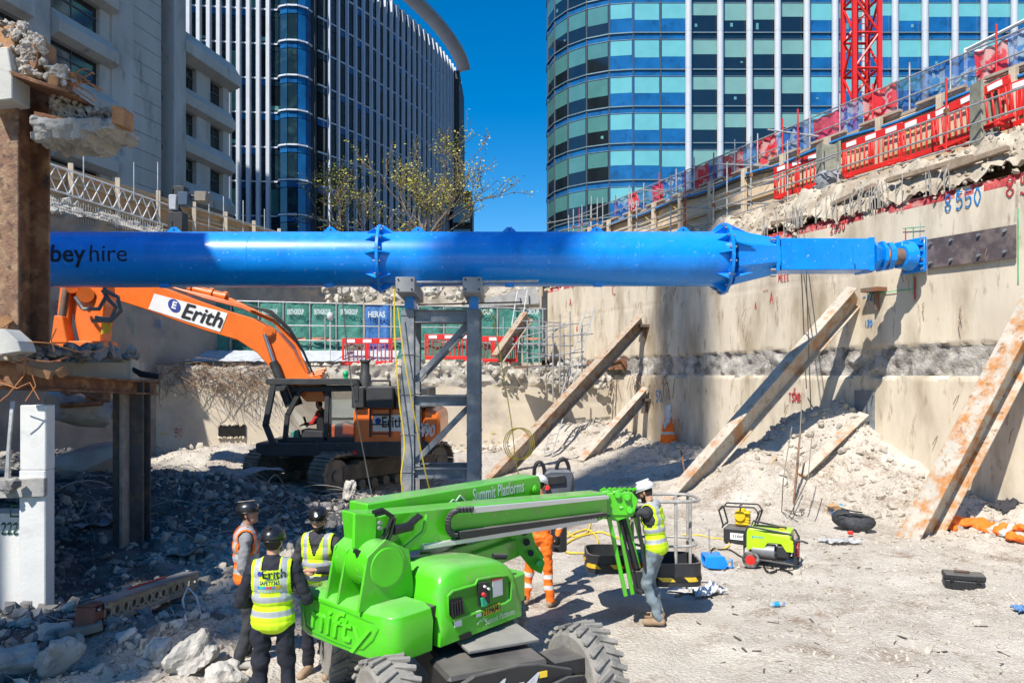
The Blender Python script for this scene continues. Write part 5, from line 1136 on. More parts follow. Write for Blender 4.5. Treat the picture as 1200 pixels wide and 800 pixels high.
t = MB(); [t.tube(W(364 + k * 3, 441 - k * 3, 20.1), W(378 + k * 2, 438 - k * 3, 20.1), .06, n=8) for k in range(3)]; t.build('hydraulic_elbow', mBody, ex)
# undercarriage and tracks
fd = V((-.57, -.82, 0)).normalized(); sd_ = V((fd.y, -fd.x, 0)) ; sd_ = V((-.82, .57, 0))   # sideways to the left
cc = V((W(412, 0, 21.6).x, 21.9, 0))
t = MB(); t.lathe([(1.0, .95), (1.0, 1.22)], cc, n=28); t.box(cc + V((0, 0, .7)), (1.6, 2.4, .5), Matrix(((sd_.x, fd.x, 0), (sd_.y, fd.y, 0), (0, 0, 1)))); t.build('undercarriage', mat('muddy_frame', (.15, .12, .09), .9, var=.4, dust=.8), ex, bevel=.03)
mTrk = mat('track_steel', (.22, .18, .135), .75, metal=.2, var=.4, scale=4, bump=.3, c2=(.3, .27, .22), t2=.6, s2=3, dust=.8)
for side in (-1, 1):
    o3 = cc + sd_ * 1.38 * side; Rt = .52; Lt = 2.05; tr_ = MB(); n = 52; per = 4 * Lt + 2 * math.pi * Rt
    def tp(u):
        u = u % per
        if u < 2 * Lt: return -Lt + u, 2 * Rt, 0.
        u -= 2 * Lt
        if u < math.pi * Rt: a = u / Rt; return Lt + Rt * math.sin(a), Rt + Rt * math.cos(a), a
        u -= math.pi * Rt
        if u < 2 * Lt: return Lt - u, 0., math.pi
        u -= 2 * Lt; a = u / Rt; return -Lt - Rt * math.sin(a), Rt - Rt * math.cos(a), math.pi + a
    for k in range(n):
        x, z, a = tp(k * per / n); Rm = Matrix((fd, sd_, V((0, 0, 1)))).transposed() @ Matrix.Rotation(a, 3, 'Y')
        c = o3 + fd * x + V((0, 0, z + .02)); tr_.box(c, (per / n * .93, .62, .05), Rm); tr_.box(c + Rm @ V((0, 0, .05)), (.03, .62, .06), Rm); tr_.box(c - Rm @ V((0, 0, .06)), (per / n * .8, .2, .07), Rm)
    to = tr_.build('track', mTrk, ex, smooth=0)
    t = MB(); Rm = Matrix((fd, sd_, V((0, 0, 1)))).transposed(); t.box(o3 + V((0, 0, .55)), (3.7, .4, .42), Rm); t.box(o3 + V((0, 0, .78)), (2.6, .46, .12), Rm); t.build('track_frame', mat('muddy_frame', (.09, .075, .06)), to, bevel=.03)
    for x in (-Lt, Lt): t = MB(); t.tube(o3 + fd * x + V((0, 0, Rt)) - sd_ * .17, o3 + fd * x + V((0, 0, Rt)) + sd_ * .17, Rt - .1, n=22); t.tube(o3 + fd * x + V((0, 0, Rt)) - sd_ * .22, o3 + fd * x + V((0, 0, Rt)) + sd_ * .22, .16, n=14); t.build('drive_wheel', mTrk, to)
    for k in range(8): t = MB(); p = o3 + fd * (-1.6 + k * .46) + V((0, 0, .2)); t.tube(p - sd_ * .2, p + sd_ * .2, .13, n=12); t.build('roller', mTrk, to)
# ================= boom lift
li = empty('boom_lift', (-.56, 7.3, 0), label='bright green articulated boom lift on a black four wheeled base', cat='boom lift')
e1 = V((.65, .76, 0)); e2 = V((.76, -.65, 0)); OT = V((-1.3, 6.55, 0))
def TF(u, v, z): return OT + e1 * u + e2 * v + V((0, 0, z))
RT = Matrix((e1, e2, V((0, 0, 1)))).transposed()
mGd = mat('green_shade_free', (.07, .46, .012), .35); mTread = mat('tyre_dusty', (.25, .235, .21), .9, var=.2, scale=6, bump=.3, c2=(.12, .12, .11), t2=.6, s2=5)
mHub = mat('hub_black', (.02, .02, .022), .5, dust=.3, var=.3)
# --- chassis
ca = V((.902, .431, 0)); cbv = V((-.431, .902, 0)); RC = Matrix((ca, cbv, V((0, 0, 1)))).transposed()
WH = [V((-1.0, 6.0, 0)), V((.66, 6.8, 0)), V((-1.80, 7.75, 0)), V((-.14, 8.55, 0))]; rw_ = .43
for i, c in enumerate(WH):
    c = c + V((0, 0, rw_ + hg(c.x, c.y) * .5)); a_ = ca
    if i < 2: a_ = (ca + cbv * .12).normalized()
    t = MB(); pr_ = [(.24, -.15), (.36, -.165), (.41, -.13), (.42, 0), (.41, .13), (.36, .165), (.24, .15)]; t.lathe(pr_, c, a_, 40); r0, _, u0 = frame(a_)
    for k in range(23):
        for sg in (-1, 1):
            an = 2 * math.pi * (k + (.5 if sg > 0 else 0)) / 23; o = r0 * math.cos(an) + u0 * math.sin(an); tg = a_.cross(o)
            Rm = Matrix((a_, tg, o)).transposed() @ Matrix.Rotation(sg * .45, 3, 'Z'); t.box(c + o * .425 + a_ * sg * .085, (.175, .048, .034), Rm)
    wh = t.build('wheel', mTread, li, smooth=.5, bevel=.006)
    t = MB(); t.lathe([(.255, -.13), (.25, -.06), (.12, -.05), (.1, -.12), (.001, -.13)], c, a_, 28); t.lathe([(.255, .13), (.25, .06), (.12, .05), (.1, .12), (.001, .13)], c, a_, 28); t.build('rim', mHub, wh)
def CF(u, v, z): return V((-.57, 7.275, 0)) + ca * u + cbv * v + V((0, 0, z))
t = MB(); t.box(CF(0, 0, .52), (.75, 1.9, .26), RC); t.box(CF(0, -.85, .56), (.95, .5, .24), RC); t.box(CF(0, .85, .5), (.95, .4, .24), RC); t.build('chassis', mHub, li, smooth=0, bevel=.03)
for sg in (-1, 1): t = MB(); t.box(CF(0, sg * .97, .43), (1.5, .16, .18), RC); t.tube(CF(-.78, sg * .97, .43), CF(.78, sg * .97, .43), .09, n=12); ax_ = t.build('axle', mHub, li, smooth=0, bevel=.01)
t = MB(); t.poly([CF(x, -1.22, z) for x, z in ((-.66, .36), (.50, .36), (.62, .50), (.62, .62), (.28, .72), (.1, .74), (-.3, .72), (-.66, .56))], cbv * .05); gp = t.build('axle_guard', mHub, li, smooth=0, bevel=.008)
t = MB(); t.text('4x4', .24, axes(CF(.02, -1.252, .56), ca, (0, 0, 1)), .5, .004, shear=.3); t.build('lettering', mat('print_grey', (.5, .52, .54), .5), gp, smooth=0)
t = MB(); [t.box(CF(x, -1.25, z), (.07, .012, .05), RC) for x, z in ((-.5, .58), (.33, .63), (.33, .44), (-.1, .45))]; t.build('yellow_sticker', mat('decal_yellow', (.75, .5, .03)), gp, smooth=0)
t = MB(); t.path([CF(.3, -1.3, .5), CF(.55, -1.28, .55), CF(.75, -1.2, .5)], .035); t.path([CF(-.2, -1.27, .38), CF(.2, -1.3, .42), CF(.6, -1.2, .4)], .02); t.box(CF(.62, -1.05, .62), (.3, .3, .12), RC); t.build('steering_link', mHub, li)
t = MB(); t.box(CF(.18, -.35, .74), (.7, .9, .03), RC); t.build('deck_plate', mat('deck_grey', (.16, .16, .15), .6, dust=.6), li, smooth=0, bevel=.006)
t = MB(); t.lathe([(.46, .64), (.46, .86)], (-.62, 7.35, 0), n=36); t.build('slew_ring', mHub, li)
# --- counterweight (rounded slab, curved in plan)
t = MB(); n = 28; rows = [(.77, .0), (.80, .045), (1.06, .06), (1.16, .03), (1.20, -.06)]; pl_ = []
for k in range(n + 1):
    a = -math.pi / 2 + math.pi * k / n; ex_ = .42
    x = -abs(math.cos(a)) ** .45 * .22; y = math.copysign(abs(math.sin(a)) ** .5, math.sin(a)) * .66 - .13; pl_.append((x, y))
pl_ = [(.22, -.79)] + pl_ + [(.22, .53)]
vs = []
for z, o in rows:
    for x, y in pl_: 
        L = math.hypot(x - .2, y) or 1; vs.append(TF(.05 + x + (x - .2) / L * o * (1 if x < .2 else 0), y + y / L * o, z + (.0 if y < 0 else .0)))
m_ = len(pl_); t.add(vs, [(j * m_ + k, j * m_ + k + 1, (j + 1) * m_ + k + 1, (j + 1) * m_ + k) for j in range(len(rows) - 1) for k in range(m_ - 1)] + [tuple(range(m_))[::-1], tuple(range((len(rows) - 1) * m_, len(rows) * m_))] + [(j * m_, (j + 1) * m_, (j + 1) * m_ + m_ - 1, j * m_ + m_ - 1) for j in range(len(rows) - 1)])
cw = t.build('counterweight', mGreen, li, smooth=.6, bevel=.02, bseg=2)
bv = BVHTree.FromPolygons([cw.matrix_world @ v.co if False else v.co + V((-.56, 7.3, 0)) for v in cw.data.vertices], [tuple(p.vertices) for p in cw.data.polygons])
def on_cw(x, z, off):  # x along the face (to camera's right), measured from the middle
    o = TF(-1.2, x, z); h_ = bv.ray_cast(o, e1); return (h_[0] if h_[0] else TF(-.25, x, z)) - e1 * off
vs, fs = text_mesh('nifty', .34, .86, .0, 5, .2, 'CENTER', .0)
t = MB(); mx = [on_cw(v.x - .12, v.y + .99, .010) for v in vs]; t.add(mx, fs); lt = t.build('raised_lettering', mat('green_raised', (.10, .60, .02), .3), cw, smooth=0)
sol = lt.modifiers.new('s', 'SOLIDIFY'); sol.thickness = .02; sol.offset = 0
t = MB(); oval = [(-.52, 1.12), (-.45, 1.17), (.1, 1.17), (.5, 1.14), (.56, 1.10), (.5, 1.0), (.38, .9), (.2, .875), (-.4, .875), (-.5, .9), (-.53, 1.0), (-.52, 1.12)]; P = []
for (a, b), (c, d_) in zip(oval, oval[1:]): P += [on_cw((a + (c - a) * k / 4) * .98 - .13, b + (d_ - b) * k / 4 - .035, .0) for k in range(4)]
P.append(P[0]); t.path(P, .009, 6); t.build('rim_bead', mat('green_dark_line', (.05, .36, .01), .4), cw)
# deck over turret
t = MB(); t.poly([TF(u, v, 1.0) for u, v in ((.6, -.55), (1.75, -.5), (1.75, .4), (.6, .55))], (0, 0, .3)); t.build('turntable', mGreen, li, smooth=0, bevel=.02)
# --- engine cover: lofted dome
def dome(name, u0, u1, v0, v1, z0, z1, m):
    t = MB(); nu, nv = 22, 14; vs = []
    for i in range(nu + 1):
        a = i / nu
        for j in range(nv + 1):
            b = j / nv; U = 2 * a - 1; Vv = 2 * b - 1
            f = (1 - abs(U) ** 5) ** .3 * (1 - abs(Vv) ** 6) ** .25; zt_ = z0 + (z1 - z0) * f * (1 - .22 * a ** 2.2)
            vs.append(TF(u0 + (u1 - u0) * a, v0 + (v1 - v0) * b * (1 - .0 * a), zt_))
    W_ = nv + 1; fs = [(i * W_ + j, (i + 1) * W_ + j, (i + 1) * W_ + j + 1, i * W_ + j + 1) for i in range(nu) for j in range(nv)]
    t.add(vs, fs); b0 = len(t.v); rim = [i * W_ for i in range(nu + 1)] + [nu * W_ + j for j in range(1, nv + 1)] + [i * W_ + nv for i in range(nu - 1, -1, -1)] + [j for j in range(nv - 1, 0, -1)]
    low = [(t.v[k][0], t.v[k][1], z0 - .12) for k in rim]; t.v += low; L = len(rim); t.f += [(rim[k], rim[(k + 1) % L], b0 + (k + 1) % L, b0 + k) for k in range(L)] + [tuple(range(b0, b0 + L))[::-1]]; t.m += [0] * (L + 1)
    return t.build(name, m, li, smooth=.9)
t = MB(); t.poly([TF(u, v, .98) for u, v in ((.2, -.7), (1.3, -.7), (1.3, .52), (.2, .52))], (0, 0, .34)); t.build('engine_bay', mHub, li, smooth=0)
ec = dome('engine_cover', .34, 1.44, -.16, .60, .93, 1.47, mGreen)
vf = .602
def EPt(x, y, off=.004):
    px, py = 340 + x / 2.9625, 530 + y / 2.9625; k = (px - 600) / F; u = (.844 + 6.16 * k) / (.65 - .76 * k); d = 6.16 + .76 * u
    p = W(px, py, d); return p + e2 * off
def ecq(name, pts, m, dep=.02, off=.0, par=None): t = MB(); t.poly([EPt(x, y, off) for x, y in pts], e2 * dep); return t.build(name, m, par or ec, smooth=0, bevel=.003)
REC = [(545, 498), (562, 480), (640, 458), (648, 440), (700, 430), (752, 426), (766, 448), (762, 508), (745, 522), (640, 556), (612, 566), (560, 584), (546, 560)]
ecq('recess', REC, mat('recess_green', (.035, .25, .008), .5), .01)
t = MB(); t.path([EPt(x, y, .008) for x, y in REC + REC[:1]], .012, 6); t.build('recess_rim', mGreen, ec)
ecq('vent_grille', [(549, 512), (592, 500), (602, 556), (556, 574)], mBlk, .02, .01)
t = MB(); [t.tube(EPt(554 + k * 9, 520 - k * 3, .03), EPt(557 + k * 9, 565 - k * 3.4, .03), .006, n=5) for k in range(5)]; t.build('grille_bar', mHub, ec)
ecq('control_panel', [(647, 450), (688, 446), (688, 520), (650, 532)], mHub, .03, .01)
ecq('label_sheet', [(698, 442), (733, 434), (735, 492), (700, 503)], mat('sticker_grey', (.55, .56, .56), .4), .008, .012); ecq('red_strip', [(697, 440), (733, 432), (733, 437), (697, 446)], mRed, .008, .014)
ecq('white_sticker', [(567, 580), (594, 572), (595, 600), (568, 607)], mWhite, .006, .006); ecq('white_sticker', [(642, 550), (662, 544), (662, 566), (643, 572)], mWhite, .006, .008)
ecq('green_button', [(651, 502), (662, 498), (673, 520), (668, 530), (655, 532)], mat('btn_green', (.02, .4, .2), .4), .02, .04)
t = MB(); t.tube(EPt(660, 490, .03), EPt(660, 490, .06), .02, n=12); t.build('stop_button', mRed, ec)
for x, y in ((665, 462), (678, 470)): t = MB(); t.tube(EPt(x, y, .03), EPt(x, y, .05), .012, n=8); t.build('switch', mWhite, ec)
pl1 = ecq('number_plate', [(666, 542), (725, 520), (727, 545), (668, 568)], mat('plate_yellow', (.78, .45, .03), .4), .008, .012)
dT = (EPt(727, 533, 0) - EPt(668, 555, 0)); t = MB(); t.text('21H041', .085, axes(EPt(697, 544, .022), dT, (0, 0, 1)), .235, .002); t.build('lettering', mBlk, pl1, smooth=0)
dT = (EPt(778, 543, 0) - EPt(680, 580, 0)); t = MB(); t.text('Summit Platforms', .085, axes(EPt(728, 568, .007), dT, (0, 0, 1)), .42, .0015); P = [EPt(x, y, .006) for x, y in ((648, 596), (658, 580), (663, 584), (670, 572), (678, 586))]; [t.beam(a_, b_, .004, .009) for a_, b_ in zip(P, P[1:])]; t.build('lettering', mat('print_pale_green', (.5, .7, .45), .5), ec, smooth=0)
ecq('latch', [(585, 634), (625, 620), (628, 636), (590, 650)], mBlk, .03, .004); ecq('hinge_slot', [(757, 450), (765, 448), (765, 508), (758, 511)], mBlk, .01, .006)
t = MB(); t.tube(TF(1.3, .35, 1.38), TF(1.44, .40, 1.36), .03, n=10); t.build('exhaust', mHub, ec)
# --- post and knuckle
t = MB(); c1 = W(414, 668, 6.85); c2 = W(452, 670, 6.45); c2.z = c1.z = 1.50; t.tube(c1, c2, .215, n=32); post = t.build('pivot_drum', mGreen, li, bevel=.012)
t = MB(); t.tube(c2, c2 + (c2 - c1).normalized() * .03, .17, n=28); t.build('drum_cap', mat('green_cap', (.08, .52, .015), .3), post, bevel=.006)
t = MB(); dd_ = (c2 - c1).normalized()
for f in (-.02, .35, .98):
    b_ = c1.lerp(c2, f); t.poly([b_ - e1 * .3 + V((0, 0, -.33)), b_ + e1 * .34 + V((0, 0, -.33)), b_ + e1 * .27 + V((0, 0, .1)), b_ + V((0, 0, .24)), b_ - e1 * .2 + V((0, 0, .12))], dd_ * .03)
t.build('pivot_bracket', mGreen, li, smooth=0, bevel=.004)
def planept(p, q, off):
    p = V((p.x, p.y, 0)); q = V((q.x, q.y, 0)); d = (q - p).normalized(); nn = V((d.y, -d.x, 0)); o = p + nn * off
    def f(px, py):
        k = (px - 600) / F; u = (k * o.y - o.x) / (d.x - k * d.y); return W(px, py, o.y + d.y * u)
    return f, nn
pB2, qB2 = W(425, 629, 6.75), W(708, 594, 9.2); S2, n2 = planept(pB2, qB2, .145); pB1, qB1 = W(421, 612, 7.05), W(628, 573, 9.05); S1, n1 = planept(pB1, qB1, .14)
def slabpoly(fn, nn, pts, th, name, m, par, bev=.006): t = MB(); P = [fn(*p) - nn * th / 2 for p in pts]; t.poly(P, nn * th); return t.build(name, m, par, smooth=0, bevel=bev)
lb = slabpoly(S1, n1, [(430, 590), (632, 557), (634, 562), (634, 585), (628, 590), (440, 634), (430, 634)], .28, 'upper_boom', mGreen, li, .012)
t = MB(); T_ = S1(585, 575); dS_ = (S1(640, 565) - S1(540, 584)); t.text('Summit Platforms', .20, axes(T_ + n1 * .003 + V((0, 0, .0)), dS_, (0, 0, 1)), .86, .002)
st = [(526, 590), (531, 585), (534, 587), (539, 580), (546, 588)]; P = [S1(x, y) + n1 * .004 for x, y in st]; [t.beam(a, b, .006, .012) for a, b in zip(P, P[1:])]; t.build('lettering', mat('print_white_green', (.72, .8, .72), .5), lb, smooth=0)
t = MB(); c = S1(627, 573); t.tube(c - n1 * .3, c + n1 * .02, .05, n=16); t.tube(c + n1 * .01, c + n1 * .03, .03, n=12); t.build('pivot_pin', mGreen, lb)
slabpoly(S1, n1, [(616, 587), (624, 568), (629, 566), (631, 570), (628, 588)], .04, 'lug', mGreen, lb)
mb_ = slabpoly(S2, n2, [(420, 602), (456, 601), (712, 577), (712, 606), (698, 612), (495, 644), (444, 652), (424, 642)], .29, 'main_boom', mGreen, li, .012)
mAlu = mat('alu_rail', (.62, .62, .60), .4, metal=.35, var=.08)
def strip(pts, off, th, name, m, par): 
    f, nn = planept(pB2, qB2, .145 + off); t = MB(); t.poly([f(*p) for p in pts], nn * th); return t.build(name, m, par, smooth=0, bevel=.003)
strip([(552, 594), (711, 580), (712, 584), (553, 601)], .03, .05, 'cable_rail', mAlu, mb_); strip([(494, 638), (697, 606), (698, 611), (495, 643)], .04, .07, 'cable_rail', mAlu, mb_)
strip([(536, 622), (708, 600), (709, 604), (537, 631)], .05, .08, 'energy_chain', mBlack, mb_)
f, nn = planept(pB2, qB2, .2); t = MB()
for k in range(13): # curved end of the chain
    a = math.pi / 2 + math.pi * k / 12; c = f(534, 612.5); q = (f(560, 609) - c).normalized(); o = q * math.cos(a) * .1 + V((0, 0, 1)) * math.sin(a) * .115; t.box(c + o, (.05, .09, .036), Matrix((V((q.x, q.y, 0)).normalized(), nn, V((0, 0, 1)))).transposed() @ Matrix.Rotation(-a, 3, 'Y') if False else None)
for k in range(5): t.box(f(537 + k * 4, 597 - k * .2), (.035, .09, .05))
t.build('chain_link', mBlack, mb_, bevel=.004)
t = MB(); [t.box(f(540 + k * 4.2, 627 - k * .56) + nn * .01, (.02, .02, .03)) for k in range(40)]; t.build('chain_rib', mat('chain_dark', (.05, .05, .05), .6), mb_, smooth=0)
# end face and knuckle plates
kp = slabpoly(S2, n2, [(411, 600), (438, 602), (436, 645), (410, 642)], .04, 'knuckle_plate', mat('green_plate', (.085, .55, .015), .3), li, .01); kp.location += n2 * .06
for off in (.0, -.34):
    f, nn = planept(pB2, qB2, .17 + off); t = MB(); t.poly([f(x, y) for x, y in ((438, 606), (452, 603), (458, 615), (462, 640), (474, 668), (470, 690), (455, 698), (441, 690), (437, 660))], nn * .03); t.build('knuckle_cheek', mGreen, li, smooth=0, bevel=.004)
f, nn = planept(pB2, qB2, .2); t = MB(); t.tube(f(455, 673), f(455, 673) + nn * .03, .155, n=30); t.build('pivot_disc', mGreen, li, bevel=.005)
f, nn = planept(pB2, qB2, .24); t = MB()
for pts in ([(440, 603), (452, 600), (462, 608), (458, 625), (450, 640), (444, 652)], [(437, 600), (448, 597), (460, 604), (452, 622), (445, 640), (446, 655)], [(466, 622), (480, 612), (490, 603), (494, 606)], [(418, 646), (422, 660), (420, 672), (428, 690)], [(462, 622), (474, 618), (486, 606)], [(415, 645), (425, 648), (434, 650)]): t.path([f(*p) for p in pts], .02, 7)
t.tube(f(462, 621), f(482, 616), .045, n=12); t.tube(f(478, 617), f(492, 604), .03, n=10); t.build('hydraulic_hose', mHose, li)
slabpoly(f, nn, [(474, 640), (496, 622), (500, 602), (502, 604), (500, 626), (478, 646)], .03, 'bracket', mGreen, li)
t = MB(); [t.tube(f(444, y), f(444, y) + nn * .03, .018, n=8) for y in (612, 618)]; t.build('fitting', mSteel, li)
# lower arm, cylinders
t = MB(); t.beam(W(462, 690, 7.0), W(612, 634, 8.7), .26, .26, h2=.2); t.beam(W(500, 655, 7.4), W(600, 628, 8.6), .2, .14); t.build('lower_boom', mGreen, li, smooth=0, bevel=.01)
t = MB(); t.tube(W(450, 690, 6.9), W(505, 655, 7.35), .055, n=12); t.tube(W(505, 655, 7.35), W(545, 637, 7.8), .03, n=10); t.build('lift_cylinder', mBlack, li)
for dy in (-.14, .14):
    t = MB(); c = (W(618, 640, 8.55)); P = [W(x, y, 8.55) + V((0, dy, 0)) for x, y in ((601, 617), (612, 612), (622, 617), (628, 640), (638, 655), (634, 668), (622, 662), (604, 640))]; t.poly(P, (.0, .03, 0)); t.build('link_plate', mGreen, li, smooth=0, bevel=.004)
t = MB(); [t.tube(W(x, y, 8.38), W(x, y, 8.35), r, n=14) for x, y, r in ((614, 622, .05), (617, 635, .04), (622, 648, .035))]; t.build('plate_hole', mBlk, li)
t = MB(); [t.tube(W(x, y, 8.3), W(x, y, 8.8), .035, n=14) for x, y in ((606, 619), (632, 660), (630, 617))]; t.build('pivot_pin', mGreen, li)
# boom head and jib bars
hd = MB(); hd.box(W(722, 588, 9.3), (.34, .3, .28)); hd.poly([W(x, y, 9.2) for x, y in ((700, 578), (708, 574), (740, 576), (748, 585), (742, 604), (722, 610), (702, 606))], (0, .05, 0)); [hd.tube(W(x, y, 9.1), W(x, y, 9.5), .04, n=12) for x, y in ((711, 582), (724, 580), (735, 583), (738, 598))]; [hd.tube(W(x, y, 9.15), W(x + 12, y - 2, 9.2), .025, n=8) for x, y in ((705, 578), (718, 577), (726, 595))]; hd.build('boom_head', mGreen, li, smooth=.5, bevel=.008)
for a, b, d in (((713, 604), (733, 697), 9.15), (((723, 600)), (741, 695), 9.3), ((732, 598), (748, 664), 9.4), ((741, 594), (757, 655), 9.5)):
    t = MB(); t.beam(W(*a, d), W(*b, d + .1), .05, .085, up=(0, 1, 0)); t.build('jib_bar', mGreen, li, smooth=0, bevel=.006)
t = MB(); t.tube(W(728, 600, 9.35), W(746, 665, 9.4), .035, n=10); t.path([W(x, y, 9.2) for x, y in ((735, 590), (748, 605), (752, 640), (756, 668))], .02); t.path([W(x, y, 9.25) for x, y in ((727, 610), (736, 650), (745, 690), (752, 694))], .018); t.box(W(749, 680, 9.45), (.12, .2, .28)); t.build('jib_cylinder', mBlack, li)
t = MB(); [t.tube(W(x, 575 + k % 2, 9.25), W(x + 5, 572, 9.2), .02, n=6) for k, x in enumerate(range(704, 742, 6))]; t.build('head_fitting', mGreen, li)
# basket
def hazard(name='hazard'):
    m = bpy.data.materials.new('hazard_stripe'); m.use_nodes = True; n = m.node_tree.nodes; l = m.node_tree.links; w_ = n.new('ShaderNodeTexWave'); w_.inputs['Scale'].default_value = 1.9; w_.bands_direction = 'DIAGONAL'; w_.wave_profile = 'SIN'; tc = n.new('ShaderNodeTexCoord'); l.new(tc.outputs['Object'], w_.inputs[0]); r = n.new('ShaderNodeValToRGB'); r.color_ramp.interpolation = 'CONSTANT'; r.color_ramp.elements[1].position = .5; r.color_ramp.elements[0].color = (.7, .45, .03, 1); r.color_ramp.elements[1].color = (.01, .01, .01, 1); l.new(w_.outputs['Fac'], r.inputs[0]); l.new(r.outputs[0], n['Principled BSDF'].inputs[0]); return m
mHz = hazard()
bk = MB(); b0 = W(690, 656, 10.0)
def tub(x0, x1, y, d, h_, nm='basket_floor'):
    c0_ = W(x0, y, d); c1_ = W(x1, y, d); wd = c1_.x - c0_.x; cx = (c0_.x + c1_.x) / 2; zb = c0_.z; r = .16; pts = []
    for sx, sy, a0 in ((1, 1, 0), (-1, 1, 90), (-1, -1, 180), (1, -1, 270)):
        for k in range(5): a = math.radians(a0 + k * 22.5); pts.append((cx + sx * (wd / 2 - r) + r * math.cos(a), d + .3 + sy * (.34 - r) + r * math.sin(a)))
    t = MB(); t.poly([V((x, y_, zb - .02)) for x, y_ in pts], (0, 0, .04)); N_ = len(pts)
    vs = [V((x, y_, zb)) for x, y_ in pts] + [V((x, y_, zb + h_)) for x, y_ in pts]; ci = V((cx, d + .3, 0)); vs += [ci.lerp(V((x, y_, 0)), .93) + V((0, 0, zb + h_)) for x, y_ in pts] + [ci.lerp(V((x, y_, 0)), .93) + V((0, 0, zb + .01)) for x, y_ in pts]
    t.add(vs, [(a * N_ + k, a * N_ + (k + 1) % N_, (a + 1) * N_ + (k + 1) % N_, (a + 1) * N_ + k) for a in range(3) for k in range(N_)]); o = t.build(nm, mBlack, li, smooth=.6)
    t = MB(); q = []
    for k in range(N_):
        p1, p2 = pts[k], pts[(k + 1) % N_]
        if p1[1] < d + .32 or p2[1] < d + .32: n_ = V((p2[1] - p1[1], -(p2[0] - p1[0]), 0)).normalized(); panel(t, p1, p2, zb + .03, zb + .085, .012, n_, .01)
    t.build('hazard_band', mHz, o, smooth=0)
tub(689, 738, 668, 9.7, .2); tub(762, 824, 683, 9.55, .26)
t = MB(); t.use(mat('toolbox_teal', (.02, .2, .25), .5)); t.box(W(744, 652, 9.9), (.2, .2, .16)); t.use(mRed); t.box(W(745, 661, 9.9), (.24, .22, .1)); tag(t.build('tool_box', None, smooth=0, bevel=.01), 'small teal and red tool box between the two black basket trays', 'tool box')
mRail = mat('rail_grey', (.38, .36, .33), .6, metal=.2, var=.3, scale=8)
def ringpath(px0, px1, y0, ry, d, r, nm, full=True): # horizontal ring in world
    c = W((px0 + px1) / 2, y0, d); rx = (px1 - px0) / 2 / F * d; t = MB(); n = 24; P = [c + V((rx * math.copysign(abs(math.cos(a)) ** .6, math.cos(a)), ry * math.copysign(abs(math.sin(a)) ** .6, math.sin(a)), 0)) for a in [k * 2 * math.pi / n for k in range(n + 1)]]; t.path(P, r, 8); t.build(nm, mRail, li)
ringpath(734, 817, 583, .32, 9.95, .022, 'top_rail'); ringpath(740, 814, 634, .3, 9.95, .018, 'mid_rail')
for x, y0, y1, d in ((792, 580, 670, 9.65), (809, 583, 672, 9.9), (759, 578, 650, 10.2), (741, 580, 655, 9.8), (806, 577, 660, 10.25)):
    t = MB(); t.tube(W(x, y0, d), W(x, y1, d), .022, n=8); t.build('rail_post', mRail, li)
t = MB(); t.box(W(740, 578, 9.8), (.4, .16, .12)); t.tube(W(728, 573, 9.8), W(752, 573, 9.8), .02, n=8); t.build('control_console', mHub, li, smooth=0, bevel=.02)
# ================= people
def remesh(mb, vox, sm=2):
    me = bpy.data.meshes.new('r'); me.from_pydata(mb.v, [], mb.f); o = bpy.data.objects.new('r', me); C.objects.link(o)
    m = o.modifiers.new('r', 'REMESH'); m.mode = 'VOXEL'; m.voxel_size = vox; m.use_smooth_shade = True
    if sm: s = o.modifiers.new('s', 'SMOOTH'); s.factor = .6; s.iterations = sm
    out = bpy.data.meshes.new_from_object(o.evaluated_get(bpy.context.evaluated_depsgraph_get())); bpy.data.objects.remove(o); bpy.data.meshes.remove(me); out.shade_smooth(); return out
def cloth(mb, vox, name, mats, parent, fn=None, fold=.006, fs_=9, sm=2, seed=0.):
    me = remesh(mb, vox, sm); vs = me.vertices; nrm = [v.normal.copy() for v in vs]
    if fold:
        for v, n in zip(vs, nrm): c = v.co; v.co = c + n * fold * (noise.noise(V((c.x * fs_, c.y * fs_, c.z * fs_ * 1.6 + seed))) + .6 * noise.noise(V((c.x * fs_ * 2.3, c.y * fs_ * 2.3, c.z * fs_ * 3 + seed))))
    me.name = name
    for m in mats: me.materials.append(m)
    if fn: me.polygons.foreach_set('material_index', [fn(p.center) for p in me.polygons])
    return link(name, me, parent, local=True)
mSkin = mat('skin', (.50, .27, .18), .55, var=.08); mSkinD = mat('skin_tanned', (.36, .19, .13), .55, var=.08)
mHiY = mat('hivis_yellow', (.55, .80, .01), .7, var=.06, bump=.1); mHiO = mat('hivis_orange', (.95, .17, .01), .7, var=.06, bump=.1); mTape = mat('reflective_tape', (.36, .38, .40), .4, var=.05, scale=20); mTapeW = mat('reflective_tape_pale', (.55, .57, .55), .4)
mDkB = mat('dark_navy_cloth', (.012, .014, .024), .85); mDkG = mat('charcoal_cloth', (.035, .036, .042), .85); mGreyK = mat('grey_knit', (.22, .22, .23), .9, var=.1); mDenim = mat('faded_denim', (.13, .17, .20), .85, var=.25, scale=5, c2=(.2, .24, .26), t2=.55, s2=6)
mHair = mat('hair_dark', (.02, .013, .01), .7); mHelB = mat('helmet_black', (.012, .012, .014), .3, coat=.4); mHelW = mat('helmet_white', (.72, .73, .73), .35, coat=.3); mBoot = mat('boot_tan', (.32, .22, .14), .85, var=.25, scale=8); mBootG = mat('boot_grey', (.16, .15, .14), .85, var=.3, scale=8); mGlove = mat('glove_black', (.02, .02, .022), .7); mGloveW = mat('glove_white', (.6, .6, .58), .7)
def lerp(a, b, t): return V(a).lerp(V(b), t)
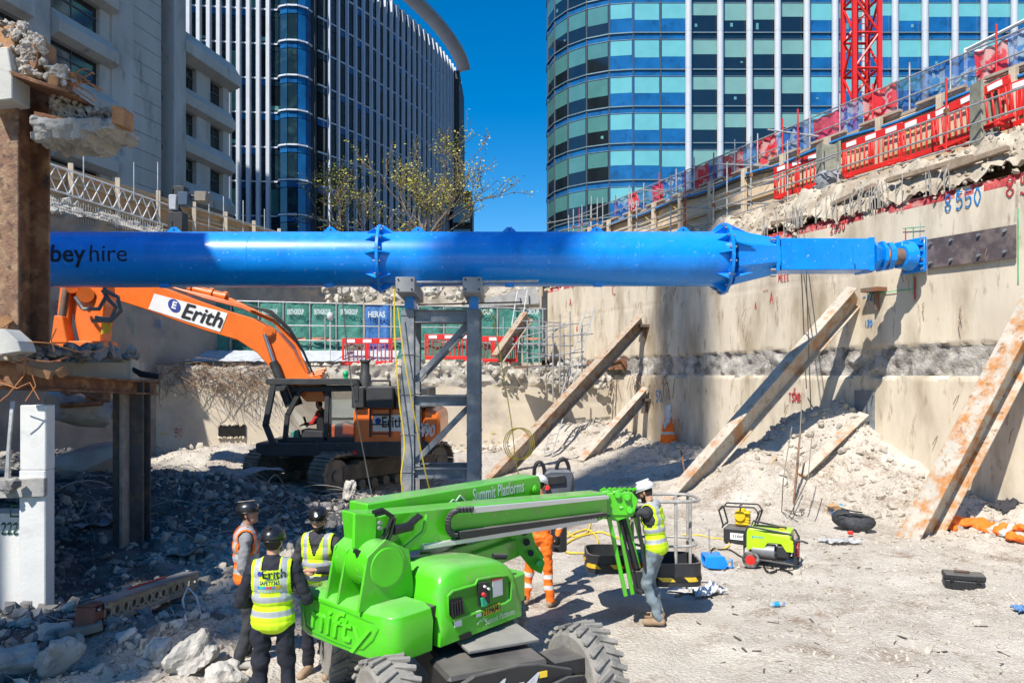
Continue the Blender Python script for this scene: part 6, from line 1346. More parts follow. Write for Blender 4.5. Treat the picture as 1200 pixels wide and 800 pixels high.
def person(loc, rz, J, lab, top, trouser, vest=None, stripes='H', hel=mHelB, boot=mBootG, skin=mSkin, gloves=(None, None), trouser_tape=None, beard=False, sc=1., sleeve=True, hood=None, back=None, name='person', top_fn=None, lean=None):
    loc = V(loc); root = empty(name, loc, rz, lab, 'person'); root.scale = (sc, sc, sc)
    j = dict(pel=(0, 0, .96), che=(0, .0, 1.30), nk=(0, -.01, 1.49), hd=(0, .02, 1.66), look=(0, 1, 0),
             shL=(-.185, 0, 1.42), elL=(-.25, -.02, 1.12), wrL=(-.24, .12, .90), shR=(.185, 0, 1.42), elR=(.25, -.02, 1.12), wrR=(.24, .12, .90),
             hiL=(-.095, 0, .93), knL=(-.11, .03, .50), anL=(-.12, -.01, .08), hiR=(.095, 0, .93), knR=(.11, .03, .50), anR=(.12, -.01, .08), toL=(-.14, .17, .03), toR=(.14, .17, .03), fiL=None, fiR=None)
    j.update(J); j = {k: (V(v) if v is not None else None) for k, v in j.items()}
    upv = (j['nk'] - j['pel']).normalized(); sx = (j['shR'] - j['shL']).normalized(); fw = upv.cross(sx) * -1; fw = sx.cross(upv) * -1
    fw = upv.cross(sx).normalized()
    RB = Matrix((sx, fw, upv)).transposed()
    look = j['look'].normalized(); hx = look.cross(V((0, 0, 1))).normalized(); hz = hx.cross(look).normalized(); RH = Matrix((hx, look, hz)).transposed(); hd = j['hd']
    def torso(t, g, lo=0., hi=1.):
        for f, rx, ry in ((0, .150, .105), (.2, .145, .10), (.45, .150, .105), (.68, .172, .112), (.86, .165, .10)):
            if lo <= f <= hi: t.ell(lerp(j['pel'], j['nk'], f), (rx + g, ry + g, .13), RB, n=16, m=8)
        for s in 'LR':
            if hi > .8: t.cap(lerp(j['nk'], j['sh' + s], .25) - upv * .03, j['sh' + s] - upv * .01, .062 + g, .058 + g)
    # body: one continuous surface
    t = MB(); torso(t, -.012); t.cap(j['nk'] - upv * .05, hd - hz * .06 - look * .015, .056, .054)
    t.ell(hd + hz * .015, (.074, .094, .105), RH, n=20, m=14); t.ell(hd - hz * .055 + look * .028, (.056, .062, .062), RH); t.ell(hd - hz * .092 + look * .062, (.028, .024, .02), RH)
    t.ell(hd + look * .092 - hz * .012, (.012, .022, .02), RH); t.ell(hd + look * .088 + hz * .008, (.008, .014, .03), RH); t.ell(hd + look * .082 + hz * .03, (.05, .014, .011), RH)
    t.ell(hd + look * .086 - hz * .055, (.022, .012, .009), RH)
    for s in (-1, 1): t.ell(hd + hx * s * .076 - hz * .005 - look * .01, (.012, .022, .032), RH); t.ell(hd + hx * s * .045 - hz * .02 + look * .05, (.022, .02, .025), RH)
    hands = {}
    for s, sg in (('L', -1), ('R', 1)):
        t.cap(j['sh' + s], j['el' + s], .045, .036); t.cap(j['el' + s], j['wr' + s], .036, .026)
        ad = (j['wr' + s] - j['el' + s]).normalized(); hdir = (V(j['fi' + s]) if j['fi' + s] is not None else ad).normalized(); pr_ = hdir.cross(V((0, 0, 1)))
        pr_ = pr_.normalized() if pr_.length > .2 else sx; dn = hdir.cross(pr_).normalized()
        if dn.z > 0: dn = -dn
        w0 = j['wr' + s]; hands[s] = (w0, hdir, pr_, dn)
        t.cap(w0, w0 + hdir * .075, .024, .026); 
        for k in range(4):
            o = w0 + hdir * .085 + pr_ * (k - 1.5) * .021; L = (.032, .037, .034, .026)[k]; t.cap(w0 + hdir * .03 + pr_ * (k - 1.5) * .018, o, .012, .0105, 8); p2 = o + hdir * L + dn * .008; t.cap(o, p2, .0105, .0095, 8); t.cap(p2, p2 + hdir * L * .5 + dn * .022, .0095, .008, 8)
        tb = w0 + hdir * .03 - pr_ * sg * .028 + dn * .005; t.cap(w0 + hdir * .015, tb, .015, .013, 8); t.cap(tb, tb + hdir * .035 - pr_ * sg * .018 + dn * .014, .012, .0095, 8)
        t.cap(j['hi' + s], j['kn' + s], .072, .05); t.cap(j['kn' + s], j['an' + s], .048, .034); t.cap(j['an' + s], lerp(j['an' + s], j['to' + s], .8), .035, .028)
    eye = [hd + look * .086 + hz * .012 + hx * s * .03 for s in (-1, 1)]
    hairz = lambda c: (c - hd).dot(hz) > -.03 and (c - hd).dot(look) < .02
    def bf(c):
        if any((c - e).length < .0085 for e in eye): return 1
        r = c - hd
        if r.length < .2:
            if r.dot(hz) > .055 or (r.dot(hz) > -.055 and r.dot(look) < -.025): return 2
            if abs(r.dot(hz) - .034) < .006 and r.dot(look) > .07 and abs(r.dot(hx)) > .012: return 2
            if beard and r.dot(hz) < -.05 - .35 * max(0, r.dot(look) - .05) and r.dot(hz) > -.13 and r.dot(look) > .0 and not (abs(r.dot(hx)) < .02 and abs(r.dot(hz) + .055) < .006): return 2
        return 0
    cloth(t, .0085, 'body', [skin, mat('eye_dark', (.02, .015, .012), .3), mHair], root, bf, 0, sm=2)
    # top / jacket with sleeves
    t = MB(); torso(t, .014); 
    for s in 'LR':
        if sleeve: t.cap(j['sh' + s], j['el' + s], .063, .054); t.cap(j['el' + s], lerp(j['el' + s], j['wr' + s], .93), .053, .038)
        else: t.cap(j['sh' + s], lerp(j['sh' + s], j['el' + s], .6), .063, .058)
    t.ell(lerp(j['pel'], j['nk'], .02), (.168, .122, .12), RB, n=16); t.cap(j['nk'] - upv * .03, j['nk'] + upv * .02, .068, .066)
    cloth(t, .011, 'jacket', [top, mTapeW], root, top_fn, .013, sm=2, seed=loc.x)
    if hood: t = MB(); t.ell(j['nk'] - fw * .07 + upv * .0, (.10, .055, .07), RB); t.ell(j['nk'] + upv * .005, (.085, .08, .045), RB); cloth(t, .011, 'hood', [hood], root, None, .006)
    # trousers
    t = MB(); t.ell(j['pel'] + V((0, 0, -.01)), (.160, .115, .12), RB, n=16)
    for s in 'LR': t.cap(j['hi' + s], j['kn' + s], .092, .070); t.cap(j['kn' + s], lerp(j['kn' + s], j['an' + s], .9), .069, .066)
    def tf(c):
        if not trouser_tape: return 0
        for s in 'LR':
            for f in (.18, .52):
                m = lerp(j['kn' + s], j['an' + s], f); d = (j['an' + s] - j['kn' + s]).normalized()
                if abs((c - m).dot(d)) < .028 and (c - m).length < .13: return 1
        return 0
    cloth(t, .011, 'trousers', [trouser, mTapeW], root, tf, .019, 6, seed=loc.y)
    for s in 'LR':
        a, b = j['an' + s], j['to' + s]; t = MB(); t.cap(a + V((0, 0, .04)), a - V((0, 0, .0)), .05, .047); t.cap(lerp(a, b, -.1) - V((0, 0, .02)), lerp(a, b, .95) + V((0, 0, .005)), .047, .043); cloth(t, .011, 'boot', [boot], root, None, .003)
        if gloves['LR'.index(s)]:
            w0, hdir, pr_, dn = hands[s]; t = MB(); t.cap(w0 - hdir * .01, w0 + hdir * .075, .031, .033); sg = -1 if s == 'L' else 1
            for k in range(4):
                o = w0 + hdir * .085 + pr_ * (k - 1.5) * .023; L = (.032, .037, .034, .026)[k]; t.cap(w0 + hdir * .03 + pr_ * (k - 1.5) * .02, o, .015, .0135, 8); p2 = o + hdir * L + dn * .008; t.cap(o, p2, .0135, .0125, 8); t.cap(p2, p2 + hdir * L * .5 + dn * .022, .0125, .011, 8)
            tb = w0 + hdir * .03 - pr_ * sg * .03; t.cap(tb, tb + hdir * .038 - pr_ * sg * .02 + dn * .014, .015, .012, 8); cloth(t, .007, 'glove', [gloves['LR'.index(s)]], root, None, 0, sm=1)
    vo = None
    if vest:
        t = MB(); torso(t, .030, .15, 1); t.ell(lerp(j['pel'], j['nk'], .02), (.188, .140, .11), RB, n=16); t.ell(lerp(j['pel'], j['nk'], .1), (.186, .138, .12), RB, n=16)
        vm = remesh(t, .010, 2); L = (j['nk'] - j['pel']).length
        bm = bmesh.new(); bm.from_mesh(vm); kill = []
        for f_ in bm.faces:
            c = f_.calc_center_median() - j['pel']; x = c.dot(sx); y = c.dot(fw); z = c.dot(upv)
            if z < -.10: kill.append(f_)
            elif z > L - .04 and abs(x) < .075: kill.append(f_)
            elif y > .02 and z > L - .20 and abs(x) < .075 * (z - L + .20) / .2 + .008: kill.append(f_)
            elif abs(x) > .165 + .02 * (z < L - .3) and z > L - .26: kill.append(f_)
        bmesh.ops.delete(bm, geom=kill, context='FACES'); bm.to_mesh(vm); bm.free()
        vm.materials.append(vest); vm.materials.append(mTape)
        def vf_(c):
            c = c - j['pel']; x = c.dot(sx); y = c.dot(fw); z = c.dot(upv)
            if abs(z - .10) < .026 or abs(z - .235) < .026: return 1
            if stripes == 'HV' and z > .235 and .085 < abs(x) < .135: return 1
            return 0
        vm.polygons.foreach_set('material_index', [vf_(p.center) for p in vm.polygons])
        for v in vm.vertices: c = v.co; v.co = c + v.normal * .009 * noise.noise(c * 8 + V((loc.x, 0, 0)))
        vo = link('hi_vis_vest', vm, root, local=True); so_ = vo.modifiers.new('s', 'SOLIDIFY'); so_.thickness = .006; so_.offset = 1
        if back:
            bvv = BVHTree.FromPolygons([v.co.copy() for v in vm.vertices], [tuple(p.vertices) for p in vm.polygons]); t = MB()
            def onb(x, z):
                o = j['pel'] + sx * x + upv * z - fw * .6; h_ = bvv.ray_cast(o, fw); return (h_[0] if h_[0] else j['pel'] - fw * .16 + sx * x + upv * z) - fw * .011
            back(t, onb); t.build('back_print', None, vo, local=True, smooth=0)
    if hel:
        t = MB(); Rm = Matrix.Rotation(-.12, 3, hx) @ RH; c = hd + hz * .045 - look * .004; n = 24; vs = []; m_ = 9
        for i in range(m_):
            a = math.pi / 2 * i / (m_ - 1)
            for k in range(n):
                th = 2 * math.pi * k / n; q = V((math.cos(th) * .104 * math.cos(a), math.sin(th) * .126 * math.cos(a), .102 * math.sin(a) ** .9 if i else -.012)); vs.append(c + Rm @ q)
        fs = [(i * n + k, i * n + (k + 1) % n, (i + 1) * n + (k + 1) % n, (i + 1) * n + k) for i in range(m_ - 1) for k in range(n)]; t.add(vs, fs)
        brim = []
        for k in range(n): th = 2 * math.pi * k / n; f_ = .99 + .16 * max(0, math.sin(th)) ** 3; brim.append(c + Rm @ V((math.cos(th) * .104 * min(f_, 1.02), math.sin(th) * .126 * f_, -.02)))
        t.add(vs[:n] + brim, [(k, (k + 1) % n, n + (k + 1) % n, n + k) for k in range(n)])
        t.tube(c + Rm @ V((0, -.09, .095)), c + Rm @ V((0, .09, .095)), .012, n=8)
        ho = t.build('helmet', hel, root, local=True, smooth=.8); s2 = ho.modifiers.new('s', 'SOLIDIFY'); s2.thickness = .004
        t = MB(); [t.path([hd + hx * sg * .09 + hz * .03, hd + hx * sg * .075 - hz * .05, hd + look * .05 - hz * .115], .005, 5) for sg in (-1, 1)]; t.build('chin_strap', mBlk, ho, local=True)
        if hel is mHelB and rnd() < .99: t = MB(); disc(t, c + Rm @ V((0, .119, .045)), RH @ V((1, 0, 0)), RH @ V((0, -.35, 1)), .018, 12); t.build('helmet_sticker', mWhite, ho, local=True)
    return root
def backprint(t, onb):
    t.use(mat('print_dark', (.012, .02, .06), .6))
    vs, fs = text_mesh('Erith', .115, .19, .001, 0, 0, 'CENTER'); t.add([onb(v.x + .035, v.y + .455) for v in vs], fs)
    c = [onb(-.085 + .022 * math.cos(a), .462 + .022 * math.sin(a)) for a in [k * .52 for k in range(12)]]; t.use(mNavy); t.add(c, [tuple(range(12))])
    t.use(mat('print_dark', (.012, .02, .06), .6)); vs, fs = text_mesh('SAFETY365', .045, .17, .001, 0, 0, 'CENTER'); t.add([onb(v.x, v.y + .385) for v in vs], fs); vs, fs = text_mesh('DEMOLITION', .022, .11, .001, 0, 0, 'CENTER'); t.add([onb(v.x + .02, v.y + .415) for v in vs], fs)
    cols = [(.02, .3, .6), (.02, .5, .5), (.05, .3, .6), (.5, .05, .3), (.6, .06, .06), (.1, .25, .6), (.7, .3, .05), (.5, .4, .05)]
    for k, c in enumerate(cols):
        for r in range(2):
            t.use(mat('print_c%d' % k, c, .6)) if r else t.use(mat('print_pale', (.5, .6, .6), .6)); x = -.105 + k * .0265; z = .30 + r * .033; t.add([onb(x, z), onb(x + .022, z), onb(x + .022, z + .028), onb(x, z + .028)], [(0, 1, 2, 3)])
def gl(px, py, d, dz=0.): p = W(px, py, d); p.z = hg(p.x, p.y) + dz; return p
# man with printed vest, back to camera
person(gl(320, 800, 6.55, -.02), math.radians(6), dict(look=(.25, 1, .1), elL=(-.29, .02, 1.13), wrL=(-.15, .22, 1.06), fiL=(.8, .5, .1), elR=(.30, .0, 1.15), wrR=(.22, .22, 1.13), fiR=(-.5, .8, .2), knL=(-.12, .02, .5), knR=(.12, .03, .5)), 'man seen from behind in a yellow vest printed on its back and dark trousers', mDkB, mDkB, mHiY, 'HV', mHelB, mBootG, back=backprint, sc=1.0)
# man in orange vest, facing right
person(gl(289, 788, 8.0, -.02), math.radians(-72), dict(look=(.2, 1, .22), elL=(-.24, .04, 1.14), wrL=(-.16, .25, 1.10), fiL=(.3, 1, 0), elR=(.27, -.04, 1.13), wrR=(.22, .1, .92), anR=(.13, -.08, .08), toR=(.16, .1, .03)), 'man in orange vest over grey knit jumper standing left of the printed yellow vest', mGreyK, mDkG, mHiO, 'HV', mHelB, mat('boot_pale', (.4, .38, .35), .85), mSkinD, sc=.98)
# bearded man facing camera
person(gl(374, 800, 7.85, .0), math.radians(172), dict(look=(-.2, 1, -.05), elL=(-.27, .03, 1.14), wrL=(-.06, .22, 1.17), fiL=(.9, .3, .2), elR=(.27, .03, 1.12), wrR=(.1, .22, 1.15), fiR=(-.9, .3, .1)), 'bearded man in open yellow vest facing the camera beside the green lift counterweight', mDkG, mDkB, mHiY, 'HV', mHelB, mBoot, beard=True, sc=.99)
# orange-suited worker behind the boom
person(gl(632, 711, 10.1, .0), math.radians(-25), dict(look=(.1, 1, -.25), elL=(-.28, .05, 1.15), wrL=(-.2, .3, 1.2), elR=(.30, .06, 1.17), wrR=(.27, -.02, .98), fiR=(-.2, .3, -1), anL=(-.2, -.02, .08), knL=(-.16, .04, .5), toL=(-.3, .14, .03), anR=(.15, .02, .08), toR=(.14, .2, .03)), 'worker in full orange suit and white helmet half hidden behind the green boom', mHiO, mHiO, None, 'H', mHelW, mBoot, gloves=(mGlove, mGlove), trouser_tape=True, sc=1.0,
       top_fn=lambda c: 1 if abs(c.z - 1.12) < .03 or (abs(c.x) > .2 and abs(c.z - 1.22) < .025) else 0)
# man in jeans leaning on the basket
person(gl(768, 722, 9.35, .0), math.radians(60), dict(pel=(0, -.02, .96), che=(0, .04, 1.3), nk=(0, .06, 1.49), hd=(.0, .13, 1.655), look=(.05, 1, -.28), shL=(-.18, .06, 1.43), elL=(-.22, .35, 1.40), wrL=(-.22, .63, 1.47), fiL=(.1, 1, .15), shR=(.18, .07, 1.42), elR=(.23, .36, 1.36), wrR=(.12, .62, 1.42), fiR=(-.2, 1, .1),
       knL=(-.12, .08, .52), anL=(-.10, -.10, .09), toL=(-.12, .1, .04), knR=(.10, .10, .5), anR=(.12, -.02, .1), toR=(.14, .17, .03)), 'man in faded jeans and yellow vest leaning on the lift controls with arms raised', mDkG, mDenim, mHiY, 'HV', mHelW, mBoot, gloves=(mGloveW, None), beard=True, hood=mat('hood_grey', (.3, .32, .34), .9), sc=1.0,
       back=lambda t, onb: [t.use(mat('print_c1', (.02, .5, .5))), t.add([onb(-.06, .36), onb(.08, .36), onb(.08, .40), onb(-.06, .40)], [(0, 1, 2, 3)]), t.use(mat('print_c4', (.6, .06, .06))), t.add([onb(-.06, .41), onb(.08, .41), onb(.08, .425), onb(-.06, .425)], [(0, 1, 2, 3)])])
# seated operator in excavator cab
o = person(W(374, 512, 20.35) + V((0, 0, -.42)), math.radians(75), dict(pel=(0, -.12, .52), che=(0, -.12, .85), nk=(0, -.06, 1.06), hd=(0, .0, 1.22), look=(.1, 1, -.15), shL=(-.18, -.08, 1.0), elL=(-.24, .05, .76), wrL=(-.2, .3, .72), shR=(.18, -.08, 1.0), elR=(.24, .05, .76), wrR=(.2, .3, .72), hiL=(-.09, -.1, .5), knL=(-.13, .34, .52), anL=(-.13, .42, .12), hiR=(.09, -.1, .5), knR=(.13, .34, .52), anR=(.13, .42, .12), toL=(-.13, .6, .08), toR=(.13, .6, .08)), 'seated driver in a yellow vest and red sleeves inside the excavator cab', mat('red_sleeve', (.45, .02, .02), .8), mDkB, mHiY, 'HV', None, mBootG, sc=1.08)
# ================= small items on the ground
# generator
g0 = gnd(906, 662); ge = empty('generator', g0, label='lime green and black portable generator on red wheels standing on the dusty ground', cat='generator')
gx = V((.88, -.47, 0)).normalized(); gy = V((.47, .88, 0)); RG = Matrix((gx, gy, V((0, 0, 1)))).transposed()
def GG(x, y, z): return g0 + gx * x + gy * y + V((0, 0, z + .0))
mLime = mat('lime_paint', (.42, .72, .01), .35, coat=.3, dust=.2)
t = MB(); vs = [GG(x, y, z) for x in (-.36, .30) for y, z in ((-.22, .40), (-.235, .54), (-.17, .63), (.17, .63), (.235, .54), (.22, .40))]; t.add(vs, [tuple(range(6))[::-1], tuple(range(6, 12))] + [(k, (k + 1) % 6, 6 + (k + 1) % 6, 6 + k) for k in range(6)]); tk = t.build('fuel_tank', mLime, ge, smooth=0, bevel=.02)
t = MB(); t.poly([GG(x, -.245, z) for x, z in ((-.38, .62), (-.38, .28), (-.12, .28), (-.05, .42), (.16, .42), (.24, .3), (.36, .3), (.36, .46), (.28, .52))], gy * .02); t.build('side_cover', mLime, ge, smooth=0, bevel=.006)
t = MB(); t.box(GG(-.05, 0, .635), (.52, .12, .02), RG); t.build('top_grille', mBlk, tk, smooth=0)
t = MB(); t.text('generator', .06, axes(GG(-.2, -.258, .5), gx, (0, 0, 1)), .2, .001); t.build('lettering', mat('decal_blue', (.05, .3, .5), .5), tk, smooth=0); t = MB(); t.poly([GG(x, -.16 - .002, .645) for x in (.12, .2)] + [GG(.2, -.1, .65), GG(.12, -.1, .65)], (0, 0, .004)); t.build('sticker', mat('decal_yellow', (.75, .5, .03)), tk, smooth=0)
t = MB()
for y in (-.26, .26): t.path([GG(.36, y, .0), GG(.37, y, .46), GG(.32, y * .8, .58), GG(-.36, y, .66), GG(-.42, y, .5), GG(-.42, y, .14), GG(.36, y, .1)], .018, 8)
for x, z in ((.36, .08), (.36, .45), (-.42, .3), (-.42, .14), (0, .12)): t.tube(GG(x, -.26, z), GG(x, .26, z), .018, n=8)
t.path([GG(.36, -.26, .5), GG(.5, -.26, .5), GG(.56, -.22, .47)], .016, 8); t.build('tube_frame', mBlack, ge)
t = MB(); t.box(GG(-.02, 0, .2), (.5, .36, .14), RG); t.box(GG(.18, -.05, .28), (.2, .36, .2), RG); t.build('engine_block', mBlack, ge, smooth=0, bevel=.02)
t = MB(); t.tube(GG(-.3, -.15, .26), GG(.06, -.15, .26), .12, n=20); t.build('alternator', mat('alt_grey', (.25, .26, .27), .45, metal=.5), ge, bevel=.01)
t = MB(); t.box(GG(.34, .03, .28), (.06, .3, .28), RG); t.build('engine_shroud', mBlack, ge, bevel=.02); t = MB(); t.tube(GG(.37, .0, .3), GG(.40, .0, .3), .115, n=24); t.build('recoil_starter', mat('starter_red', (.55, .02, .03), .4), ge, bevel=.008); t = MB(); [t.tube(GG(.40, .08 * math.cos(a), .3 + .08 * math.sin(a)), GG(.405, .08 * math.cos(a), .3 + .08 * math.sin(a)), .012, n=6) for a in [k * .7 for k in range(9)]]; t.build('starter_hole', mBlk, ge)
t = MB(); t.box(GG(.35, -.18, .45), (.03, .08, .06), RG); t.build('red_tag', mat('tag_yellow', (.7, .5, .02), .5), ge, smooth=0)
for y in (-.33, .33): 
    t = MB(); t.lathe([(.07, -.03), (.125, -.035), (.14, 0), (.125, .035), (.07, .03)], GG(-.3, y, .13), gy, 24); w_ = t.build('wheel', mRubber, ge); t = MB(); t.lathe([(.01, -.04), (.08, -.032), (.085, .032), (.01, .04)], GG(-.3, y, .13), gy, 18); t.build('rim', mRed, w_)
# transformer in black frame with yellow pump
q0 = gnd(868, 636); qe = empty('site_transformer', q0, label='black open topped box frame holding a yellow transformer beside the lime generator', cat='transformer')
def QQ(x, y, z): return q0 + gx * x + gy * y + V((0, 0, z))
t = MB(); t.box(QQ(-.02, .0, .16), (.52, .4, .3), RG); t.build('crate', mBlack, qe, smooth=0, bevel=.03)
t = MB(); 
for y in (-.2, .2): t.path([QQ(-.3, y, .3), QQ(-.28, y, .34), QQ(-.36, y, .62), QQ(-.3, y, .70), QQ(.28, y, .72), QQ(.36, y, .62), QQ(.26, y, .32)], .017, 8)
for x, z in ((-.36, .62), (.34, .62), (-.28, .34), (0, .71)): t.tube(QQ(x, -.2, z), QQ(x, .2, z), .017, n=8)
t.build('tube_frame', mBlack, qe)
t = MB(); t.box(QQ(.03, .05, .47), (.24, .2, .26), RG); t.tube(QQ(.0, -.1, .52), QQ(.0, .2, .52), .1, n=16); t.tube(QQ(.03, .0, .58), QQ(.03, .0, .66), .06, n=12); [t.box(QQ(.03, .05, .37 + k * .05), (.27, .23, .02), RG) for k in range(5)]; t.build('transformer_body', mat('tx_yellow', (.75, .5, .01), .45), qe, bevel=.012)
t = MB(); t.box(QQ(-.02, -.206, .16), (.26, .01, .12), RG); st_ = t.build('sticker', mWhite, qe, smooth=0); t = MB(); t.text('110V', .07, axes(QQ(-.02, -.213, .16), gx, (0, 0, 1)), .18, .002); t.build('lettering', mBlk, st_, smooth=0)
# blue jack bracket
b0 = gnd(838, 664); be = empty('jack_bracket', b0, label='bright blue steel jack bracket lying beside the black basket tray', cat='bracket')
def BB(x, y, z): return b0 + V((x, y, z))
t = MB(); t.poly([BB(x, -.15, z) for x, z in ((-.17, .02), (-.2, .1), (-.2, .2), (.1, .22), (.17, .08), (.12, .0))], (0, .04, 0)); t.poly([BB(x, .13, z) for x, z in ((-.17, .02), (-.2, .1), (-.2, .2), (.1, .22), (.17, .08), (.12, .0))], (0, .04, 0)); t.box(BB(-.04, 0, .04), (.3, .24, .04)); t.box(BB(-.06, -.01, .20), (.28, .30, .03)); t.build('bracket_body', mBlue, be, smooth=0, bevel=.01)
t = MB(); t.path([BB(.15, -.1, .12), BB(.24, -.12, .15), BB(.25, -.1, .02), BB(.14, -.1, .02)], .016, 8); t.build('handle', mBlue, be); t = MB(); t.tube(BB(-.09, 0, .22), BB(-.1, 0, .62), .014, n=8); t.build('rod', mGalv, be)
# toolbox
c0 = gnd(1129, 690); rz = math.radians(-22); ce = empty('tool_case', c0, rz, 'black ribbed plastic tool case lying alone on the pale ground at the right', 'tool case'); Mc = Matrix.Translation(c0) @ Matrix.Rotation(rz, 4, 'Z')
def cbx(nm, c, s, m, bev=.02, par=None): t = MB(); t.box(c, s); t.v = [tuple(Mc @ V(v)) for v in t.v]; return t.build(nm, m, par or ce, bevel=bev, bseg=2)
bb = cbx('case_base', (0, 0, .08), (.52, .26, .15), mat('case_black', (.02, .02, .021), .5, dust=.35)); cbx('lid', (0, 0, .20), (.54, .28, .09), mat('case_black', (0, 0, 0)))
for k in range(9): cbx('rib', (-.22 + k * .055, -.135, .09), (.022, .02, .11), mat('case_black', (0, 0, 0)), .004)
cbx('handle', (-.02, -.0, .265), (.2, .05, .03), mat('handle_brown', (.12, .07, .05), .7), .01); [cbx('latch', (x, -.15, .17), (.05, .02, .07), mBlk, .006) for x in (-.17, .17)]
# backpack, box, bottle, plastic, trousers, vest
def blob(name, pxy, ells, m, lab, cat, vox=.012, fold=.01, d=None, fn=None, mats=None, rz=0., fs_=9):
    p = gnd(*pxy) if d is None else W(*pxy, d); r = empty(name, p, rz, lab, cat); t = MB()
    for e in ells: t.ell(e[0], e[1], Matrix.Rotation(e[2], 3, 'Z') if len(e) > 2 else None, n=14, m=10)
    cloth(t, vox, 'body' if cat != 'clothing' else 'cloth', mats or [m], r, fn, fold, fs_); return r
bp_ = blob('backpack', (1000, 620), [((0, 0, .17), (.40, .26, .16), -.4), ((-.2, .06, .24), (.2, .2, .15)), ((.2, -.04, .15), (.22, .2, .15)), ((.04, -.18, .12), (.26, .12, .13))], mat('pack_black', (.03, .032, .038), .7, var=.3, scale=10), 'dark grey backpack lying on the ground beside a small cardboard box', 'backpack')
t = MB(); b = gnd(1000, 620); t.path([b + V((-.36, -.06, .3)), b + V((-.2, -.16, .36)), b + V((.06, -.22, .3)), b + V((.34, -.12, .24))], .02, 6); t.path([b + V((-.2, .1, .40)), b + V((.0, .04, .36)), b + V((.2, .06, .33))], .016); t.build('strap', mBlk, bp_)
bx0 = gnd(980, 604); bxe = empty('cardboard_box', bx0, .3, 'small open cardboard box beside the dark grey backpack', 'box'); t = MB(); Mb = Matrix.Rotation(.3, 3, 'Z')
mCard = mat('cardboard', (.42, .27, .14), .85, var=.15)
for c, s in (((0, -.12, .09), (.26, .008, .18)), ((0, .12, .09), (.26, .008, .18)), ((-.13, 0, .09), (.008, .232, .18)), ((.13, 0, .09), (.008, .232, .18)), ((0, 0, .01), (.25, .23, .008))): t.box(bx0 + Mb @ V(c), s, Mb)
t.build('box_body', mCard, bxe, smooth=0)
t = MB(); t.box(bx0 + Mb @ V((-.17, 0, .2)), (.1, .23, .006), Mb @ Matrix.Rotation(.5, 3, 'Y')); t.box(bx0 + Mb @ V((.05, .15, .21)), (.24, .1, .006), Mb @ Matrix.Rotation(.6, 3, 'X')); t.build('flap', mCard, bxe, smooth=0)
t = MB(); t.box(bx0 + Mb @ V((-.136, -.02, .1)), (.004, .1, .1), Mb); t.build('blue_print', mat('box_blue', (.05, .2, .45), .6), bxe, smooth=0)
def bottle(px, py, m, lab, ang=0., L=.22, r=.032):
    p = gnd(px, py) + V((0, 0, r)); d = V((math.cos(ang), math.sin(ang), .02)).normalized(); o = empty('bottle', p, label=lab, cat='bottle'); t = MB(); t.lathe([(.5 * r, 0), (r, .008), (r, L * .7), (r * .4, L * .86), (r * .4, L * .93)], p, d, 14); t.build('bottle_body', m, o); t = MB(); t.lathe([(r * .45, L * .93), (r * .45, L)], p, d, 10); t.build('cap', mat('cap_blue', (.02, .2, .6), .4), o); t = MB(); t.lathe([(r * 1.03, L * .25), (r * 1.03, L * .6)], p, d, 14); t.build('wrapper', mat('wrap_blue', (.02, .3, .6), .4), o)
mPet = mat('clear_plastic', (.5, .62, .68), .1, alpha=.55)
bottle(902, 711, mPet, 'blue labelled bottle lying alone on the ground in front of the generator', .2); bottle(990, 594, mPet, 'blue bottle lying behind the small cardboard box', 2.0)
def sheet_obj(name, px, py, w, l, rz, m, lab, cat, amp=.05, nn=16, lift=.03, seed=0.):
    p = gnd(px, py); vs = []
    for i in range(nn + 1):
        for jj in range(nn + 1):
            u, v = i / nn - .5, jj / nn - .5; s_ = 1 - .5 * abs(N3(u * 3 + seed, v * 3)); x, y = u * l * s_, v * w * s_; c, s = math.cos(rz), math.sin(rz); X, Y = p.x + x * c - y * s, p.y + x * s + y * c
            vs.append((X, Y, hg(X, Y) + lift + amp * (abs(fbm(u * 4 + seed, v * 4, seed, 3)) + .3 * abs(fbm(u * 11, v * 11, seed, 2)))))
    fs = [(i * (nn + 1) + jj, (i + 1) * (nn + 1) + jj, (i + 1) * (nn + 1) + jj + 1, i * (nn + 1) + jj + 1) for i in range(nn) for jj in range(nn)]
    t = MB(); t.add(vs, fs); o = t.build(name, m, smooth=1.2); s = o.modifiers.new('s', 'SOLIDIFY'); s.thickness = .006; return tag(o, lab, cat)
sheet_obj('white_rag', 828, 698, .35, .5, .4, mat('rag_white', (.72, .72, .72), .7), 'crumpled white rag lying on the ground right of the man in jeans', 'rag', .14, seed=2.)
sheet_obj('dust_sheet', 800, 695, .2, .45, -.3, mat('plate_pale', (.5, .48, .45), .5), 'flat pale metal offcut under the edge of the white rag', 'offcut', .02, seed=5.)
sheet_obj('plastic_sheet', 985, 637, .45, .8, .3, mat('sheet_clear', (.55, .56, .56), .2, alpha=.7), 'crumpled clear plastic sheet in front of the dark grey backpack', 'plastic sheet', .09, seed=8.)
sheet_obj('blue_cloth', 1199, 716, .2, .25, 0, mat('cloth_blue', (.08, .2, .4), .7), 'scrap of blue cloth at the right edge of the picture', 'cloth', .08, seed=4.)
t = MB(); p = gnd(1000, 628); t.box(p + V((-.08, -.05, .08)), (.09, .07, .07)); tag(t.build('red_cap', mRed, bevel=.01), 'small red plastic lid on the clear sheet by the backpack', 'lid')
sheet_obj('dark_cloth', 1178, 594, .45, .6, .2, mat('cloth_dark', (.03, .03, .035), .8), 'dark cloth lying against the wall foot behind the orange trousers', 'cloth', .12, seed=6.)
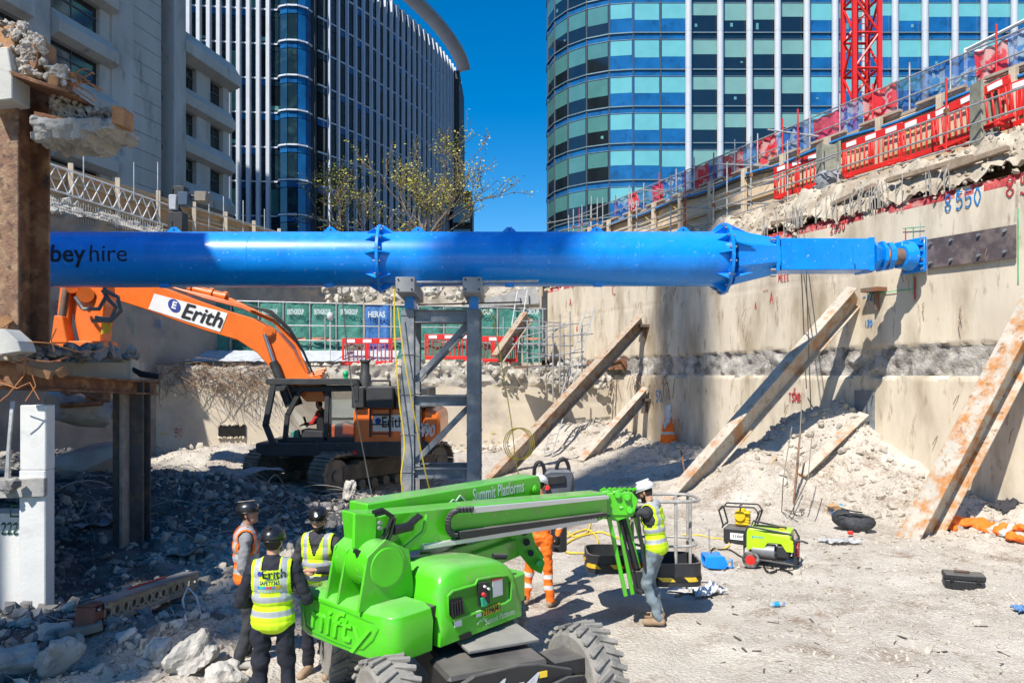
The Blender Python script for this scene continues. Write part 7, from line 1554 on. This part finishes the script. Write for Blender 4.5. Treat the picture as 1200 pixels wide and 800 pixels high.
# orange work trousers laid on the ground
T0 = gnd(1158, 622); tr0 = empty('work_trousers', T0, label='orange work trousers with pale reflective bands thrown on the ground by the right wall', cat='clothing'); t = MB()
def TG(x, y, z=.12): X, Y = T0.x + x, T0.y + y; return V((x, y, hg(X, Y) - T0.z + z))
Zr = Matrix.Rotation
for a, b, r0, r1, n_ in (((-.5, .42), (-.1, .22), .2, .2, 6), ((-.15, .25), (.10, -.75), .15, .11, 11), ((-.1, .3), (.45, -.45), .15, .11, 10), ((-.45, .4), (-.62, .1), .12, .08, 4)):
    for k in range(n_ + 1):
        f_ = k / n_; r_ = r0 + (r1 - r0) * f_; r_ *= 1 + .18 * math.sin(k * 2.1 + a[0] * 9); t.ell(TG(a[0] + (b[0] - a[0]) * f_ + .03 * math.sin(k * 1.7), a[1] + (b[1] - a[1]) * f_, .07 + .03 * math.sin(k * 1.3)), (r_, r_, .045 + .025 * abs(math.sin(k * 1.9))))
q1, q2 = TG(-.15, .25), TG(.10, -.75); dq = (q2 - q1).normalized(); q3, q4 = TG(-.1, .3), TG(.45, -.45); dq2 = (q4 - q3).normalized()
def otf(c):
    a, b = (c - q1).dot(dq), (c - q3).dot(dq2)
    if (abs(a - .5) < .04 or abs(a - .75) < .04) and abs((c - q1).cross(dq).length) < .13: return 1
    if abs(b - .45) < .04 or abs(b - .68) < .04: return 1
    return 0
cloth(t, .014, 'cloth', [mHiO, mTapeW], tr0, otf, .035, 7)
# hanging orange vest with white jacket
Hp = RP(783, 497, -.45); hv = empty('hanging_vest', Hp, label='orange vest and grey jacket hanging on the wall between the two middle props', cat='clothing'); t = MB(); k = Hp.y / F
t.cap((0, 0, .25), (-.08, 0, -.6), .13, .22); t.cap((0, 0, .25), (.1, 0, -.6), .13, .2); cloth(t, .03, 'vest', [mHiO, mTapeW], hv, lambda c: 1 if abs(c.z + .3) < .04 else 0, .03, 6)
t = MB(); t.cap((0, -.08, .6), (-.06, -.2, .1), .12, .1); t.cap((0, -.1, .6), (-.16, -.2, -.1), .08, .06); cloth(t, .03, 'jacket', [mat('jacket_pale', (.5, .52, .54), .8)], hv, None, .03, 6)
# black breaker / power unit behind boom
U0 = W(652, 582, 11.2); ue = empty('power_unit', gnd(655, 640), label='grey and black hydraulic breaker head with two looping hoses behind the green boom', cat='breaker'); t = MB()
t.poly([W(x, y, 11.0) for x, y in ((637, 552), (644, 549), (668, 549), (672, 556), (668, 585), (664, 600), (640, 600), (634, 575))], (0, .35, 0)); t.build('body', mat('unit_grey', (.10, .11, .13), .5, metal=.3, var=.3, dust=.3), ue, smooth=0, bevel=.03)
t = MB(); t.poly([W(x, y, 10.8) for x, y in ((642, 558), (662, 556), (663, 566), (643, 568))], (0, .05, 0)); t.box(W(668, 575, 10.95), (.1, .2, .3)); t.tube(W(655, 600, 11.1), W(655, 645, 11.1), .12, n=14); t.build('bracket', mBlack, ue, smooth=.5, bevel=.01)
t = MB()
for a, b, top in (((638, 552), (626, 562), 541), ((652, 553), (667, 553), 537)):
    x0, x1 = min(a[0], b[0]) - (0 if a[0] > b[0] else 0), max(a[0], b[0]); t.path([W(b[0], b[1] + 6, 10.9)] + [W((x0 + x1) / 2 + (x1 - x0) / 2 * math.cos(q) * (-1 if b[0] < a[0] else 1), 553 + (top - 553) * math.sin(q), 10.9) for q in [k_ * math.pi / 8 for k_ in range(9)]] + [W(a[0], a[1] + 4, 10.9)], .028, 8)
t.build('hose', mHose, ue)
t = MB(); t.tube(W(641, 571, 10.75), W(641, 571, 10.8), .04, n=12); t.build('red_cap', mRed, ue)
# cables and ropes on the ground
def gpath(pts, r, m, lab, cat='cable', nm='cable'):
    P = [gnd(*p) for p in pts]; out = []
    for i in range(len(P) - 1):
        p0, p1, p2, p3 = P[max(i - 1, 0)], P[i], P[i + 1], P[min(i + 2, len(P) - 1)]
        for k in range(6): t_ = k / 6; q = .5 * ((2 * p1) + (p2 - p0) * t_ + (2 * p0 - 5 * p1 + 4 * p2 - p3) * t_ ** 2 + (3 * p1 - p0 - 3 * p2 + p3) * t_ ** 3); q.z = hg(q.x, q.y) + r * 1.5; out.append(q)
    t = MB(); t.path(out, r, 6); return tag(t.build(nm, m), lab, cat)
gpath([(655, 636), (690, 622), (700, 640), (670, 650), (660, 640), (700, 625), (730, 636), (715, 650), (690, 662)], .018, mYel, 'yellow cable coiled on the ground behind the orange suited worker', nm='cable')
gpath([(660, 612), (672, 600), (690, 608), (688, 625), (668, 628), (662, 615), (680, 602)], .016, mYel, 'loop of yellow hose on the ground between boom and basket')
gpath([(800, 628), (840, 632), (855, 640), (830, 645)], .013, mYel, 'short yellow lead on the ground beside the blue bracket')
gpath([(826, 652), (850, 645), (880, 655), (905, 660)], .014, mHose, 'black lead running from the blue bracket to the generator')
gpath([(890, 650), (900, 672), (915, 668), (930, 676)], .016, mHose, 'black hose looped under the generator frame')
gpath([(820, 668), (805, 690), (790, 700)], .014, mHose, 'short black lead beside the white rag')
t = MB()
for a, b, c in (((928, 500), (918, 560), (916, 600)), ((940, 460), (936, 540), (930, 602)), ((952, 505), (947, 560), (925, 606))): 
    t.path([W(*a, 16), W(*b, 15.2), gnd(*c) + V((0, 0, .02)), gnd(c[0] + 10, c[1] + 6) + V((0, 0, .02))], .011, 5)
c = gnd(930, 598); t.path([c + V((.25 * math.cos(a) * (1 - .02 * k), .3 * math.sin(a), .03)) for k, a in enumerate([j * .5 for j in range(26)])], .012, 5)
tag(t.build('hanging_cable', mat('cable_grey', (.2, .18, .14))), 'three thin cables hanging to a coil on the ground behind the generator', 'cable')
# sticks, rods and odd scraps on the spoil
for (a, b, r, m, lab) in (((930, 590), (938, 505), .025, mRust, 'thin rusty rod leaning on the wall in the shade of the tube'), ((958, 520), (968, 470), .03, mGalv, 'thin grey pole leaning on the wall left of the half buried prop'), ((890, 560), (910, 535), .03, mWood, 'short timber stick in the shade at the foot of the right wall'), ((806, 575), (798, 528), .02, mRust, 'short rusty rod standing beside the foot of the heavy dusty prop')):
    A = gnd(*a); B = W(*b, A.y + .9); t = MB(); t.tube(A, B, r, n=7); tag(t.build('rod', m), lab, 'rod')
random.seed(5); t = MB()
for k in range(46):
    px, py = ru(820, 1190), ru(600, 795); p = gnd(px, py) + V((0, 0, .01)); a = ru(0, 6.28); L = ru(.04, .16); t.beam(p, p + V((math.cos(a) * L, math.sin(a) * L, ru(0, .02))), ru(.008, .03), .006)
tag(t.build('litter', mat('litter_dark', (.09, .075, .06), .9)), 'dark splinters and scraps scattered over the pale ground at the right', 'litter', kind='stuff')
# ================= demolished structure on the left
def at_(px, py, d): return W(px, py, d)
cs = empty('steel_column', (-6.7, 9.5, 3.4), label='tall rusty steel column at the left edge carrying broken concrete', cat='column')
rx0 = -6.21; t = MB(); zb, zt = 3.55, 7.1
# H section: two flanges normal to Y, web between
t.b2((-7.0, 9.3, zb), (rx0, 9.335, zt)); fA = t.build('flange', mat('rust_bright', (.21, .115, .07), .7, var=.35, scale=8, bump=.6, c2=(.34, .22, .13), t2=.55, s2=7, c3=(.08, .045, .035), t3=.6, s3=11), cs, smooth=0, bevel=.006)
t = MB(); t.b2((-7.0, 9.92, zb), (rx0 - .0, 9.955, zt)); t.build('flange', mRust, cs, smooth=0, bevel=.006)
t = MB(); t.b2((-6.50, 9.335, zb), (-6.46, 9.92, zt)); t.build('web', mRust, cs, smooth=0)
def crag(name, t, vox, m, par, amp=.03, fq=9.):
    me = remesh(t, vox, 0)
    for v, nn_ in zip(me.vertices, [v.normal.copy() for v in me.vertices]): c = v.co; v.co = c + nn_ * (amp * fbm(c.x * fq, c.y * fq, c.z * fq, 4) + amp * .6 * noise.cell(c * fq * 3))
    me.shade_flat() if hasattr(me, 'shade_flat') else None; me.materials.append(m); me.name = name; return link(name, me, par)
# second stub column, above slab
t = MB(); t.poly([at_(x, y, 9.2) for x, y in ((-10, 65), (20, 62), (25, 95), (25, 122), (-10, 126))], (0, .35, 0)); o = t.build('concrete_block', mat('block_pale', (.55, .54, .5), .85, var=.1, bump=.3), smooth=0, bevel=.01); tag(o, 'pale squared concrete block clamped on the head of the rusty column', 'concrete block')
hb = empty('broken_beam', at_(60, 110, 9.5), label='rusty steel beam with shattered concrete casing jutting from the head of the left column', cat='beam')
mRL = mat('rust_light', (.36, .18, .08), .8, var=.35, scale=4, bump=.4, c2=(.16, .08, .04), t2=.58, s2=3)
def pz(name, pts, d, th, m, par=hb, bev=.008): t = MB(); t.poly([at_(x, y, d) for x, y in pts], (0, th, 0)); return t.build(name, m, par, smooth=0, bevel=bev)
pz('steel_flange', [(5, 88), (30, 93), (58, 103), (98, 116), (95, 119), (55, 107), (25, 97), (6, 91)], 9.3, .55, mRust)
pz('steel_web', [(-10, 40), (26, 36), (26, 68), (-10, 66)], 9.25, .3, mRL); pz('end_plate', [(48, 50), (55, 50), (56, 80), (50, 96), (46, 80)], 9.3, .4, mRL)
pz('steel_lug', [(66, 92), (78, 96), (76, 108), (64, 104)], 9.2, .3, mRL)
random.seed(21)
def chunkset(name, n, box, dr, sz, m, par, sub=1):
    t = MB(); x0, x1 = sorted((box[0], box[2])); y0, y1 = sorted((box[1], box[3]))
    for k in range(n * 3): x, y = ru(x0, x1), ru(y0, y1); t.rock(at_(x, y, ru(*dr)), (ru(*sz) * .75, ru(*sz) * .7, ru(*sz) * .6), k, sub)
    return crag(name, t, .016, m, par, .012, 14.)
mPaleC = mat('shattered_pale', (.45, .41, .36), .95, var=.3, scale=6, bump=1, bscale=25, c2=(.2, .14, .1), t2=.55, s2=5)
for bx_, n, sz in (((-8, 28, 30, 45), 40, (.04, .12)), ((28, 42, 52, 75), 60, (.04, .12)), ((20, 70, 52, 90), 30, (.06, .14)), ((52, 78, 80, 100), 26, (.04, .12)), ((2, 50, 30, 62), 20, (.05, .1))): chunkset('shattered_concrete', n, bx_, (9.1, 9.6), sz, mPaleC, hb)
t = MB()
for k in range(16): p = at_(ru(66, 90), ru(85, 105), 9.2); d = V((ru(.2, 1), ru(-.3, .2), ru(-.2, .5))); pts = [p]; [(pts.append(pts[-1] + d * .06), d.__iadd__(V((ru(-.3, .3), ru(-.2, .2), ru(-.45, .1))))) for _ in range(6)]; t.path(pts, .009, 5)
t.build('bent_rebar', mat('rust_orange', (.42, .17, .06), .8), hb)
sb_ = empty('broken_beam', at_(100, 150, 9.5), label='shattered concrete beam stub with a rusty end plate beyond the left column head', cat='beam')
t = MB(); P = [at_(x, y, 9.5) for x, y in ((57, 148), (90, 152), (130, 150), (150, 150), (149, 158), (118, 168), (112, 176), (100, 173), (88, 172), (57, 176))]; t.poly(P, (0, .7, 0)); crag('concrete_soffit', t, .025, mConcG, sb_, .05, 4.)
pz('end_plate', [(136, 127), (151, 130), (151, 152), (137, 148)], 9.25, .25, mRL, sb_); 
for bx_, n, sz in (((60, 118, 100, 140), 60, (.03, .09)), ((95, 125, 136, 150), 55, (.03, .09)), ((60, 108, 90, 122), 30, (.03, .08)), ((110, 148, 150, 156), 25, (.03, .07))): chunkset('shattered_concrete', n, bx_, (9.35, 9.9), sz, mPaleC, sb_)
pz('rusty_flange', [(57, 140), (95, 148), (135, 150), (135, 153), (57, 150)], 9.5, .6, mRust, sb_)
t = MB(); [t.path([at_(ru(62, 80), ru(120, 135), 9.3), at_(ru(80, 100), ru(130, 150), 9.3), at_(ru(90, 110), ru(150, 158), 9.3)], .008, 5) for k in range(9)]; t.build('bent_rebar', mRebarG, sb_)
# floor slab stub at mid height
sl = empty('floor_slab', at_(100, 430, 10), label='broken concrete floor slab stub on rusty beams between the two left columns', cat='floor slab')
zS = 3.06
t = MB(); t.poly([V((x, y, zS + .17)) for x, y in ((-6.62, 12.75), (-6.55, 13.2), (-12, 14), (-12, 9.9), (-8.2, 9.75), (-7.0, 10.6), (-7.2, 12.2))], (0, 0, .30)); t.build('slab', mConc, sl, smooth=0, bevel=.01)
t = MB(); t.hexa([V(p) for p in ((-7.7, 12.6, zS + .02), (-6.56, 12.75, zS + .02), (-6.52, 12.95, zS + .02), (-7.7, 12.9, zS + .02), (-7.7, 12.6, zS + .36), (-6.56, 12.75, zS + .38), (-6.52, 12.95, zS + .38), (-7.7, 12.9, zS + .36))]); t.build('slab_edge', mat('edge_pale', (.50, .46, .38), .85, var=.15, bump=.3), sl, smooth=0, bevel=.01)
t = MB(); t.ibeam((-12, 9.5, 3.28), (-6.3, 9.5, 3.20), .3, .34, .03); t.ibeam((-6.7, 9.7, 3.1), (-6.5, 13.4, 2.92), .25, .24, .03); t.build('edge_beam', mRust, sl, smooth=0)
random.seed(8)
t = MB(); [t.rock((ru(-7.9, -6.4), ru(9.4, 13.0), zS + .40 + abs(ru(-.1, .14))), (ru(.05, .16), ru(.05, .15), ru(.04, .1)), k) for k in range(190)]; t.build('slab_debris', mRubD, sl, smooth=0)
t = MB(); [t.rock((ru(-7.6, -6.3), ru(9.2, 9.7), 3.45 + ru(-.05, .16)), (ru(.05, .2), ru(.05, .15), ru(.04, .1)), k) for k in range(40)]; t.build('pale_debris', mPaleC, sl, smooth=0)
pz('white_lump', [(-6, 388), (14, 386), (30, 400), (34, 412), (8, 416), (-6, 415)], 9.1, .3, mat('block_pale', (.55, .54, .5)), sl)
t = MB()
for pts in ([(0, 408), (30, 400), (60, 402), (90, 412), (118, 412), (128, 405)], [(20, 420), (60, 424), (80, 418)], [(66, 385), (60, 398), (64, 412)], [(35, 430), (42, 452), (30, 470)], [(30, 418), (28, 440), (10, 462), (0, 470)], [(0, 448), (20, 455), (35, 448), (46, 468)]): t.path([at_(x, y, 9.15) for x, y in pts], .008, 6)
t.build('bent_strip', mat('rust_orange', (.42, .17, .06)), sl)
t = MB(); [t.beam(at_(*a, 9.2), at_(*b, 9.25), .07, .1) for a, b in (((20, 430), (60, 440)), ((70, 432), (75, 440)), ((0, 380), (12, 372)))]; t.build('broken_bracket', mRL, sl, smooth=0)
t = MB(); [t.path([at_(152, 430, 12.8), at_(165, 436 + k * 2, 12.8), at_(186, 440 + k, 12.8)], .03, 5) for k in range(3)]; t.build('dark_tendon', mBlk, sl)
# column two
c2_ = empty('steel_column', (-6.9, 12.9, 0), label='dark rusty steel column standing in the rubble under the slab stub', cat='column')
xa, xb, xm = at_(139, 0, 12.9).x, at_(169, 0, 12.9).x, at_(152, 0, 12.9).x
mDS = mat('dark_steel', (.085, .07, .065), .75, var=.35, scale=3, bump=.3, c2=(.2, .12, .07), t2=.6, s2=2.5)
for a, b in ((xa, xm - .03), (xm + .02, xb)): t = MB(); t.b2((a, 12.7 if a == xa else 12.85, -.2), (b, 12.75 if a == xa else 12.9, zS)); t.build('flange', mDS, c2_, smooth=0, bevel=.006)
t = MB(); t.b2((xm - .03, 12.62, -.2), (xm + .02, 13.1, zS)); t.build('web', mat('edge_steel', (.30, .26, .22), .7, var=.3, scale=4), c2_, smooth=0)
t = MB(); t.b2((xa, 13.1, -.2), (xb, 13.14, zS)); t.build('flange', mDS, c2_, smooth=0)
# white pillar and panel
wp_ = empty('concrete_pillar', (-6.1, 9.6, 0), label='whitewashed concrete pillar at the left edge under the slab stub', cat='pillar'); mWh = mat('whitewash', (.66, .66, .64), .85, var=.08, scale=2, bump=.25, c2=(.5, .5, .48), t2=.6, s2=2, c3=(.25, .23, .22), t3=.74, s3=5)
xl, xr, xs1 = at_(22, 0, 9.45).x, at_(53, 0, 9.45).x, at_(48, 0, 9.45).x
t = MB(); t.b2((xl, 9.45, -.3), (xr, 9.65, 1.95)); t.b2((xl + .01, 9.452, 1.95), (xr + .005, 9.65, 2.78)); t.build('shaft', mWh, wp_, smooth=0, bevel=.012)
t = MB(); t.b2((-12, 9.72, -.3), (xl - .003, 10.1, 1.35)); pn = t.build('side_panel', mWh, wp_, smooth=0)
t = MB(); t.hexa([(-12, 9.36, 1.37), (xr + .02, 9.4, 1.62), (xr - .03, 9.64, 1.62), (-12, 9.9, 1.37), (-12, 9.36, 1.62), (xr + .02, 9.4, 1.86), (xr - .03, 9.64, 1.86), (-12, 9.9, 1.62)]); t.build('cross_beam', mConcG, wp_, smooth=0, bevel=.01)
P0_ = V((at_(1, 0, 9.7).x, 9.71, 3.18 - (626 - 438) / F * 9.7)); spray(pn, P0_, V((1, 0, 0)), '222', .14, mat('spray_dkgreen', (.02, .12, .06), .8), .014)
t = MB(); a = V((at_(12, 0, 9.7).x, 9.705, 3.18 - (605 - 438) / F * 9.7)); sq = [a, a + V((.14, 0, 0)), a + V((.14, 0, .14)), a + V((0, 0, .14)), a]; [stroke(t, [p, q], .014) for p, q in zip(sq, sq[1:])]; t.build('spray_marking', mat('spray_dkgreen', (.02, .12, .06)), pn)
t = MB(); [t.rock((ru(-8, -6.2), ru(9.2, 9.9), 1.75 + ru(-.05, .1)), (ru(.05, .15), .1, .06), k) for k in range(30)]; t.build('ledge_debris', mRubD, wp_, smooth=0)
t = MB(); [t.path([at_(14 + k * 2, 470, 9.6), at_(10 + k, 520, 9.5), at_(6 + k * 3, 575, 9.5)], .02, 6) for k in range(2)]; t.build('conduit', mGalv, wp_)
# concrete stump in shade behind
t = MB(); random.seed(2); t.rock(at_(95, 480, 15.5), (.75, .5, .35), 3, 3); o = t.build('concrete_stump', mConcG, smooth=.5); tag(o, 'hanging broken concrete cap with cut pipe ends in the shade behind the white pillar', 'concrete block')
t = MB(); t.rock(at_(97, 545, 15.7), (.6, .45, 1.0), 4, 3); o = t.build('concrete_stump', mConcG, smooth=.5); tag(o, 'dark rounded concrete stump rising from the rubble behind the white pillar', 'concrete block')
t = MB(); t.tube(at_(72, 475, 15), at_(120, 472, 15), .06, n=10); t.path([at_(66, 455, 15), at_(80, 462, 15), at_(95, 458, 15), at_(110, 466, 15), at_(128, 470, 15)], .04); t.box(at_(115, 455, 15.2), (.35, .3, .5)); tag(t.build('pipe_bundle', mRust), 'rusty pipe and bracket lying on the hanging concrete cap behind the white pillar', 'pipe')
# perforated beam on the ground
A = gnd(112, 735); B = gnd(224, 690); A.z += .16; B.z += .13; be_ = empty('perforated_beam', A, label='long perforated steel beam lying on the rubble with a rusty end bracket', cat='steel beam')
d_ = (B - A).normalized(); r_, _, u_ = frame(d_); L_ = (B - A).length; mPB = mat('beam_buff', (.36, .32, .24), .7, var=.25, scale=5, bump=.2, c2=(.2, .15, .1), t2=.6, s2=4)
sgn = -1 if r_.y > 0 else 1; side = r_ * sgn if (r_ * sgn).y < 0 else -r_
# web made of strips around holes
t = MB(); t.beam(A + side * .1 + u_ * .085, B + side * .1 + u_ * .085, .015, .05, up=tuple(u_)); t.beam(A + side * .1 - u_ * .085, B + side * .1 - u_ * .085, .015, .05, up=tuple(u_))
nh = 13; 
for k in range(nh + 1):
    c = A.lerp(B, k / nh) + side * .1
    # cell with octagonal hole
    if k < nh:
        c2 = A.lerp(B, (k + .5) / nh) + side * .1; hl = L_ / nh / 2; ro, n8 = .045, 16; outer = []; inner = []
        for q in range(n8):
            a = 2 * math.pi * q / n8; ca_, sa_ = math.cos(a), math.sin(a); m_ = max(abs(ca_) / hl, abs(sa_) / .06); outer.append(c2 + d_ * ca_ / m_ + u_ * sa_ / m_); inner.append(c2 + d_ * ca_ * ro + u_ * sa_ * ro)
        vs = outer + inner + [p - side * .012 for p in outer] + [p - side * .012 for p in inner]
        t.add(vs, [(q, (q + 1) % n8, n8 + (q + 1) % n8, n8 + q) for q in range(n8)] + [(2 * n8 + q, 3 * n8 + q, 3 * n8 + (q + 1) % n8, 2 * n8 + (q + 1) % n8) for q in range(n8)] + [(n8 + q, n8 + (q + 1) % n8, 3 * n8 + (q + 1) % n8, 3 * n8 + q) for q in range(n8)])
t.build('perforated_web', mPB, be_, smooth=0)
t = MB(); t.beam(A + u_ * .118, B + u_ * .118, .26, .014, up=tuple(u_)); t.beam(A + u_ * .131 + side * .08, B + u_ * .131 + side * .08, .05, .012, up=tuple(u_)); t.build('top_flange', mat('beam_grey_top', (.2, .2, .2), .7, var=.2), be_, smooth=0)
t = MB(); t.beam(A - u_ * .118, B - u_ * .118, .26, .014, up=tuple(u_)); t.beam(A - side * .1, B - side * .1, .012, .22, up=tuple(u_)); t.build('bottom_flange', mPB, be_, smooth=0)
t = MB(); t.beam(A.lerp(B, .35) + u_ * .135 - side * .1, A.lerp(B, .75) + u_ * .135 - side * .1, .04, .02, up=tuple(u_)); t.build('red_strip', mat('red_faded', (.4, .06, .05), .6), be_, smooth=0)
t = MB(); mRB = mat('red_rust', (.16, .06, .04), .7, var=.3); t.beam(A - d_ * .22 + side * .09, A + d_ * .05 + side * .09, .02, .10, up=tuple(u_)); [t.box(A - d_ * x, (.03, .22, .22), Matrix((d_, side, u_)).transposed()) for x in (.2, .08, -.04)]; t.box(A - d_ * .08 + u_ * .12, (.3, .2, .02), Matrix((d_, side, u_)).transposed()); t.build('end_bracket', mRB, be_, smooth=0, bevel=.01)
t = MB(); [t.tube(A + d_ * x + side * .13 + u_ * z, A + d_ * x + side * .15 + u_ * z, .014, n=6) for x in (-.18, -.02) for z in (-.08, .08)]; t.build('bolt', mGalv, be_)
# plank and conduit near it
t = MB(); a, b = gnd(70, 755), gnd(120, 740); t.beam(a + V((0, 0, .08)), b + V((0, 0, .08)), .16, .09); tag(t.build('timber_block', mat('old_timber', (.22, .18, .14), .85, var=.25), smooth=0, bevel=.01), 'short weathered timber block below the bracket end of the perforated beam', 'timber')
t = MB(); t.path([gnd(x, y) + V((0, 0, z)) for x, y, z in ((218, 728, .02), (214, 715, .15), (220, 706, .22), (230, 712, .16), (236, 726, .02))], .014, 8); tag(t.build('bent_conduit', mat('conduit_pale', (.6, .6, .58), .5)), 'pale bent conduit arching out of the rubble right of the perforated beam', 'conduit')
# unseen walls and slabs added left, heights shaped to shade pit and tube
of = empty('shade_blocker', (-13, 6, 0), label='unseen concrete wall blocks added off to the left to shade the pit', cat='building')
random.seed(12)
yy = -1.0
while yy < 11.0:
    hgt = min(22.0, 5.2 + 1.44 * (16.3 - yy)) if yy < 8.4 else 17.5 - (yy - 8.4) * .5; hgt += ru(-.7, .2); t = MB(); t.b2((-14.6 - .0, yy, -.3), (-13.1, yy + .62, hgt)); t.build('wall', mConcG, of, smooth=0); yy += .622
for z in (3.2, 6.6, 10.0): t = MB(); t.b2((-13.1, 1.5, z), (-11.8, 8.2 - z * .1, z + .3)); t.build('slab', mConcG, of, smooth=0)
# ================= camera, light, world
cam = bpy.data.cameras.new('camera'); co = bpy.data.objects.new('camera', cam); C.objects.link(co)
co.location = (0, 0, H); co.rotation_euler = (math.radians(90), 0, 0); cam.lens = F / 1200 * 36; cam.sensor_width = 36
cam.shift_y = 38 / 1200; cam.clip_start = .1; cam.clip_end = 3000; scene.camera = co
ld = V((.324, .539, -.777)).normalized()
su = bpy.data.lights.new('sun', 'SUN'); so = bpy.data.objects.new('sun', su); C.objects.link(so)
so.rotation_euler = ld.to_track_quat('-Z', 'Y').to_euler(); su.energy = 5.0; su.angle = math.radians(.5); su.color = (1, .95, .865)
w = bpy.data.worlds.new('World'); scene.world = w; w.use_nodes = True; nt = w.node_tree; bg = nt.nodes['Background']
sk = nt.nodes.new('ShaderNodeTexSky'); sk.sky_type = 'NISHITA'; sk.sun_disc = False; sk.sun_elevation = math.radians(51)
sk.sun_rotation = math.atan2(-.515, -.857); sk.altitude = 300; sk.air_density = 1.0; sk.dust_density = .3; sk.ozone_density = 3.0
hs = nt.nodes.new('ShaderNodeHueSaturation'); hs.inputs['Saturation'].default_value = 1.5; hs.inputs['Value'].default_value = 1.28
nt.links.new(sk.outputs[0], hs.inputs['Color']); nt.links.new(hs.outputs[0], bg.inputs['Color']); bg.inputs['Strength'].default_value = .092
scene.render.engine = 'CYCLES'; scene.cycles.use_denoising = True; scene.cycles.max_bounces = 6; scene.cycles.diffuse_bounces = 3; scene.cycles.glossy_bounces = 3; scene.cycles.transparent_max_bounces = 12
scene.cycles.use_adaptive_sampling = True; scene.cycles.adaptive_threshold = .02
scene.view_settings.view_transform = 'Standard'; scene.view_settings.look = 'None'; scene.view_settings.exposure = .46; scene.view_settings.gamma = 1
scene.view_settings.use_curve_mapping = False
